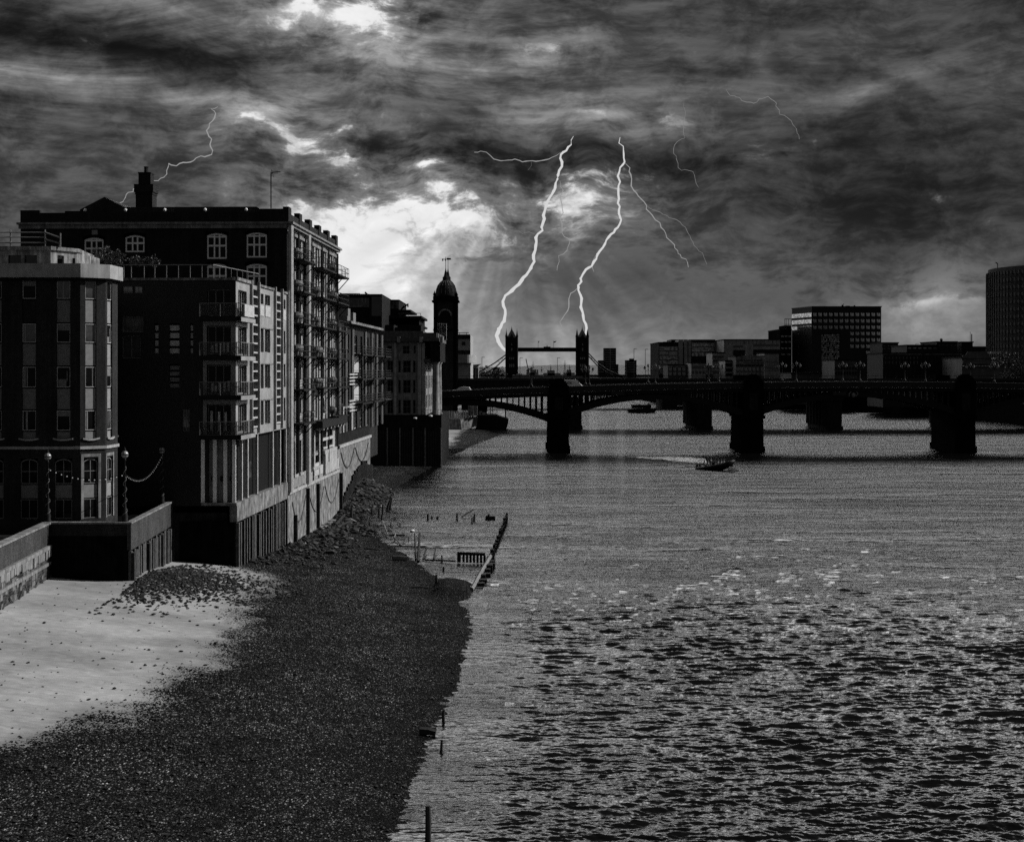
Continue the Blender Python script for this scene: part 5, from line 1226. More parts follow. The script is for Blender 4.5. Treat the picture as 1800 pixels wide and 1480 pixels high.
def slab_block(name, label, px0, px1, pyt, Y, mat, depth=30, rows=(), wmat='mirror_dim', bands=None, roof=None, pyb=None, floors=None, group=None, cat='building'):
    """block with a front facing the bridge; rows = list of (top, bottom, n windows) or bands"""
    rt = Root(name, label, cat, 0, 0, world=(X((px0+px1)/2, Y), Y, 7), group=group)
    x0, x1, zt = X(px0, Y), X(px1, Y), Z(pyt, Y)
    w = MB().box(x0, x1, Y, Y+depth, 3, zt); rt.part('wall', w, mat)
    rt.part('roof', MB().box(x0-.3, x1+.3, Y-.4, Y+depth, zt+.002, zt+.5), roof or K['conc_dark'])
    for (t, b, n) in rows:
        if n > 1:
            p = (x1-x0)/n
            me = MB().box(-p*.33, p*.33, -.12, -.02, 0, Z(t, Y)-Z(b, Y)).mesh('window', K[wmat])
            for i in range(n): rt.put('window', me, x0+p*(i+.5), Y, Z(b, Y))
        else:
            rt.part('window_band', MB().box(x0+.4, x1-.4, Y-.12, Y-.02, Z(b, Y), Z(t, Y)), K[wmat])
    for (t, b) in bands or []:
        rt.part('facade_band', MB().box(x0-.1, x1+.1, Y-.35, Y-.13, Z(b, Y), Z(t, Y)), K['conc'])
    return rt
def south_bank():
    c = K['conc_dark']; mid = weathered('grey_facing', .2, .3, .3); dim = weathered('dull_brick', .05, .3, .3)
    # stepped glass office at the bend
    rt = slab_block('stepped_office', 'stepped glazed office with pale floor edges at the left end of the far bank row', 1158, 1192, 603, 820, c, 50, wmat='mirror_dim')
    Y = 820
    m = MB()
    for py in range(609, 660, 8): m.box(X(1158.5, Y), X(1214, Y), Y-.6, Y-.15, Z(py+1, Y), Z(py, Y))
    rt.part('floor_edge', m, K['conc'])
    for py in range(610, 656, 8): rt.part('window_band', MB().box(X(1159, Y), X(1191, Y), Y-.1, Y-.03, Z(py+6, Y), Z(py, Y)), K['mirror_dim'])
    rt.part('stair_tower', MB().box(X(1192.2, Y), X(1200, Y), Y-1.5, Y+30, 3, Z(597.5, Y)).box(X(1202, Y), X(1208, Y), Y-1.5, Y+30, 3, Z(597.5, Y)).box(X(1209.5, Y), X(1214, Y), Y-1.7, Y+30, 3, Z(597, Y)), mid)
    rt.part('roof_plant', MB().box(X(1168, Y), X(1176, Y), Y+4, Y+9, Z(603, Y)+.6, Z(600.5, Y)), K['iron'])
    rt = slab_block('hospital_block', 'long glazed block with a dark roof line between the stepped office and pale wing', 1214.5, 1272, 600, 830, c, 40)
    for t, b in ((603.5, 609), (611, 618), (620, 626)): rt.part('window_band', MB().box(X(1216, 830), X(1271, 830), 829.9, 829.97, Z(b, 830), Z(t, 830)), K['mirror_dim'])
    m = MB()
    for py in (602, 610, 619): m.box(X(1215, 830), X(1272, 830), 829.3, 829.8, Z(py+.8, 830), Z(py, 830))
    rt.part('floor_edge', m, K['conc']); rt.part('roof_plant', MB().box(X(1182, 830), X(1260, 830), 836, 860, Z(600, 830), Z(596.5, 830)), K['iron'])
    rt = slab_block('hospital_wing', 'pale panelled wing with two dark window strips beside the black office tower', 1272.6, 1371, 598, 800, mid, 40)
    Y = 800
    rt.part('window_band', MB().box(X(1288, Y), X(1306, Y), Y-.12, Y-.02, Z(611, Y), Z(607.5, Y)).box(X(1324, Y), X(1369, Y), Y-.12, Y-.02, Z(609, Y), Z(605, Y)), K['glass'])
    rt.part('setback', MB().box(X(1289, Y), X(1309, Y), Y-.5, Y-.01, Z(630, Y), Z(615.5, Y)).box(X(1324, Y), X(1371, Y), Y-.5, Y-.01, Z(640, Y), Z(614.5, Y)), c)
    m = MB()
    for px in range(1274, 1371, 7): m.box(X(px, Y), X(px, Y)+.12, Y-.08, Y-.01, Z(606, Y), Z(598.5, Y))
    rt.part('panel_joint', m, c)
    low = [('riverside_office', 'low dark block with a pale parapet below the stepped office', 1174, 1214, 642.5, 720, dim, [(646, 652, 5), (654, 660, 5)], [(643, 645)], 'mirror_dim'),
           ('riverside_office', 'pale two-storey block with one wide dark window left of the striped building', 1215, 1240, 638.5, 705, mid, [(643, 648, 1), (652, 657, 4)], [], 'glass'),
           ('terrace_house', 'dark gabled row between the two pale low blocks', 1240.5, 1254, 644, 720, dim, [(648, 652, 3), (654, 658, 3)], [], 'mirror_dim'),
           ('riverside_office', 'square pale block with paired windows behind a lamp standard', 1252, 1274, 621, 735, mid, [(625, 629, 1), (633, 638, 1), (644, 648, 1), (652, 657, 1)], [(630, 631.5)], 'glass'),
           ('riverside_office', 'narrow building striped in pale and black storeys', 1274.5, 1292.5, 635, 700, mid, [(639, 644, 1), (648, 653, 1), (656.5, 661, 1)], [], 'dark'),
           ('riverside_office', 'pale ribbed block squeezed between the lettered building and the black annex', 1343.5, 1369, 622, 720, mid, [(628, 633, 6), (637, 643, 6), (647, 653, 6)], [(634.5, 636.5), (644, 646)], 'mirror_dim')]
    for nm, lb, a, b, t, Y, mt, rows, bands, wm in low: slab_block(nm, lb, a, b, t, Y, mt, 22, rows, wm, bands)
    # lettered building
    Y = 690; rt = slab_block('lettered_building', 'building with black lettering across its pale blank upper wall', 1292.7, 1343, 627, Y, dim, 24, [(645, 652, 7), (654, 661, 7)], 'mirror_dim')
    a0, a1 = X(1292.6, Y), X(1343, Y); L = a1-a0
    rt.part('sign_wall', MB().slab_xz([(a0, Z(638.5, Y)), (a1, Z(637.5, Y)), (a1, Z(626, Y)), (a0+L*.62, Z(624, Y)), (a0+L*.4, Z(624, Y)), (a0, Z(628, Y))], Y-.5, Y-.02), K['conc'])
    cu = bpy.data.curves.new('sign_lettering', 'FONT'); cu.body = 'LONDON BRIDGE HOSPITAL'; cu.size = 1.0; cu.extrude = .04; cu.align_x = 'CENTER'
    to = bpy.data.objects.new('sign_lettering', cu); COL.objects.link(to); bpy.context.view_layer.update()
    sc_ = L*.88/max(to.dimensions.x, .1); dg = bpy.context.evaluated_depsgraph_get(); me = bpy.data.meshes.new_from_object(to.evaluated_get(dg)); bpy.data.objects.remove(to)
    me.materials.clear(); me.materials.append(K['iron']); o = rt.put('sign_lettering', me, (a0+a1)/2, Y-.56, Z(635.5, Y), 0); o.rotation_euler = (R(90), 0, 0); o.scale = (sc_, sc_*1.35, 1)
    m = MB()
    for i in range(11): x = a0+L*(i+.5)/11; m.box(x-.55, x+.55, Y-1.0, Y-.03, Z(641.2, Y), Z(639, Y))
    rt.part('eaves_bracket', m, K['conc'])
    m = MB()
    for i in range(8): x = a0+L*(i+.1)/7.4; m.box(x-.12, x+.12, Y-.3, Y-.03, Z(662, Y), Z(642, Y))
    rt.part('pilaster', m, mid)
    # black office tower: gridded front, glazed end, tall glass atrium
    Y = 850; xa, xb, zt = X(1427, Y), X(1549, Y), Z(540, Y)
    rt = Root('office_tower', 'black gridded office tower with a tall glass atrium front and rows of square windows', 'building', 0, 0, world=(X(1470, Y), Y, 7))
    xl, yl = X(1392, Y)*1.03, Y*1.03
    rt.part('wall', MB().prism([(xa, Y), (xb, Y), (xb+4, Y+45), (xl+8, Y+60), (xl, yl)], 3, zt), weathered('dark_polished_granite', .012, .3))
    rt.part('roof', MB().prism([(xa-.2, Y-.3), (xb+.3, Y-.3), (xb+4, Y+45), (xl+8, Y+60), (xl-.3, yl-.2)], zt+.002, zt+.5), K['iron'])
    p = (xb-xa)/13.05; me = MB().box(-p*.32, p*.32, -.1, -.02, 0, 1.85).box(-p*.02, p*.02, -.14, -.101, 0, 1.85).mesh('window', K['mirror'])
    for r_ in range(7):
        z = Z(556, Y)-r_*Z(540, Y)*0-r_*(11.15*Y/F)
        for i in range(13):
            if r_ >= 3 and i < 7: continue
            if r_ == 6 and i < 10: continue
            rt.put('window', me, xa+p*(i+.55), Y, z)
    u = Vector((xl-xa, yl-Y, 0)); L = u.length; rzl = math.atan2(-u.y, -u.x)
    for r_ in range(8):
        z = Z(557, Y)-r_*(11.3*Y/F); m = MB(); n = 14 if r_ < 3 else 6
        for i in range(n):
            a = L*(i+.12)/14; b = L*(i+.80)/14; m.box(a, b, -.12, -.02, 0, 2.3)
        o = rt.put('window_band', m.mesh('window_band', K['mirror'] if r_ < 5 else K['mirror_dim']), xl, yl, z, rzl)
    m = MB()
    for i in range(12):
        for j in range(20):
            if random.random() < .16: continue
            a = X(1444+i*2.65, Y); m.box(a, a+.66, Y-.22, Y-.12+random.uniform(-.02, .02), Z(661-j*3.7, Y), Z(658.2-j*3.7, Y))
    rt.part('atrium_glazing', m, K['mirror']); rt.part('atrium_frame', MB().box(X(1443.5, Y), X(1476.5, Y), Y-.115, Y-.01, 5, Z(586, Y)), K['dark'])
    m = MB()
    for i in range(5):
        for j in range(10): a = X(1415.5+i*2.2, Y)*1.006; m.box(a, a+.5, Y+6.2-.4*i, Y+6.3-.4*i, Z(626-j*4, Y), Z(623.4-j*4, Y))
    rt.part('roof_crane', MB().bar((X(1483, Y), Y+3, zt), (X(1483, Y), Y+3, zt+1.3), 1.0).bar((X(1483, Y), Y+3, zt+1.2), (X(1485.5, Y), Y+3, zt+2.1), .3).box(X(1490, Y), X(1496, Y), Y+3, Y+6, zt+.5, zt+.9).box(X(1504, Y), X(1505.5, Y), Y+3, Y+5, zt+.5, zt+1.2), K['iron'])
    rt = slab_block('annex_building', 'black annex with a scaffold cage on its roof leaning against the office tower', 1371.5, 1391.5, 580, 855, K['stone_dark'], 40, [(590, 592.5, 3), (600, 602.5, 3), (611, 613.5, 3), (622, 624, 2)], 'mirror')
    m = MB(); Y = 855
    for px, a, b in ((1367.5, 595, 582), (1379.5, 580, 561), (1382, 580, 561), (1386, 575, 561), (1391, 570, 561)): m.bar((X(px, Y), Y, Z(a, Y)), (X(px, Y), Y, Z(b, Y)), .22)
    for a, b, py in ((1367, 1376, 582), (1379, 1392, 561), (1379, 1392, 570.5)): m.bar((X(a, Y), Y, Z(py, Y)), (X(b, Y), Y, Z(py, Y)), .3)
    rt.part('scaffold', m, K['iron']); rt.part('roof_block', MB().box(X(1380, Y), X(1391.5, Y), Y+1, Y+20, Z(580, Y)+.6, Z(572, Y)), K['stone_dark'])
    # low blocks in front of and right of the tower
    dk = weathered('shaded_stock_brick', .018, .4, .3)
    rows = [('riverside_house', 'small pale public house with arched windows in front of the glass atrium', 1467, 1506.5, 634, 655, weathered('pub_stone', .075, .3, .3), [(645, 650, 8), (653, 659, 8)], [(639, 640)], 'iron'),
            ('riverside_office', 'grey low wall block in front of the black tower base', 1391, 1440, 657, 640, dim, [], [], 'iron'),
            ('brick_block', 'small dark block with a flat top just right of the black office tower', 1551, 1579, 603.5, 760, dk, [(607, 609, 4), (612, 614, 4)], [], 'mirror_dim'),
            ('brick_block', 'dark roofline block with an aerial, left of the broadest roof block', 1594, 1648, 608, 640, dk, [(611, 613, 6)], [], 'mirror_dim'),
            ('brick_block', 'broad dark block topped by a round dish between the low roofs', 1647, 1682, 602, 645, dk, [(606, 608, 5)], [], 'mirror_dim'),
            ('brick_block', 'short dark tower block with two thin masts beside the curved tower', 1690, 1710, 602.5, 650, dk, [], [], 'mirror_dim'),
            ('brick_block', 'low dark block joining the masts to the curved tower', 1708, 1745, 611, 655, dk, [], [], 'mirror_dim'),
            ('wharf_building', 'long dark wharf building ribbed with upright piers behind the triple lamps', 1552, 1690, 622, 590, dk, [(627, 631, 22), (635, 640, 22)], [(622.5, 623.5)], 'glass'),
            ('arcade_building', 'pale stepped building with a lettered gable in front of the curved tower', 1691, 1770, 630, 560, weathered('arcade_stone', .075, .3, .3), [], [(632, 633)], 'glass')]
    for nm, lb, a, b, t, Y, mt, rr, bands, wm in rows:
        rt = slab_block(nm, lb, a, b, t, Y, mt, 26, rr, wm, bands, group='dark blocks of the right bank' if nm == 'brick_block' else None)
        if nm == 'wharf_building':
            m = MB()
            for px in np.arange(1554, 1690, 6.2): m.box(X(px, Y), X(px, Y)+.35, Y-.5, Y-.36, 7, Z(624, Y))
            rt.part('pilaster', m, K['conc_dark'])
        if nm == 'arcade_building':
            a0 = lambda p: X(p, Y); q = lambda p: Z(p, Y)
            rt.part('gable', MB().slab_xz([(a0(1691), q(630)), (a0(1691), q(625)), (a0(1697), q(624)), (a0(1700), q(618.5)), (a0(1733), q(617.5)), (a0(1737), q(624)), (a0(1748), q(630))], Y-.6, Y-.02), mt)
            rt.part('eaves_bracket', MB().box(a0(1691), a0(1770), Y-1.2, Y-.37, q(640), q(634.5)), mt)
            m = MB()
            for px in np.arange(1692, 1748, 5.3): m.box(a0(px), a0(px+3), Y-1.3, Y-.5, q(644), q(642.6))
            rt.part('shade_blind', m, K['offwhite']); rt.part('roof_light', MB().box(a0(1735), a0(1742.5), Y+2, Y+3, q(622), q(618.2)).box(a0(1745), a0(1763), Y+2, Y+3, q(621.5), q(618.2)), K['offwhite'])
        if 'dish' in lb: rt.part('dish', MB().ball((X(1657, Y), Y+2, Z(597.5, Y)), .7, 8).bar((X(1657, Y), Y+2, Z(602, Y)), (X(1657, Y), Y+2, Z(598, Y)), .2).box(X(1664, Y), X(1681, Y), Y+3, Y+8, Z(602, Y)+.5, Z(600.5, Y)), K['iron'])
        if 'masts' in lb and 'two' in lb: rt.part('mast', MB().bar((X(1710.5, Y), Y+2, Z(611, Y)), (X(1710.5, Y), Y+2, Z(587, Y)), .35).bar((X(1708, Y), Y+2, Z(611, Y)), (X(1708, Y), Y+2, Z(583, Y)), .14), K['iron'])
        if 'aerial' in lb: rt.part('aerial', MB().bar((X(1625, Y), Y+2, Z(608, Y)), (X(1625, Y), Y+2, Z(604, Y)), .3).bar((X(1612, Y), Y+2, Z(604, Y)), (X(1618, Y), Y+2, Z(604, Y)), .15).bar((X(1612, Y), Y+2, Z(608, Y)), (X(1612, Y), Y+2, Z(604, Y)), .15), K['iron'])
    # curved tower
    Yc, rr = 600.0, 34.0; xc = 227.3; zt = Z(462, 566)
    rt = Root('curved_tower', 'tall dark office tower with a curved banded front at the right edge', 'building', 0, 0, world=(xc, Yc, 7))
    n = 56; ring = [(xc+rr*math.cos(t), Yc+rr*math.sin(t)*1.0) for t in np.linspace(0, 2*math.pi, n+1)[:-1]]
    rt.part('wall', MB().prism(ring, 5, zt), weathered('tower_granite', .016, .3, .3))
    nf = 17; h = (zt-9)/nf
    me_b = MB().prism([(x*1.012, y*1.012) for x, y in [((q[0]-xc), (q[1]-Yc)) for q in ring]], 0, h*.42).mesh('floor_band', weathered('tower_spandrel', .07, .3, .4))
    fin = MB()
    for i in range(n*2):
        t = math.pi*i/n; fin.box(0, 0, 0, 0, 0, 0) if 0 else None
    for i in range(nf): rt.put('floor_band', me_b, xc, Yc, 9+i*h)
    m = MB()
    for i in range(112):
        t = 2*math.pi*i/112; c_, s_ = math.cos(t), math.sin(t); r0, r1 = rr*1.014, rr*1.026
        m.prism([(xc+r0*c_-.12*s_, Yc+r0*s_+.12*c_), (xc+r1*c_-.12*s_, Yc+r1*s_+.12*c_), (xc+r1*c_+.12*s_, Yc+r1*s_-.12*c_), (xc+r0*c_+.12*s_, Yc+r0*s_-.12*c_)], 9, zt-1.5)
    rt.part('fin', m, weathered('tower_fin', .05, .3, .4))
    rt.part('mast', MB().bar((xc-rr+1.2, Yc-3, zt), (xc-rr+1.2, Yc-3, zt+2.0), .25).bar((xc-rr+1.2, Yc-3, zt+1.8), (xc-rr+.4, Yc-3, zt+2.4), .3).bar((xc-8, Yc-32, zt), (xc-8, Yc-32, zt+2.2), .25).bar((xc-10, Yc-32, zt), (xc-10, Yc-32, zt+1.6), .2), K['iron'])
    # distant blocks beyond the gothic bridge
    for nm, lb, a, b, t, Y, mt in (('tower_block', 'pair of dark concrete tower slabs in the distance right of the gothic bridge', 1062.5, 1083, 612.5, 2300, K['conc_dark']), ('tower_block', 'low dark block at the foot of the distant tower slabs, on their left', 1052.5, 1062, 634, 2290, K['conc_dark']), ('tower_block', 'low dark block at the foot of the distant tower slabs, on their right', 1083.5, 1087, 641, 2290, K['conc_dark']),
        ('tower_block', 'small distant block with a plant room under the bent lamp posts', 1102, 1119, 634, 1650, K['conc_dark']), ('tower_block', 'slim distant block just left of the stepped glazed office', 1149, 1158, 634, 1500, K['conc_dark'])):
        rt = slab_block(nm, lb, a, b, t, Y, mt, 30, [], 'mirror_dim', group='distant blocks by the gothic bridge')
        if t == 612.5: rt.part('joint', MB().box(X(1072, Y), X(1073.5, Y), Y-.6, Y-.1, 7, Z(613, Y)), K['conc'])
        if t == 634 and Y == 1650: rt.part('plant_room', MB().box(X(1107, Y), X(1114, Y), Y, Y+10, Z(634, Y)+.5, Z(630.5, Y)), K['conc_dark'])
        rr_ = MB()
        for py in np.arange(t+3, 656, 4): rr_.box(X(a+.6, Y), X(b-.6, Y), Y-.5, Y-.1, Z(py+1.2, Y), Z(py, Y))
        rt.part('balcony_band', rr_, K['conc'])
south_bank()
def tree(name, px, py, Y, rx, rz_, n, label, leaf=.5, group=None, zb=7.0):
    c = P(px, py, Y); t = thing(name, label, 'tree', (c.x, c.y, zb), 0, group); m = MB(); h = c.z-zb
    cl = [(random.gauss(0, .5), random.gauss(0, .5), random.gauss(0, .5), random.uniform(.35, .6)) for _ in range(14)]
    for _ in range(n):
        a = random.choice(cl); u = Vector((random.gauss(0, 1), random.gauss(0, 1), random.gauss(0, 1))).normalized()*a[3]*random.uniform(.5, 1)
        p = Vector(((a[0]+u.x)*rx, (a[1]+u.y)*rx, h+(a[2]+u.z)*rz_)); d = Vector((random.gauss(0, 1), random.gauss(0, 1), random.gauss(0, 1))).normalized()*leaf; e = d.cross(Vector((random.random(), random.random(), 1))).normalized()*leaf*.6
        m.add([p-d, p+e, p+d, p-e], [(0, 1, 2, 3)])
    m.build('crown', K['foil_far'], t)
    s = MB().tube([(0, 0, 0), (.1*rx, 0, h*.6), (0, 0, h)], [.06*rx+.1, .05*rx, .02*rx], 6)
    for _ in range(5): s.tube([(0, 0, h*random.uniform(.5, .8)), (random.uniform(-.6, .6)*rx, random.uniform(-.4, .4)*rx, h+random.uniform(-.2, .4)*rz_)], [.035*rx, .01*rx], 5)
    s.build('trunk', K['wood'], t)
tree('tree', 1797, 640, 470, 5.6, 6.2, 2600, 'dark round-crowned tree in front of the curved tower at the right edge', .32)
for i, (px, lb) in enumerate(((826, 'pale bushy tree at the near foot of the hanging chain'), (838, 'pale bushy tree below the hanging chain beside a lamp post'), (852, 'pale bushy tree right of the lamp post on the far bridge'), (866, 'pale bushy tree left of the small gabled house'), (884, 'pale bushy tree between the gabled house and the gothic tower'))):
    tree('tree', px, 656, 900+20*i, 3.2, 2.8, 500, lb, .45, 'trees at the north end of the gothic bridge', 6)
def clutter():
    Y = 1250.0; xp = lambda p: X(p, Y); zp = lambda p: Z(p, Y)
    rt = Root('warship', 'moored grey warship with lattice masts below the gothic bridge walkway', 'ship', 0, 0, world=(xp(965), Y, 0))
    rt.part('hull', MB().slab_xz([(xp(905), 1), (xp(1018), 1), (xp(1024), zp(661)), (xp(900), zp(659))], Y-6, Y+6), K['midgrey'])
    m = MB()
    for a, b, t in ((925, 940, 655), (932, 946, 650), (955, 985, 656), (962, 975, 651), (990, 1010, 655), (996, 1004, 650), (908, 918, 657)): m.box(xp(a), xp(b), Y-3.5, Y+3.5, zp(661), zp(t))
    rt.part('superstructure', m, K['grey']); m = MB()
    for a, t in ((937, 636), (993, 634), (1001, 641), (968, 641), (952, 645)):
        m.bar((xp(a), Y, zp(655)), (xp(a), Y, zp(t)), .35); m.bar((xp(a-3), Y, zp(t+5)), (xp(a+3), Y, zp(t+5)), .25); m.bar((xp(a-2), Y, zp(655)), (xp(a), Y, zp(t+4)), .2); m.bar((xp(a+2), Y, zp(655)), (xp(a), Y, zp(t+4)), .2)
    rt.part('mast', m, K['iron_grey'])
    Y = 2100.0; t = thing('crane', 'thin leaning tower crane seen under the gothic bridge walkway', 'crane', (X(928, Y), Y, 5))
    b = Vector((X(928, Y), Y, 5)); MB().bar((0, 0, 0), (0, 0, Z(648, Y)-5), 1.6).build('mast', K['iron'], t); MB().bar((0, 0, Z(648, Y)-5), (X(924.5, Y)-b.x, 0, Z(631, Y)-5), 1.2).bar((0, 0, Z(648, Y)-5), (3, 0, Z(650, Y)-5), 1.5).build('jib', K['iron'], t)
    Y = 1100.0
    t = thing('riverside_house', 'small dark gabled house below the hanging chain of the gothic bridge', 'house', (X(872, Y), Y, 6)); x = X(872, Y)
    a, b, zt, ze = X(866, Y)-x, X(878, Y)-x, Z(644.5, Y)-6, Z(650, Y)-6
    MB().box(a, b, 0, 8, 0, ze).build('wall', K['brick_dark_shade'], t); MB().slab_xz([(a-.8, ze), (b+.8, ze), ((a+b)/2, zt)], -.5, 8.5).build('roof', K['roof'], t)
    for i, (px, w, t_, Y, lb) in enumerate(((836, 10, 641, 880, 'small white pavilion left of the gothic bridge, with a grey box roof'), (815, 40, 646, 870, 'long low pavilion with a sweeping pale roof by the domed tower'))):
        t = thing('pavilion', lb, 'building', (X(px, Y), Y, 6)); hw = w*Y/F/2; z = Z(t_, Y)-6
        MB().box(-hw, hw, 0, 12, 0, z).build('wall', K['conc_dark' if i else 'grey'], t); MB().slab_xz([(-hw-1, z-1.2), (hw+1, z-.2), (hw+1.5, z+.4), (-hw-1, z-.2)], -2, 13).build('roof', K['offwhite' if i else 'conc'], t)
clutter()
# ---------------------------------------------------------------- lightning (far behind the gothic bridge)
K['bolt'] = emit('lightning_channel', .66); K['bolt_dim'] = emit('faint_lightning', .21); K['bolt_mid'] = emit('side_lightning', .32)
LY = 1900.0
def bolt_mesh(pts, wid, jit=.8, seed=1, Y=LY):
    r = random.Random(seed); out = [P(pts[0][0], pts[0][1], Y)]; n = len(pts)
    for i in range(n-1):
        a, b = P(*pts[i], Y), P(*pts[i+1], Y); L = (b-a).length; k = max(1, int(L/4))
        for j in range(1, k+1):
            q = a.lerp(b, j/k)
            if j < k: q += Vector((r.gauss(0, jit), r.gauss(0, 2.0), r.gauss(0, jit*.6)))
            out.append(q)
    m = len(out); w0, w1 = wid
    rs = [(w0+(w1-w0)*i/(m-1))*.36*Y/F*r.uniform(.7, 1.2)*min(1.0, .3+i/5.0) for i in range(m)]
    return MB().tube(out, rs, 7)
def bolt(label, main, wid, mat, branches, seed, Y=LY):
    x, y, z = P(main[0][0], main[0][1], Y); t = thing('lightning_bolt', label, 'lightning', (x, y, z)); off = Vector((-x, -y, -z))
    bolt_mesh(main, wid, 1.15, seed, Y).build('channel', K[mat], t, loc=off)
    for i, (pts, w, mt) in enumerate(branches): bolt_mesh(pts, w, .9, seed+i+1, Y).build('branch', K[mt], t, loc=off)
bolt('thickest lightning bolt striking down behind the north gothic tower',
     [(1008,240),(1004,255),(990,268),(986,272),(988,285),(983,300),(980,315),(976,330),(970,342),(962,355),(958,370),(957,385),(952,400),(945,412),(943,425),(941,440),(938,455),(933,472),(920,488),(912,500),(900,511),(888,520),(884,530),(888,545),(887,560),(880,575),(873,590),(876,600),(884,612),(893,620)], (5.5, 9.5), 'bolt',
     [([(986,268),(978,274),(965,280),(950,283),(935,283),(918,285),(905,280),(892,282),(880,283),(868,280),(862,274),(855,268),(845,266),(834,268)], (3.0, 1.3), 'bolt_mid'),
      ([(984,318),(990,335),(985,345),(988,360),(990,375),(985,385),(988,400),(988,410),(1000,420),(998,435),(990,447),(982,450),(983,460),(979,476)], (2.4, 1.4), 'bolt_mid'),
      ([(886,520),(875,525),(868,530)], (2.0, .8), 'bolt_dim'), ([(944,414),(930,408),(918,411),(905,407)], (1.6, .8), 'bolt_dim'), ([(934,283),(934,292),(928,300)], (1.2, .6), 'bolt_dim')], 11)
bolt('forked lightning bolt ending on the roof of the south gothic tower',
     [(1090,242),(1088,252),(1096,265),(1098,285),(1090,295),(1086,310),(1090,320),(1087,335),(1088,350),(1088,370),(1092,387),(1086,400),(1074,412),(1066,422),(1060,435),(1050,448),(1044,460),(1040,468),(1030,474),(1024,483),(1022,495),(1017,505),(1021,520),(1021,540),(1025,555),(1030,570),(1029,592)], (4.2, 7.0), 'bolt',
     [([(1098,285),(1106,302),(1110,320),(1114,335),(1122,345),(1132,355),(1136,368),(1146,378),(1152,387),(1160,392),(1162,400),(1170,410),(1172,418),(1180,425),(1186,436),(1192,446),(1206,456),(1210,470)], (3.2, 1.6), 'bolt_mid'),
      ([(1136,360),(1150,370),(1165,377),(1190,387),(1205,400),(1213,415),(1220,432),(1235,445),(1243,465)], (1.5, .9), 'bolt_dim'),
      ([(1017,505),(1010,512),(1003,516),(1000,525),(1000,540),(993,553),(984,566),(988,575)], (3.4, 1.5), 'bolt_mid'),
      ([(1052,446),(1044,455),(1041,470),(1044,478)], (2.2, 1.0), 'bolt_mid')], 23)
bolt('thin winding lightning bolt left of centre above the warehouse chimney',
     [(383,188),(371,192),(379,200),(377,208),(368,218),(363,230),(367,240),(372,245),(370,258),(372,272),(360,276),(345,278),(340,283),(322,286),(310,292),(297,288),(293,300),(288,312),(278,318),(262,320),(245,326),(222,342),(216,355),(205,362)], (3.4, 2.0), 'bolt_mid', [], 31)
bolt('faint curling lightning thread high on the right of the sky',
     [(1276,157),(1283,168),(1300,172),(1312,180),(1325,182),(1340,174),(1350,170),(1365,182),(1370,198),(1385,208),(1396,222),(1405,245)], (1.9, 1.0), 'bolt_dim', [], 41)
bolt('faint broken lightning thread between the forked bolt and the curling one',
     [(1202,180),(1204,205),(1202,225),(1204,243),(1190,250),(1184,262),(1189,280),(1192,295),(1198,300),(1218,302),(1222,315),(1228,330)], (1.4, .9), 'bolt_dim', [], 47)
# ---------------------------------------------------------------- lamp standards on the arch bridge
def triple_lamp_proto():
    t = thing('street_lamp', 'x', 'street lamp', (0, 0, 0), 0, 'triple lamp standards on the arch bridge')
    MB().lathe([(.28, 0), (.30, .25), (.16, .5), (.09, .7), (.07, 3.0), (.10, 3.05), (.06, 3.2), (.06, 3.55)], n=10).build('post', K['iron'], t, True)
    MB().tube([(-.78, 0, 3.1), (-.6, 0, 2.86), (0, 0, 2.82), (.6, 0, 2.86), (.78, 0, 3.1)], .05, 6).build('bracket', K['iron'], t)
    for x, z in ((-.78, 3.1), (.78, 3.1), (0, 3.55)):
        g = MB().lathe([(.10, 0), (.27, .32), (.29, .42), (.12, .66), (.05, .74), (.02, .84)], (x, 0, z), 8).build('lantern', K['globe'], t, True)
        MB().lathe([(.31, .425), (.13, .68), (.04, .80)], (x, 0, z), 8).build('cap', K['iron'], g)
    return t
LP = [935, 1036, 1152, 1264, 1400, 1512, 1627, 1748]
_lamp = triple_lamp_proto(); first = True
names = ['left of the bridge turret nearest the north bank', 'above the van on the bridge', 'at the arch crown right of the first pier', 'left of the second bridge pier', 'before the annex beside the black office tower', 'below the small pale public house', 'before the ribbed wharf building', 'before the pale stepped arcade building']
for side in (0, 1):
    for i, p in enumerate(LP):
        x = X(p, BY); y = BY+.1 if side == 0 else BY+BW-.2
        o = _lamp if first else copy_tree(_lamp); first = False
        o.location = (x, y, deck_z(x)+.02)
        o['label'] = ('three-lantern lamp on the near parapet ' if side == 0 else 'three-lantern lamp on the far parapet ')+names[i]
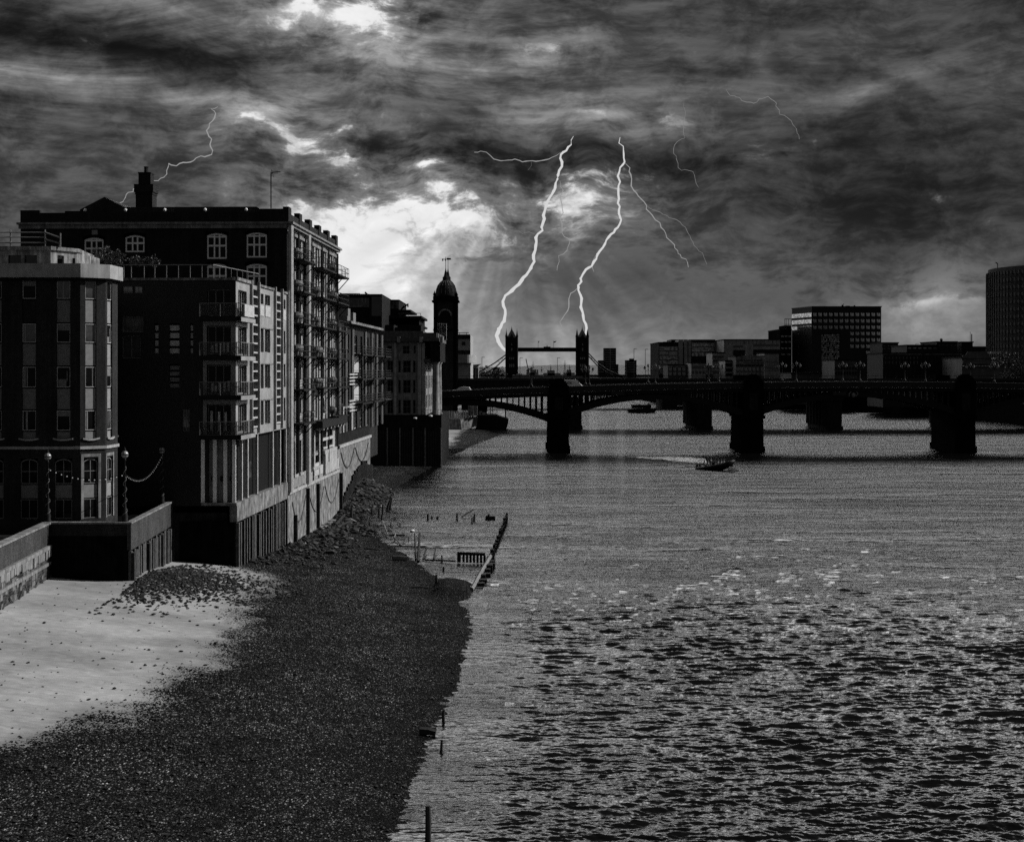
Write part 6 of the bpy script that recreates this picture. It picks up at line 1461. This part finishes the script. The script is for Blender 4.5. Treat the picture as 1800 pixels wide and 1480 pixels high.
# ---------------------------------------------------------------- vehicles
def wheel(m_parent, x, y, r=.34):
    w = MB(); w.tube([(x, y-.1, r), (x, y+.1, r)], r, 14); o = w.build('wheel', K['rubber'], m_parent)
    MB().tube([(x, y-.115, r), (x, y+.115, r)], r*.55, 10).build('rim', K['steel'], o)
def vehicle(name, label, cat, loc, rz, prof, glass, L, wd_, wheels, logo=False):
    t = thing(name, label, cat, loc, rz); h = wd_/2
    b = MB(); n = len(prof)
    ins = .12
    vs = []
    for x, z in prof: vs.append((x, -h+(ins if z > 1.0 else 0), z))
    for x, z in prof: vs.append((x, h-(ins if z > 1.0 else 0), z))
    b.add(vs, [tuple(range(n)), tuple(range(2*n-1, n-1, -1))]+[(i, n+i, n+(i+1) % n, (i+1) % n) for i in range(n)])
    body = b.build('body', K['white'], t)
    for poly in glass:
        g = MB().slab_xz(poly, -h-.012+ins*.9, h+.012-ins*.9); g.build('window', K['glass'], t)
    for x in wheels:
        for s in (-1, 1): wheel(t, x, s*(h-.1))
    MB().box(L/2-.03, L/2+.02, -h+.25, -h+.55, .62, .8).build('headlight', K['globe'], t); MB().box(L/2-.03, L/2+.02, h-.55, h-.25, .62, .8).build('headlight', K['globe'], t)
    if logo:   # dark script-like mark and underline on the van's side
        for s in (-1, 1):
            y = s*(h-ins*.45); m = MB()
            for k in range(6): m.tube([(-2.1+k*.27, y, 1.72+.0*k), (-2.0+k*.27, y, 2.05+(.10 if k in (0, 3, 4) else -.08)), (-1.88+k*.27, y, 1.72)], .05, 4)
            m.box(-2.2, -.5, y-.01, y+.01, 1.5, 1.58); m.build('lettering', K['iron'], t)
    return t
xv = X(1009, 326); zr = deck_z(xv)-1.15
vehicle('van', 'white panel van with dark script on its side crossing the arch bridge', 'van', (xv, 327, zr), 0,
        [(-2.6, .35), (2.5, .35), (2.55, .9), (2.3, 1.12), (1.75, 1.28), (1.0, 2.15), (.6, 2.42), (-2.5, 2.46), (-2.62, 2.2), (-2.55, 1.0)], [[(.75, 1.3), (1.62, 1.3), (1.02, 2.05), (.72, 2.05)]], 5.1, 1.95, (-1.6, 1.6), True)
xv = X(810.5, 326)
vehicle('car', 'white estate car at the north end of the arch bridge', 'car', (xv, 327, deck_z(xv)-1.0), math.pi,
        [(-2.1, .3), (2.1, .3), (2.15, .75), (1.9, .92), (1.15, 1.0), (.45, 1.55), (.1, 1.66), (-1.7, 1.68), (-2.15, 1.1)], [[(.2, 1.02), (1.0, 1.02), (.42, 1.48), (.2, 1.52)], [(-.9, 1.05), (.08, 1.05), (.08, 1.55), (-.9, 1.58)]], 4.3, 1.75, (-1.3, 1.3))
# ---------------------------------------------------------------- lamp posts and festoons on the terrace
def globe_lamp(loc, label, hgt=4.85):
    t = thing('street_lamp', label, 'lamp post', loc, 0, 'globe lamps along the terrace')
    MB().lathe([(.26, 0), (.28, .12), (.2, .3), (.22, .5), (.13, .9), (.10, 1.2), (.075, 1.6), (.06, hgt-.62), (.11, hgt-.58), (.06, hgt-.5), (.08, hgt-.42)], n=12).build('post', K['iron'], t, True)
    w = MB(); pts = [(.10*(1.9-1.1*u)*math.cos(u*34), .10*(1.9-1.1*u)*math.sin(u*34), .15+u*(hgt-1.0)) for u in np.linspace(0, 1, 70)]
    w.tube(pts, .02, 4); w.build('light_string', K['steel'], t)
    g = MB().ball((0, 0, hgt-.16), .26, 14).build('globe', K['globe'], t, True)
    m = MB().lathe([(.275, hgt-.2), (.275, hgt-.14)], n=14); m.lathe([(.10, hgt+.08), (.06, hgt+.16), (.09, hgt+.2), (.03, hgt+.27), (.01, hgt+.36)], n=8)
    for a in (0, math.pi/2): m.tube([(.27*math.cos(a)*math.cos(u), .27*math.sin(a)*math.cos(u), hgt-.16+.27*math.sin(u)) for u in np.linspace(0, math.pi, 9)], .015, 4)
    m.build('crown', K['iron'], g); return t
L1 = P(84, 915, 104.4); L2 = P(219.5, 915, 104.35); L3 = P(284.5, 880, 119.8)
L1.z = 6.72; L2.z = 6.72; L3.z = 6.72
globe_lamp(L1, 'globe lamp post at the inner corner of the terrace, beside the near river wall')
globe_lamp(L2, 'globe lamp post at the outer terrace corner, wound with a light string', 5.0)
globe_lamp(L3, 'globe lamp post at the far end of the terrace parapet', 4.45)
def festoon(a, b, sag, label, n, mat):
    t = thing('festoon_lights', label, 'string lights', a, 0); d = b-a
    pts = [d*u+Vector((0, 0, -4*sag*u*(1-u))) for u in np.linspace(0, 1, 24)]; MB().tube(pts, .022, 4).build('cable', K['iron'], t)
    me = MB().ball((0, 0, -.09), .042, 8).mesh('bulb', K[mat])
    for i in range(n):
        u = (i+.5)/n; inst('bulb', me, t, d*u+Vector((0, 0, -4*sag*u*(1-u))))
K['bulb'] = emit('small_lit_bulb', .30); 
festoon(L1+Vector((0, 0, 3.9)), L2+Vector((0, 0, 3.5)), .55, 'string of small lit bulbs between the inner and outer corner lamps', 14, 'bulb')
festoon(L2+Vector((.1, 0, 3.4)), L3+Vector((0, 0, 3.9)), 1.0, 'sagging cable of white bulbs from the outer corner lamp to the far one', 26, 'globe')
# ---------------------------------------------------------------- timber on the foreshore
def gz(px, py):            # point on the ground or water under a pixel
    Y = 150.0
    for _ in range(30):
        z = max(0.0, float(shore_h(np.array(X(px, Y)), np.array(Y)))) if Y < 340 else 0.0; Y = .5*Y+.5*(CZ-z)*F/(py-HY)
    return Vector((X(px, Y), Y, z))
def post(px, pyb, pyt, w, label, lean=0.0, grp='weathered stumps in the shallows', name='timber_post'):
    b = gz(px, pyb); k = b.y/F; h = (pyb-pyt)*k; t = thing(name, label, 'post', (b.x, b.y, b.z-.4), 0, grp); r = w*k/2
    MB().tube([(0, 0, 0), (lean*h*.5+random.uniform(-.03, .03), 0, .4+h*.5), (lean*h, 0, .4+h)], [r*1.1, r, r*.85], 7).build('stump', K['wood'], t)
for (px, b, t, w, ln, lb) in ((618, 911, 891, 4.6, 0, 'squared black post at the foot of the warehouse wall'), (659, 876, 870, 3, .1, 'short leaning stump out beyond the black squared post'), (654, 905, 893, 3, 0, 'low stump left of the leaning pair in the shallows'),
    (666.5, 907, 890, 3.4, 0, 'left post of the leaning pair in the shallows'), (672.5, 903, 886, 3.8, .05, 'right post of the leaning pair in the shallows'), (679, 897, 879, 4, .35, 'leaning post head behind the pair'), (684, 893, 875, 6, .2, 'thick leaning post, outermost of the leaning group'),
    (671, 914, 906, 4, 0, 'broken stump in front of the leaning pair'), (694, 914, 908, 2.4, 0, 'tiny stump right of the leaning group'), (649, 922, 916, 3, 0, 'low stump at the shingle edge below the wall foot'), (687, 925, 918, 2, 0, 'thin stake in the shallows below the tiny stump'), (703, 926, 919, 1.8, 0, 'thin stake nearest the floating white bird'),
    (752, 914, 903, 4, 0, 'squared post at the left end of the row of stubs'), (759, 912, 907, 4, 0, 'first low stub beside the squared post'), (769, 912, 907, 4.4, 0, 'second low stub of the short row'), (803.5, 914, 902, 3.6, 0, 'lone upright post between the stubs and the fallen beam'), (833, 916, 903, 4, .1, 'post propping the fallen beam'), (829.5, 920, 910, 3, 0, 'small stump below the fallen beam'),
    (717.5, 952, 943, 1.6, 0, 'thin stake behind the fallen frame'), (776.5, 987, 976, 2.6, 0, 'single stake left of the plank panel'), (752, 1450+30, 1416, 11, 0, 'thick black post standing at the bottom of the picture in the water'),
    (780, 1268, 1247, 6, 0, 'squat dark stump at the water edge, upper of two'), (775, 1318, 1300, 5, .1, 'squat dark stump at the water edge, lower of two'), (820.5, 1041, 1028, 1.6, 0, 'thin upright stake beside the foot of the slanting beam'), (767, 1024, 1010, 4.6, 0, 'dark post at the inner corner of the sand pocket'), (780, 1004, 996, 4, 0, 'short stub behind the sand pocket')):
    post(px, b, t, w, lb, ln)
def beam(a, b, w, label, name='driftwood_beam', za=.0, zb=.0, mat='wood', grp='fallen timbers on the foreshore'):
    A, B_ = gz(*a), gz(*b); A.z += za; B_.z += zb; t = thing(name, label, 'beam', A, 0, grp); k = A.y/F*w/2
    MB().tube([(0, 0, k*.6), (B_-A)*.5+Vector((0, 0, k*.6+.03)), (B_-A)+Vector((0, 0, k*.6))], [k, k*1.05, k*.9], 5).build('timber', K[mat], t)
for a, b, w, lb, za, zb, mt in (((812, 911), (832, 908), 3.0, 'fallen beam propped on a post in the shallows', .1, .75, 'wood'), ((672, 930), (682, 945), 2.6, 'pale broken pole leaning at the shingle edge', .9, .2, 'wood_pale'), ((684, 946), (712, 947), 3.4, 'dark beam lying level beside the pale broken pole', .25, .3, 'wood'),
    ((693, 950), (706, 960), 2.6, 'short pole fallen forward of the level dark beam', .3, .0, 'wood_pale'), ((690, 954), (696, 946), 2.4, 'stub of bleached wood crossing the level beam', .0, .5, 'wood_pale'), ((708, 957), (715, 949), 2.0, 'crooked branch upright by the thin stake', .0, .5, 'wood'), ((747, 987), (800, 990), 3.0, 'long dark sill beam running to the plank panel', .1, .15, 'wood'), ((690, 985), (716, 986), 9, 'heavy black baulk half buried in the shingle', .1, .1, 'wood'),
    ((762, 983), (767, 972), 2.6, 'crooked branch standing right of the forked stump', .0, .6, 'wood'), ((744, 984), (750, 972), 3.0, 'broken branch leaning on the forked stump', .0, .5, 'wood'), ((731, 985), (729, 962), 3.4, 'left arm of the splintered forked stump', .0, 1.3, 'wood'), ((735, 988), (738, 960), 5, 'thick arm of the splintered forked stump', .0, 1.2, 'wood'),
    ((600, 972), (612, 973), 5, 'dark baulk on the shingle below the wall foot', .05, .05, 'wood'), ((722, 1033), (752, 1034), 3.4, 'low dark plank lying on the open shingle', .02, .02, 'wood'), ((738, 1290), (766, 1293), 14, 'black slab of timber at the water edge near the bottom', .05, .02, 'wood'), ((590, 925), (606, 915), 4, 'tangled driftwood at the foot of the warehouse wall', .1, .6, 'wood'), ((596, 929), (620, 921), 4, 'long driftwood trunk lying below the tangled pile', .15, .3, 'wood'), ((575, 935), (590, 934), 5, 'dark stub of driftwood nearest the fender piles', .1, .1, 'wood'), ((640, 965), (668, 968), 2.4, 'thin plank on the mud bank above the shingle', .03, .03, 'wood')):
    beam(a, b, w, lb, za=za, zb=zb, mat=mt)
def groyne():
    a, b = gz(891, 917), gz(862, 988); t = thing('timber_groyne', 'slanting line of close-set black piles running out into the river', 'groyne', (b.x, b.y, 0)); n = 34; d = a-b
    for i in range(n):
        u = i/(n-1); p = d*u; h = random.uniform(.35, .9)+.25*u; w = random.uniform(.10, .18)
        MB().box(p.x-w, p.x+w, p.y-w*1.2, p.y+w*1.2, -1.2, h).build('pile', K['wood'], t)
    a, b = gz(862, 990), gz(829, 1037); t = thing('sloping_beam', 'long bleached beam with trailing planks sloping down beside the sand pocket', 'beam', (b.x, b.y, 0)); d = a-b
    MB().tube([(0, 0, .1), d*.5+Vector((0, 0, .45)), d+Vector((0, 0, .7))], .17, 6).build('timber', K['wood_pale'], t)
    for i in range(9):
        q = d*(.08+.1*i); m = MB().box(q.x+.15, q.x+.5+random.uniform(0, .3), q.y-.3, q.y+.5, -.6, .12+.06*i+random.uniform(-.1, .15)); m.build('plank', K['wood'], t)
    a, b = gz(804, 989), gz(853, 991); t = thing('plank_panel', 'upright black plank panel with gaps at the edge of the shingle', 'panel', (a.x, a.y, 0)); d = b-a; L = d.length; h = .62
    m = MB().box(0, L, -.06, .06, h*.62, h+.02).box(0, .32, -.08, .08, -.3, h)
    for i in range(8): m.box(.5+i*L/8, .5+i*L/8+L/8*.6, -.05, .05, -.3, h*.615)
    o = m.build('boards', K['wood'], t); t.rotation_euler = (0, 0, math.atan2(d.y, d.x)); t.location.z = .35
    c = gz(862, 913); t = thing('timber_crate', 'box-like timber remnant standing in the shallows inside the groyne', 'crate', (c.x, c.y, -.3)); k = c.y/F
    MB().box(-8*k, 8*k, -.4, .4, 0, .3+6*k).box(-5*k, -1*k, -.39, .39, .3+6.01*k, .3+9*k).build('boards', K['wood'], t); MB().box(-9*k, -8.02*k, -.3, .3, .3, .3+4*k).box(8.02*k, 8.6*k, -.3, .3, .3, .3+5*k).build('cleat', K['wood'], t)
groyne()
# ---------------------------------------------------------------- barges, jetty mast and the speedboat
def barge():
    t = thing('barge', 'grounded barge with a pale swim-headed bow and a white rail, below the arch bridge', 'barge', (X(806, 436), 436, 0)); k = 436/F; x = lambda p: (p-806)*k; z = lambda p: CZ-(p-HY)*k
    MB().slab_xz([(x(772), .2), (x(812), -.4), (x(809), z(736)), (x(772), z(736))], 0, 6).add([(x(812), 0, -.4), (x(838), 5, z(749)), (x(838.5), 5, z(733)), (x(809.5), 0, z(737)), (x(812), 6, -.4), (x(838), 6, z(749)), (x(838.5), 6, z(733)), (x(809.5), 6, z(737))], [(0, 1, 2, 3), (1, 5, 6, 2), (4, 7, 6, 5), (3, 2, 6, 7), (0, 4, 5, 1), (0, 3, 7, 4)]).build('hull', K['conc'], t)
    m = MB()
    for i in range(14): m.box(x(777+i*4.0), x(779.4+i*4.0), -.05+(max(0, i-8))*.8, .12+(max(0, i-8))*.8, z(735.5), z(722.5+.0*i))
    m.box(x(776), x(812), -.1, -.051, z(736.4), z(735.2)); m.build('railing', K['offwhite'], t)
    MB().box(x(822), x(839), 2.5, 5.6, z(731), z(708)).box(x(826), x(832), 1.5, 2.45, z(731), z(714)).build('deckhouse', K['conc'], t)
    t = thing('barge', 'dark low barge lying beyond the pale-bowed one, with a pole on its stern', 'barge', (X(866, 446), 446, 0)); k = 446/F; x = lambda p: (p-866)*k; z = lambda p: CZ-(p-HY)*k
    MB().slab_xz([(x(836), -.4), (x(889), -.4), (x(893.5), z(744)), (x(893.5), z(736)), (x(876), z(731)), (x(872), z(728.5)), (x(838), z(728.5))], 0, 7).build('hull', K['iron'], t)
    MB().slab_xz([(x(838), z(730)), (x(872), z(730)), (x(878), z(732.5)), (x(893), z(737)), (x(893), z(736)), (x(876), z(730.9)), (x(872), z(728.4)), (x(838), z(728.4))], -.12, -.01).build('rubbing_strake', K['grey'], t)
    MB().bar((x(888.5), 1, z(737)), (x(888.5), 1, z(708)), .2, 6).build('pole', K['iron'], t)
    MB().box(x(845), x(853), 1, 4, z(728.4), z(725)).box(x(842), x(847), 1, 4, z(728.4), z(723)).build('deck_gear', K['offwhite'], t)
    t = thing('lattice_mast', 'squat lattice steel mast on the dark barge beside a black block', 'mast', (X(861, 449), 449, 4.4)); k = 449/F; z0, z1 = 0, Z(704, 449)-4.4; m = MB()
    for a in (-5.5, 5.5): m.bar((a*k, 0, z0), (a*k*.75, 0, z1), .16)
    for i in range(4):
        u, v = z0+(z1-z0)*i/4, z0+(z1-z0)*(i+1)/4; m.bar((-5.3*k, 0, u), (5*k, 0, v), .11); m.bar((5.3*k, 0, u), (-5*k, 0, v), .11); m.bar((-5.2*k, 0, v), (5.2*k, 0, v), .11)
    m.bar((1*k, 0, z0), (1*k, 0, z1), .2); m.build('lattice', K['iron'], t)
    t = thing('dolphin_block', 'black mooring block between the pale deckhouse and the lattice mast', 'mooring', (X(847, 460), 460, -2)); MB().box(-1.5, 1.5, -2, 2, 0, 11.5).build('block', K['stone_dark'], t); MB().box(-1.7, 1.7, -2.2, 2.2, 11.51, 12).build('cap', K['conc_dark'], t)
    Y = 620.0; t = thing('passenger_boat', 'long dark passenger boat moored beneath the bridges near mid river', 'boat', (X(1130, Y), Y, 0)); k = Y/F
    MB().slab_xz([(-26*k, .1), (20*k, .1), (25*k, 1.9), (-27*k, 1.6)], -2.5, 2.5).build('hull', K['iron'], t); MB().box(-20*k, 14*k, -2, 2, 1.9, 3.4).build('cabin', K['iron'], t); MB().box(8*k, 12*k, -1, 1, 3.41, 4.2).box(22*k, 23.4*k, -1, 1, 1.9, 2.8).build('wheelhouse', K['offwhite'], t)
barge()
def skin_body(verts, edges, radii, name, mat, parent, loc=None):
    me = bpy.data.meshes.new(name); me.from_pydata(verts, edges, []); o = bpy.data.objects.new(name, me); COL.objects.link(o)
    o.modifiers.new('skin', 'SKIN'); s = o.modifiers.new('sub', 'SUBSURF'); s.levels = 1; s.render_levels = 1
    for i, r in enumerate(radii): me.skin_vertices[0].data[i].radius = (r, r)
    me.skin_vertices[0].data[0].use_root = True
    bpy.context.view_layer.update(); e = o.evaluated_get(bpy.context.evaluated_depsgraph_get()); nm = bpy.data.meshes.new_from_object(e)
    bpy.data.objects.remove(o); nm.name = name; nm.materials.clear(); nm.materials.append(mat); return inst(name, nm, parent, loc, smooth=True)
def person(label, seated, loc, rz, parent=None):
    t = thing('person', label, 'person', loc, rz, 'people aboard the speedboat'); s = seated
    hz = .0 if s else .92
    V_ = [(0, 0, hz), (0, 0, hz+.25), (0, .02, hz+.48), (0, .03, hz+.58), (0, .05, hz+.70), (0, .05, hz+.80)]; Rr = [.14, .14, .15, .06, .10, .08]; E = [(0, 1), (1, 2), (2, 3), (3, 4), (4, 5)]
    for a in (-1, 1):
        b = len(V_); V_ += [(a*.19, .02, hz+.47), (a*.26, .10, hz+.22), (a*.20, .34, hz+.22), (a*.19, .42, hz+.23)]; Rr += [.07, .05, .04, .032]; E += [(2, b), (b, b+1), (b+1, b+2), (b+2, b+3)]
        for f in range(5): V_.append((a*.19+(-.04+.02*f)*(1 if f else 1.6)*a, .42+(.09 if f else .04), hz+.23-(.01 if f else .02))); Rr.append(.009); E.append((b+3, len(V_)-1))
        c = len(V_)
        V_ += ([(a*.10, .10, hz-.02), (a*.13, .45, hz+.02), (a*.13, .47, hz-.40), (a*.13, .60, hz-.43)] if s else [(a*.10, 0, hz-.06), (a*.11, .02, .48), (a*.12, -.02, .08), (a*.12, .14, .04)]); Rr += [.10, .07, .05, .04]; E += [(0, c), (c, c+1), (c+1, c+2), (c+2, c+3)]
    skin_body(V_, E, Rr, 'body', K['cloth'], t)
    h = MB().ball((0, .05, hz+.74), .115, 10, 1.15); h.build('head', K['skin'], t, True)
    MB().lathe([(.12, hz+.75), (.125, hz+.80), (.09, hz+.87), (.02, hz+.89)], (0, .035, 0), 10).build('hair', K['iron'], t, True)
    MB().prism([(-.2, -.11), (.2, -.11), (.2, .16), (-.2, .16)], hz+.12, hz+.5).build('life_jacket', K['midgrey'], t)
    return t
def speedboat():
    b0 = Vector((X(1262, 262), 262, .0)); hd = R(-42); t = thing('speedboat', 'dark inflatable speedboat full of people planing past the second bridge pier', 'boat', b0, hd)
    t.rotation_euler = (0, R(-7), hd)       # bow lifted
    L = 7.6; pts = lambda s: [(-L/2, s*1.15, .55), (-1, s*1.2, .6), (1.6, s*1.08, .78), (2.9, s*.6, 1.1), (3.5, 0, 1.3)]
    m = MB().tube(pts(1), [.3, .3, .3, .28, .24], 10); m.tube(pts(-1), [.3, .3, .3, .28, .24], 10); m.build('tube', K['rubber'], t, True)
    n = 9; vs = []; fs = []
    for i in range(n):
        u = i/(n-1); x = -L/2+u*7.0; w = 1.05*(1-max(0, u-.55)**2*4.4); kz = -.25+.9*max(0, u-.5)**1.6*2
        vs += [(x, -w, .5+.5*max(0, u-.6)), (x, 0, kz), (x, w, .5+.5*max(0, u-.6))]
    for i in range(n-1):
        for j in range(2): fs.append((3*i+j, 3*i+j+1, 3*i+4+j, 3*i+3+j))
        fs.append((3*i, 3*i+3, 3*i+5, 3*i+2))
    fs.append((0, 1, 2)); MB().add(vs, fs).build('hull', K['iron'], t)
    MB().box(-.9, -.3, -.4, .4, .5, 1.35).build('console', K['iron_grey'], t); MB().slab_xz([(-.4, 1.35), (-.15, 1.35), (-.45, 1.75), (-.55, 1.75)], -.4, .4).build('windscreen', K['glass'], t)
    MB().tube([(-3.2, -.9, .6), (-3.3, -.85, 2.0), (-3.3, .85, 2.0), (-3.2, .9, .6)], .05, 6).bar((-3.3, 0, 2.0), (-3.3, 0, 2.7), .05).build('arch_frame', K['iron'], t)
    MB().box(-4.2, -3.75, -.55, -.15, .2, 1.3).box(-4.2, -3.75, .15, .55, .2, 1.3).build('outboard_motor', K['iron'], t)
    bpy.context.view_layer.update(); mw = t.matrix_world
    for i, (x, y, s, lb) in enumerate(((-1.5, 0, False, 'standing helmsman behind the console of the speedboat'), (-2.4, -.55, True, 'passenger seated in the rear row of the speedboat, nearer side'), (-2.4, .55, True, 'passenger seated in the rear row of the speedboat, farther side'), (.4, -.5, True, 'passenger seated ahead of the console, nearer side of the speedboat'), (.4, .5, True, 'passenger seated ahead of the console, farther side of the speedboat'), (1.3, 0, True, 'passenger seated alone closest to the lifted bow of the speedboat'))):
        w = mw @ Vector((x, y, .55 if not s else .98)); person(lb, s, w, hd-R(90))
    # broken water thrown up astern and at the bow
    nx, ny = 150, 46; quad = [((1244, 817.5), (1236, 806.5)), ((1215, 816.5), (1212, 802.3)), ((1180, 812.5), (1175, 801)), ((1140, 807.5), (1140, 801.5)), ((1096, 803.6), (1096, 802.4))]
    u = np.linspace(0, 4, nx); vs = []; fo = []
    def gp(px, py): Y = (CZ-.16)*F/(py-HY); return np.array([X(px, Y), Y])
    for a in u:
        i = min(3, int(a)); f = a-i; lo = gp(*quad[i][0])*(1-f)+gp(*quad[i+1][0])*f; hi = gp(*quad[i][1])*(1-f)+gp(*quad[i+1][1])*f
        for j in range(ny):
            q = j/(ny-1); p = lo*(1-q)+hi*q; e = min(q, 1-q)*2; vs.append((p[0], p[1], .16+.5*math.exp(-a*1.2)*math.sin(math.pi*q)+random.uniform(-.04, .05))); fo.append(.92*min(1, e*1.6)*(1-.5*a/4)*min(1, (4-a)*1.5))
    idx = np.arange(nx*ny).reshape(nx, ny); q = np.stack([idx[:-1, :-1], idx[:-1, 1:], idx[1:, 1:], idx[1:, :-1]], -1).reshape(-1, 4)
    me = bpy.data.meshes.new('wake_foam'); me.from_pydata(vs, [], q.tolist()); me.update(); at = me.attributes.new('foam', 'FLOAT', 'POINT'); at.data.foreach_set('value', np.array(fo))
    m = MT('foam'); a = m.n('ShaderNodeAttribute', attribute_name='foam'); nz = m.noise(m.coord((.6, .35, 1)), 1.5, 8, .75); al = m.ramp(m.math('ADD', a.outputs['Fac'], m.math('MULTIPLY', m.math('SUBTRACT', nz, .5), 2.6)), .35, .75, 0, 1)
    m.base(.5); m.set(.8, .3); cl = m.math('MULTIPLY', al, 1.0, clamp=True); m.l(cl, m.b.inputs['Alpha']); me.materials.append(m.m)
    tag(inst('wake_foam', me), 'pale churned wake trailing left behind the speedboat', None, None, 'stuff')
    m2 = MB()
    for _ in range(260):
        p = mw @ Vector((3.1+abs(random.gauss(0, .6)), random.gauss(-.9, .5), 0)); p.z = abs(random.gauss(.05, .28)); r = random.uniform(.03, .10); m2.box(p.x-r*2, p.x+r*2, p.y-r, p.y+r, p.z-r*.6, p.z+r*.6)
    tag(m2.build('bow_spray', K['offwhite']), 'white spray thrown up by the bow of the speedboat', None, None, 'stuff')
speedboat()
b = gz(724.5, 934); t = thing('bird', 'small white waterbird floating in the shallows inside the groyne', 'bird', (b.x, b.y, .0), .4)
def bird():
    m = MB(); m.lathe([(.01, -.26), (.08, -.2), (.13, -.05), (.13, .08), (.07, .22), (.03, .3)], n=10); o = m.build('body', K['white'], t, True); o.rotation_euler = (0, R(90), 0); o.location = (0, 0, .08)
    MB().tube([(.16, 0, .12), (.2, 0, .26)], [.05, .035], 8).ball((.22, 0, .3), .055, 8).build('head', K['white'], t, True); MB().tube([(.26, 0, .3), (.34, 0, .28)], [.018, .004], 5).build('bill', K['iron'], t)
bird()
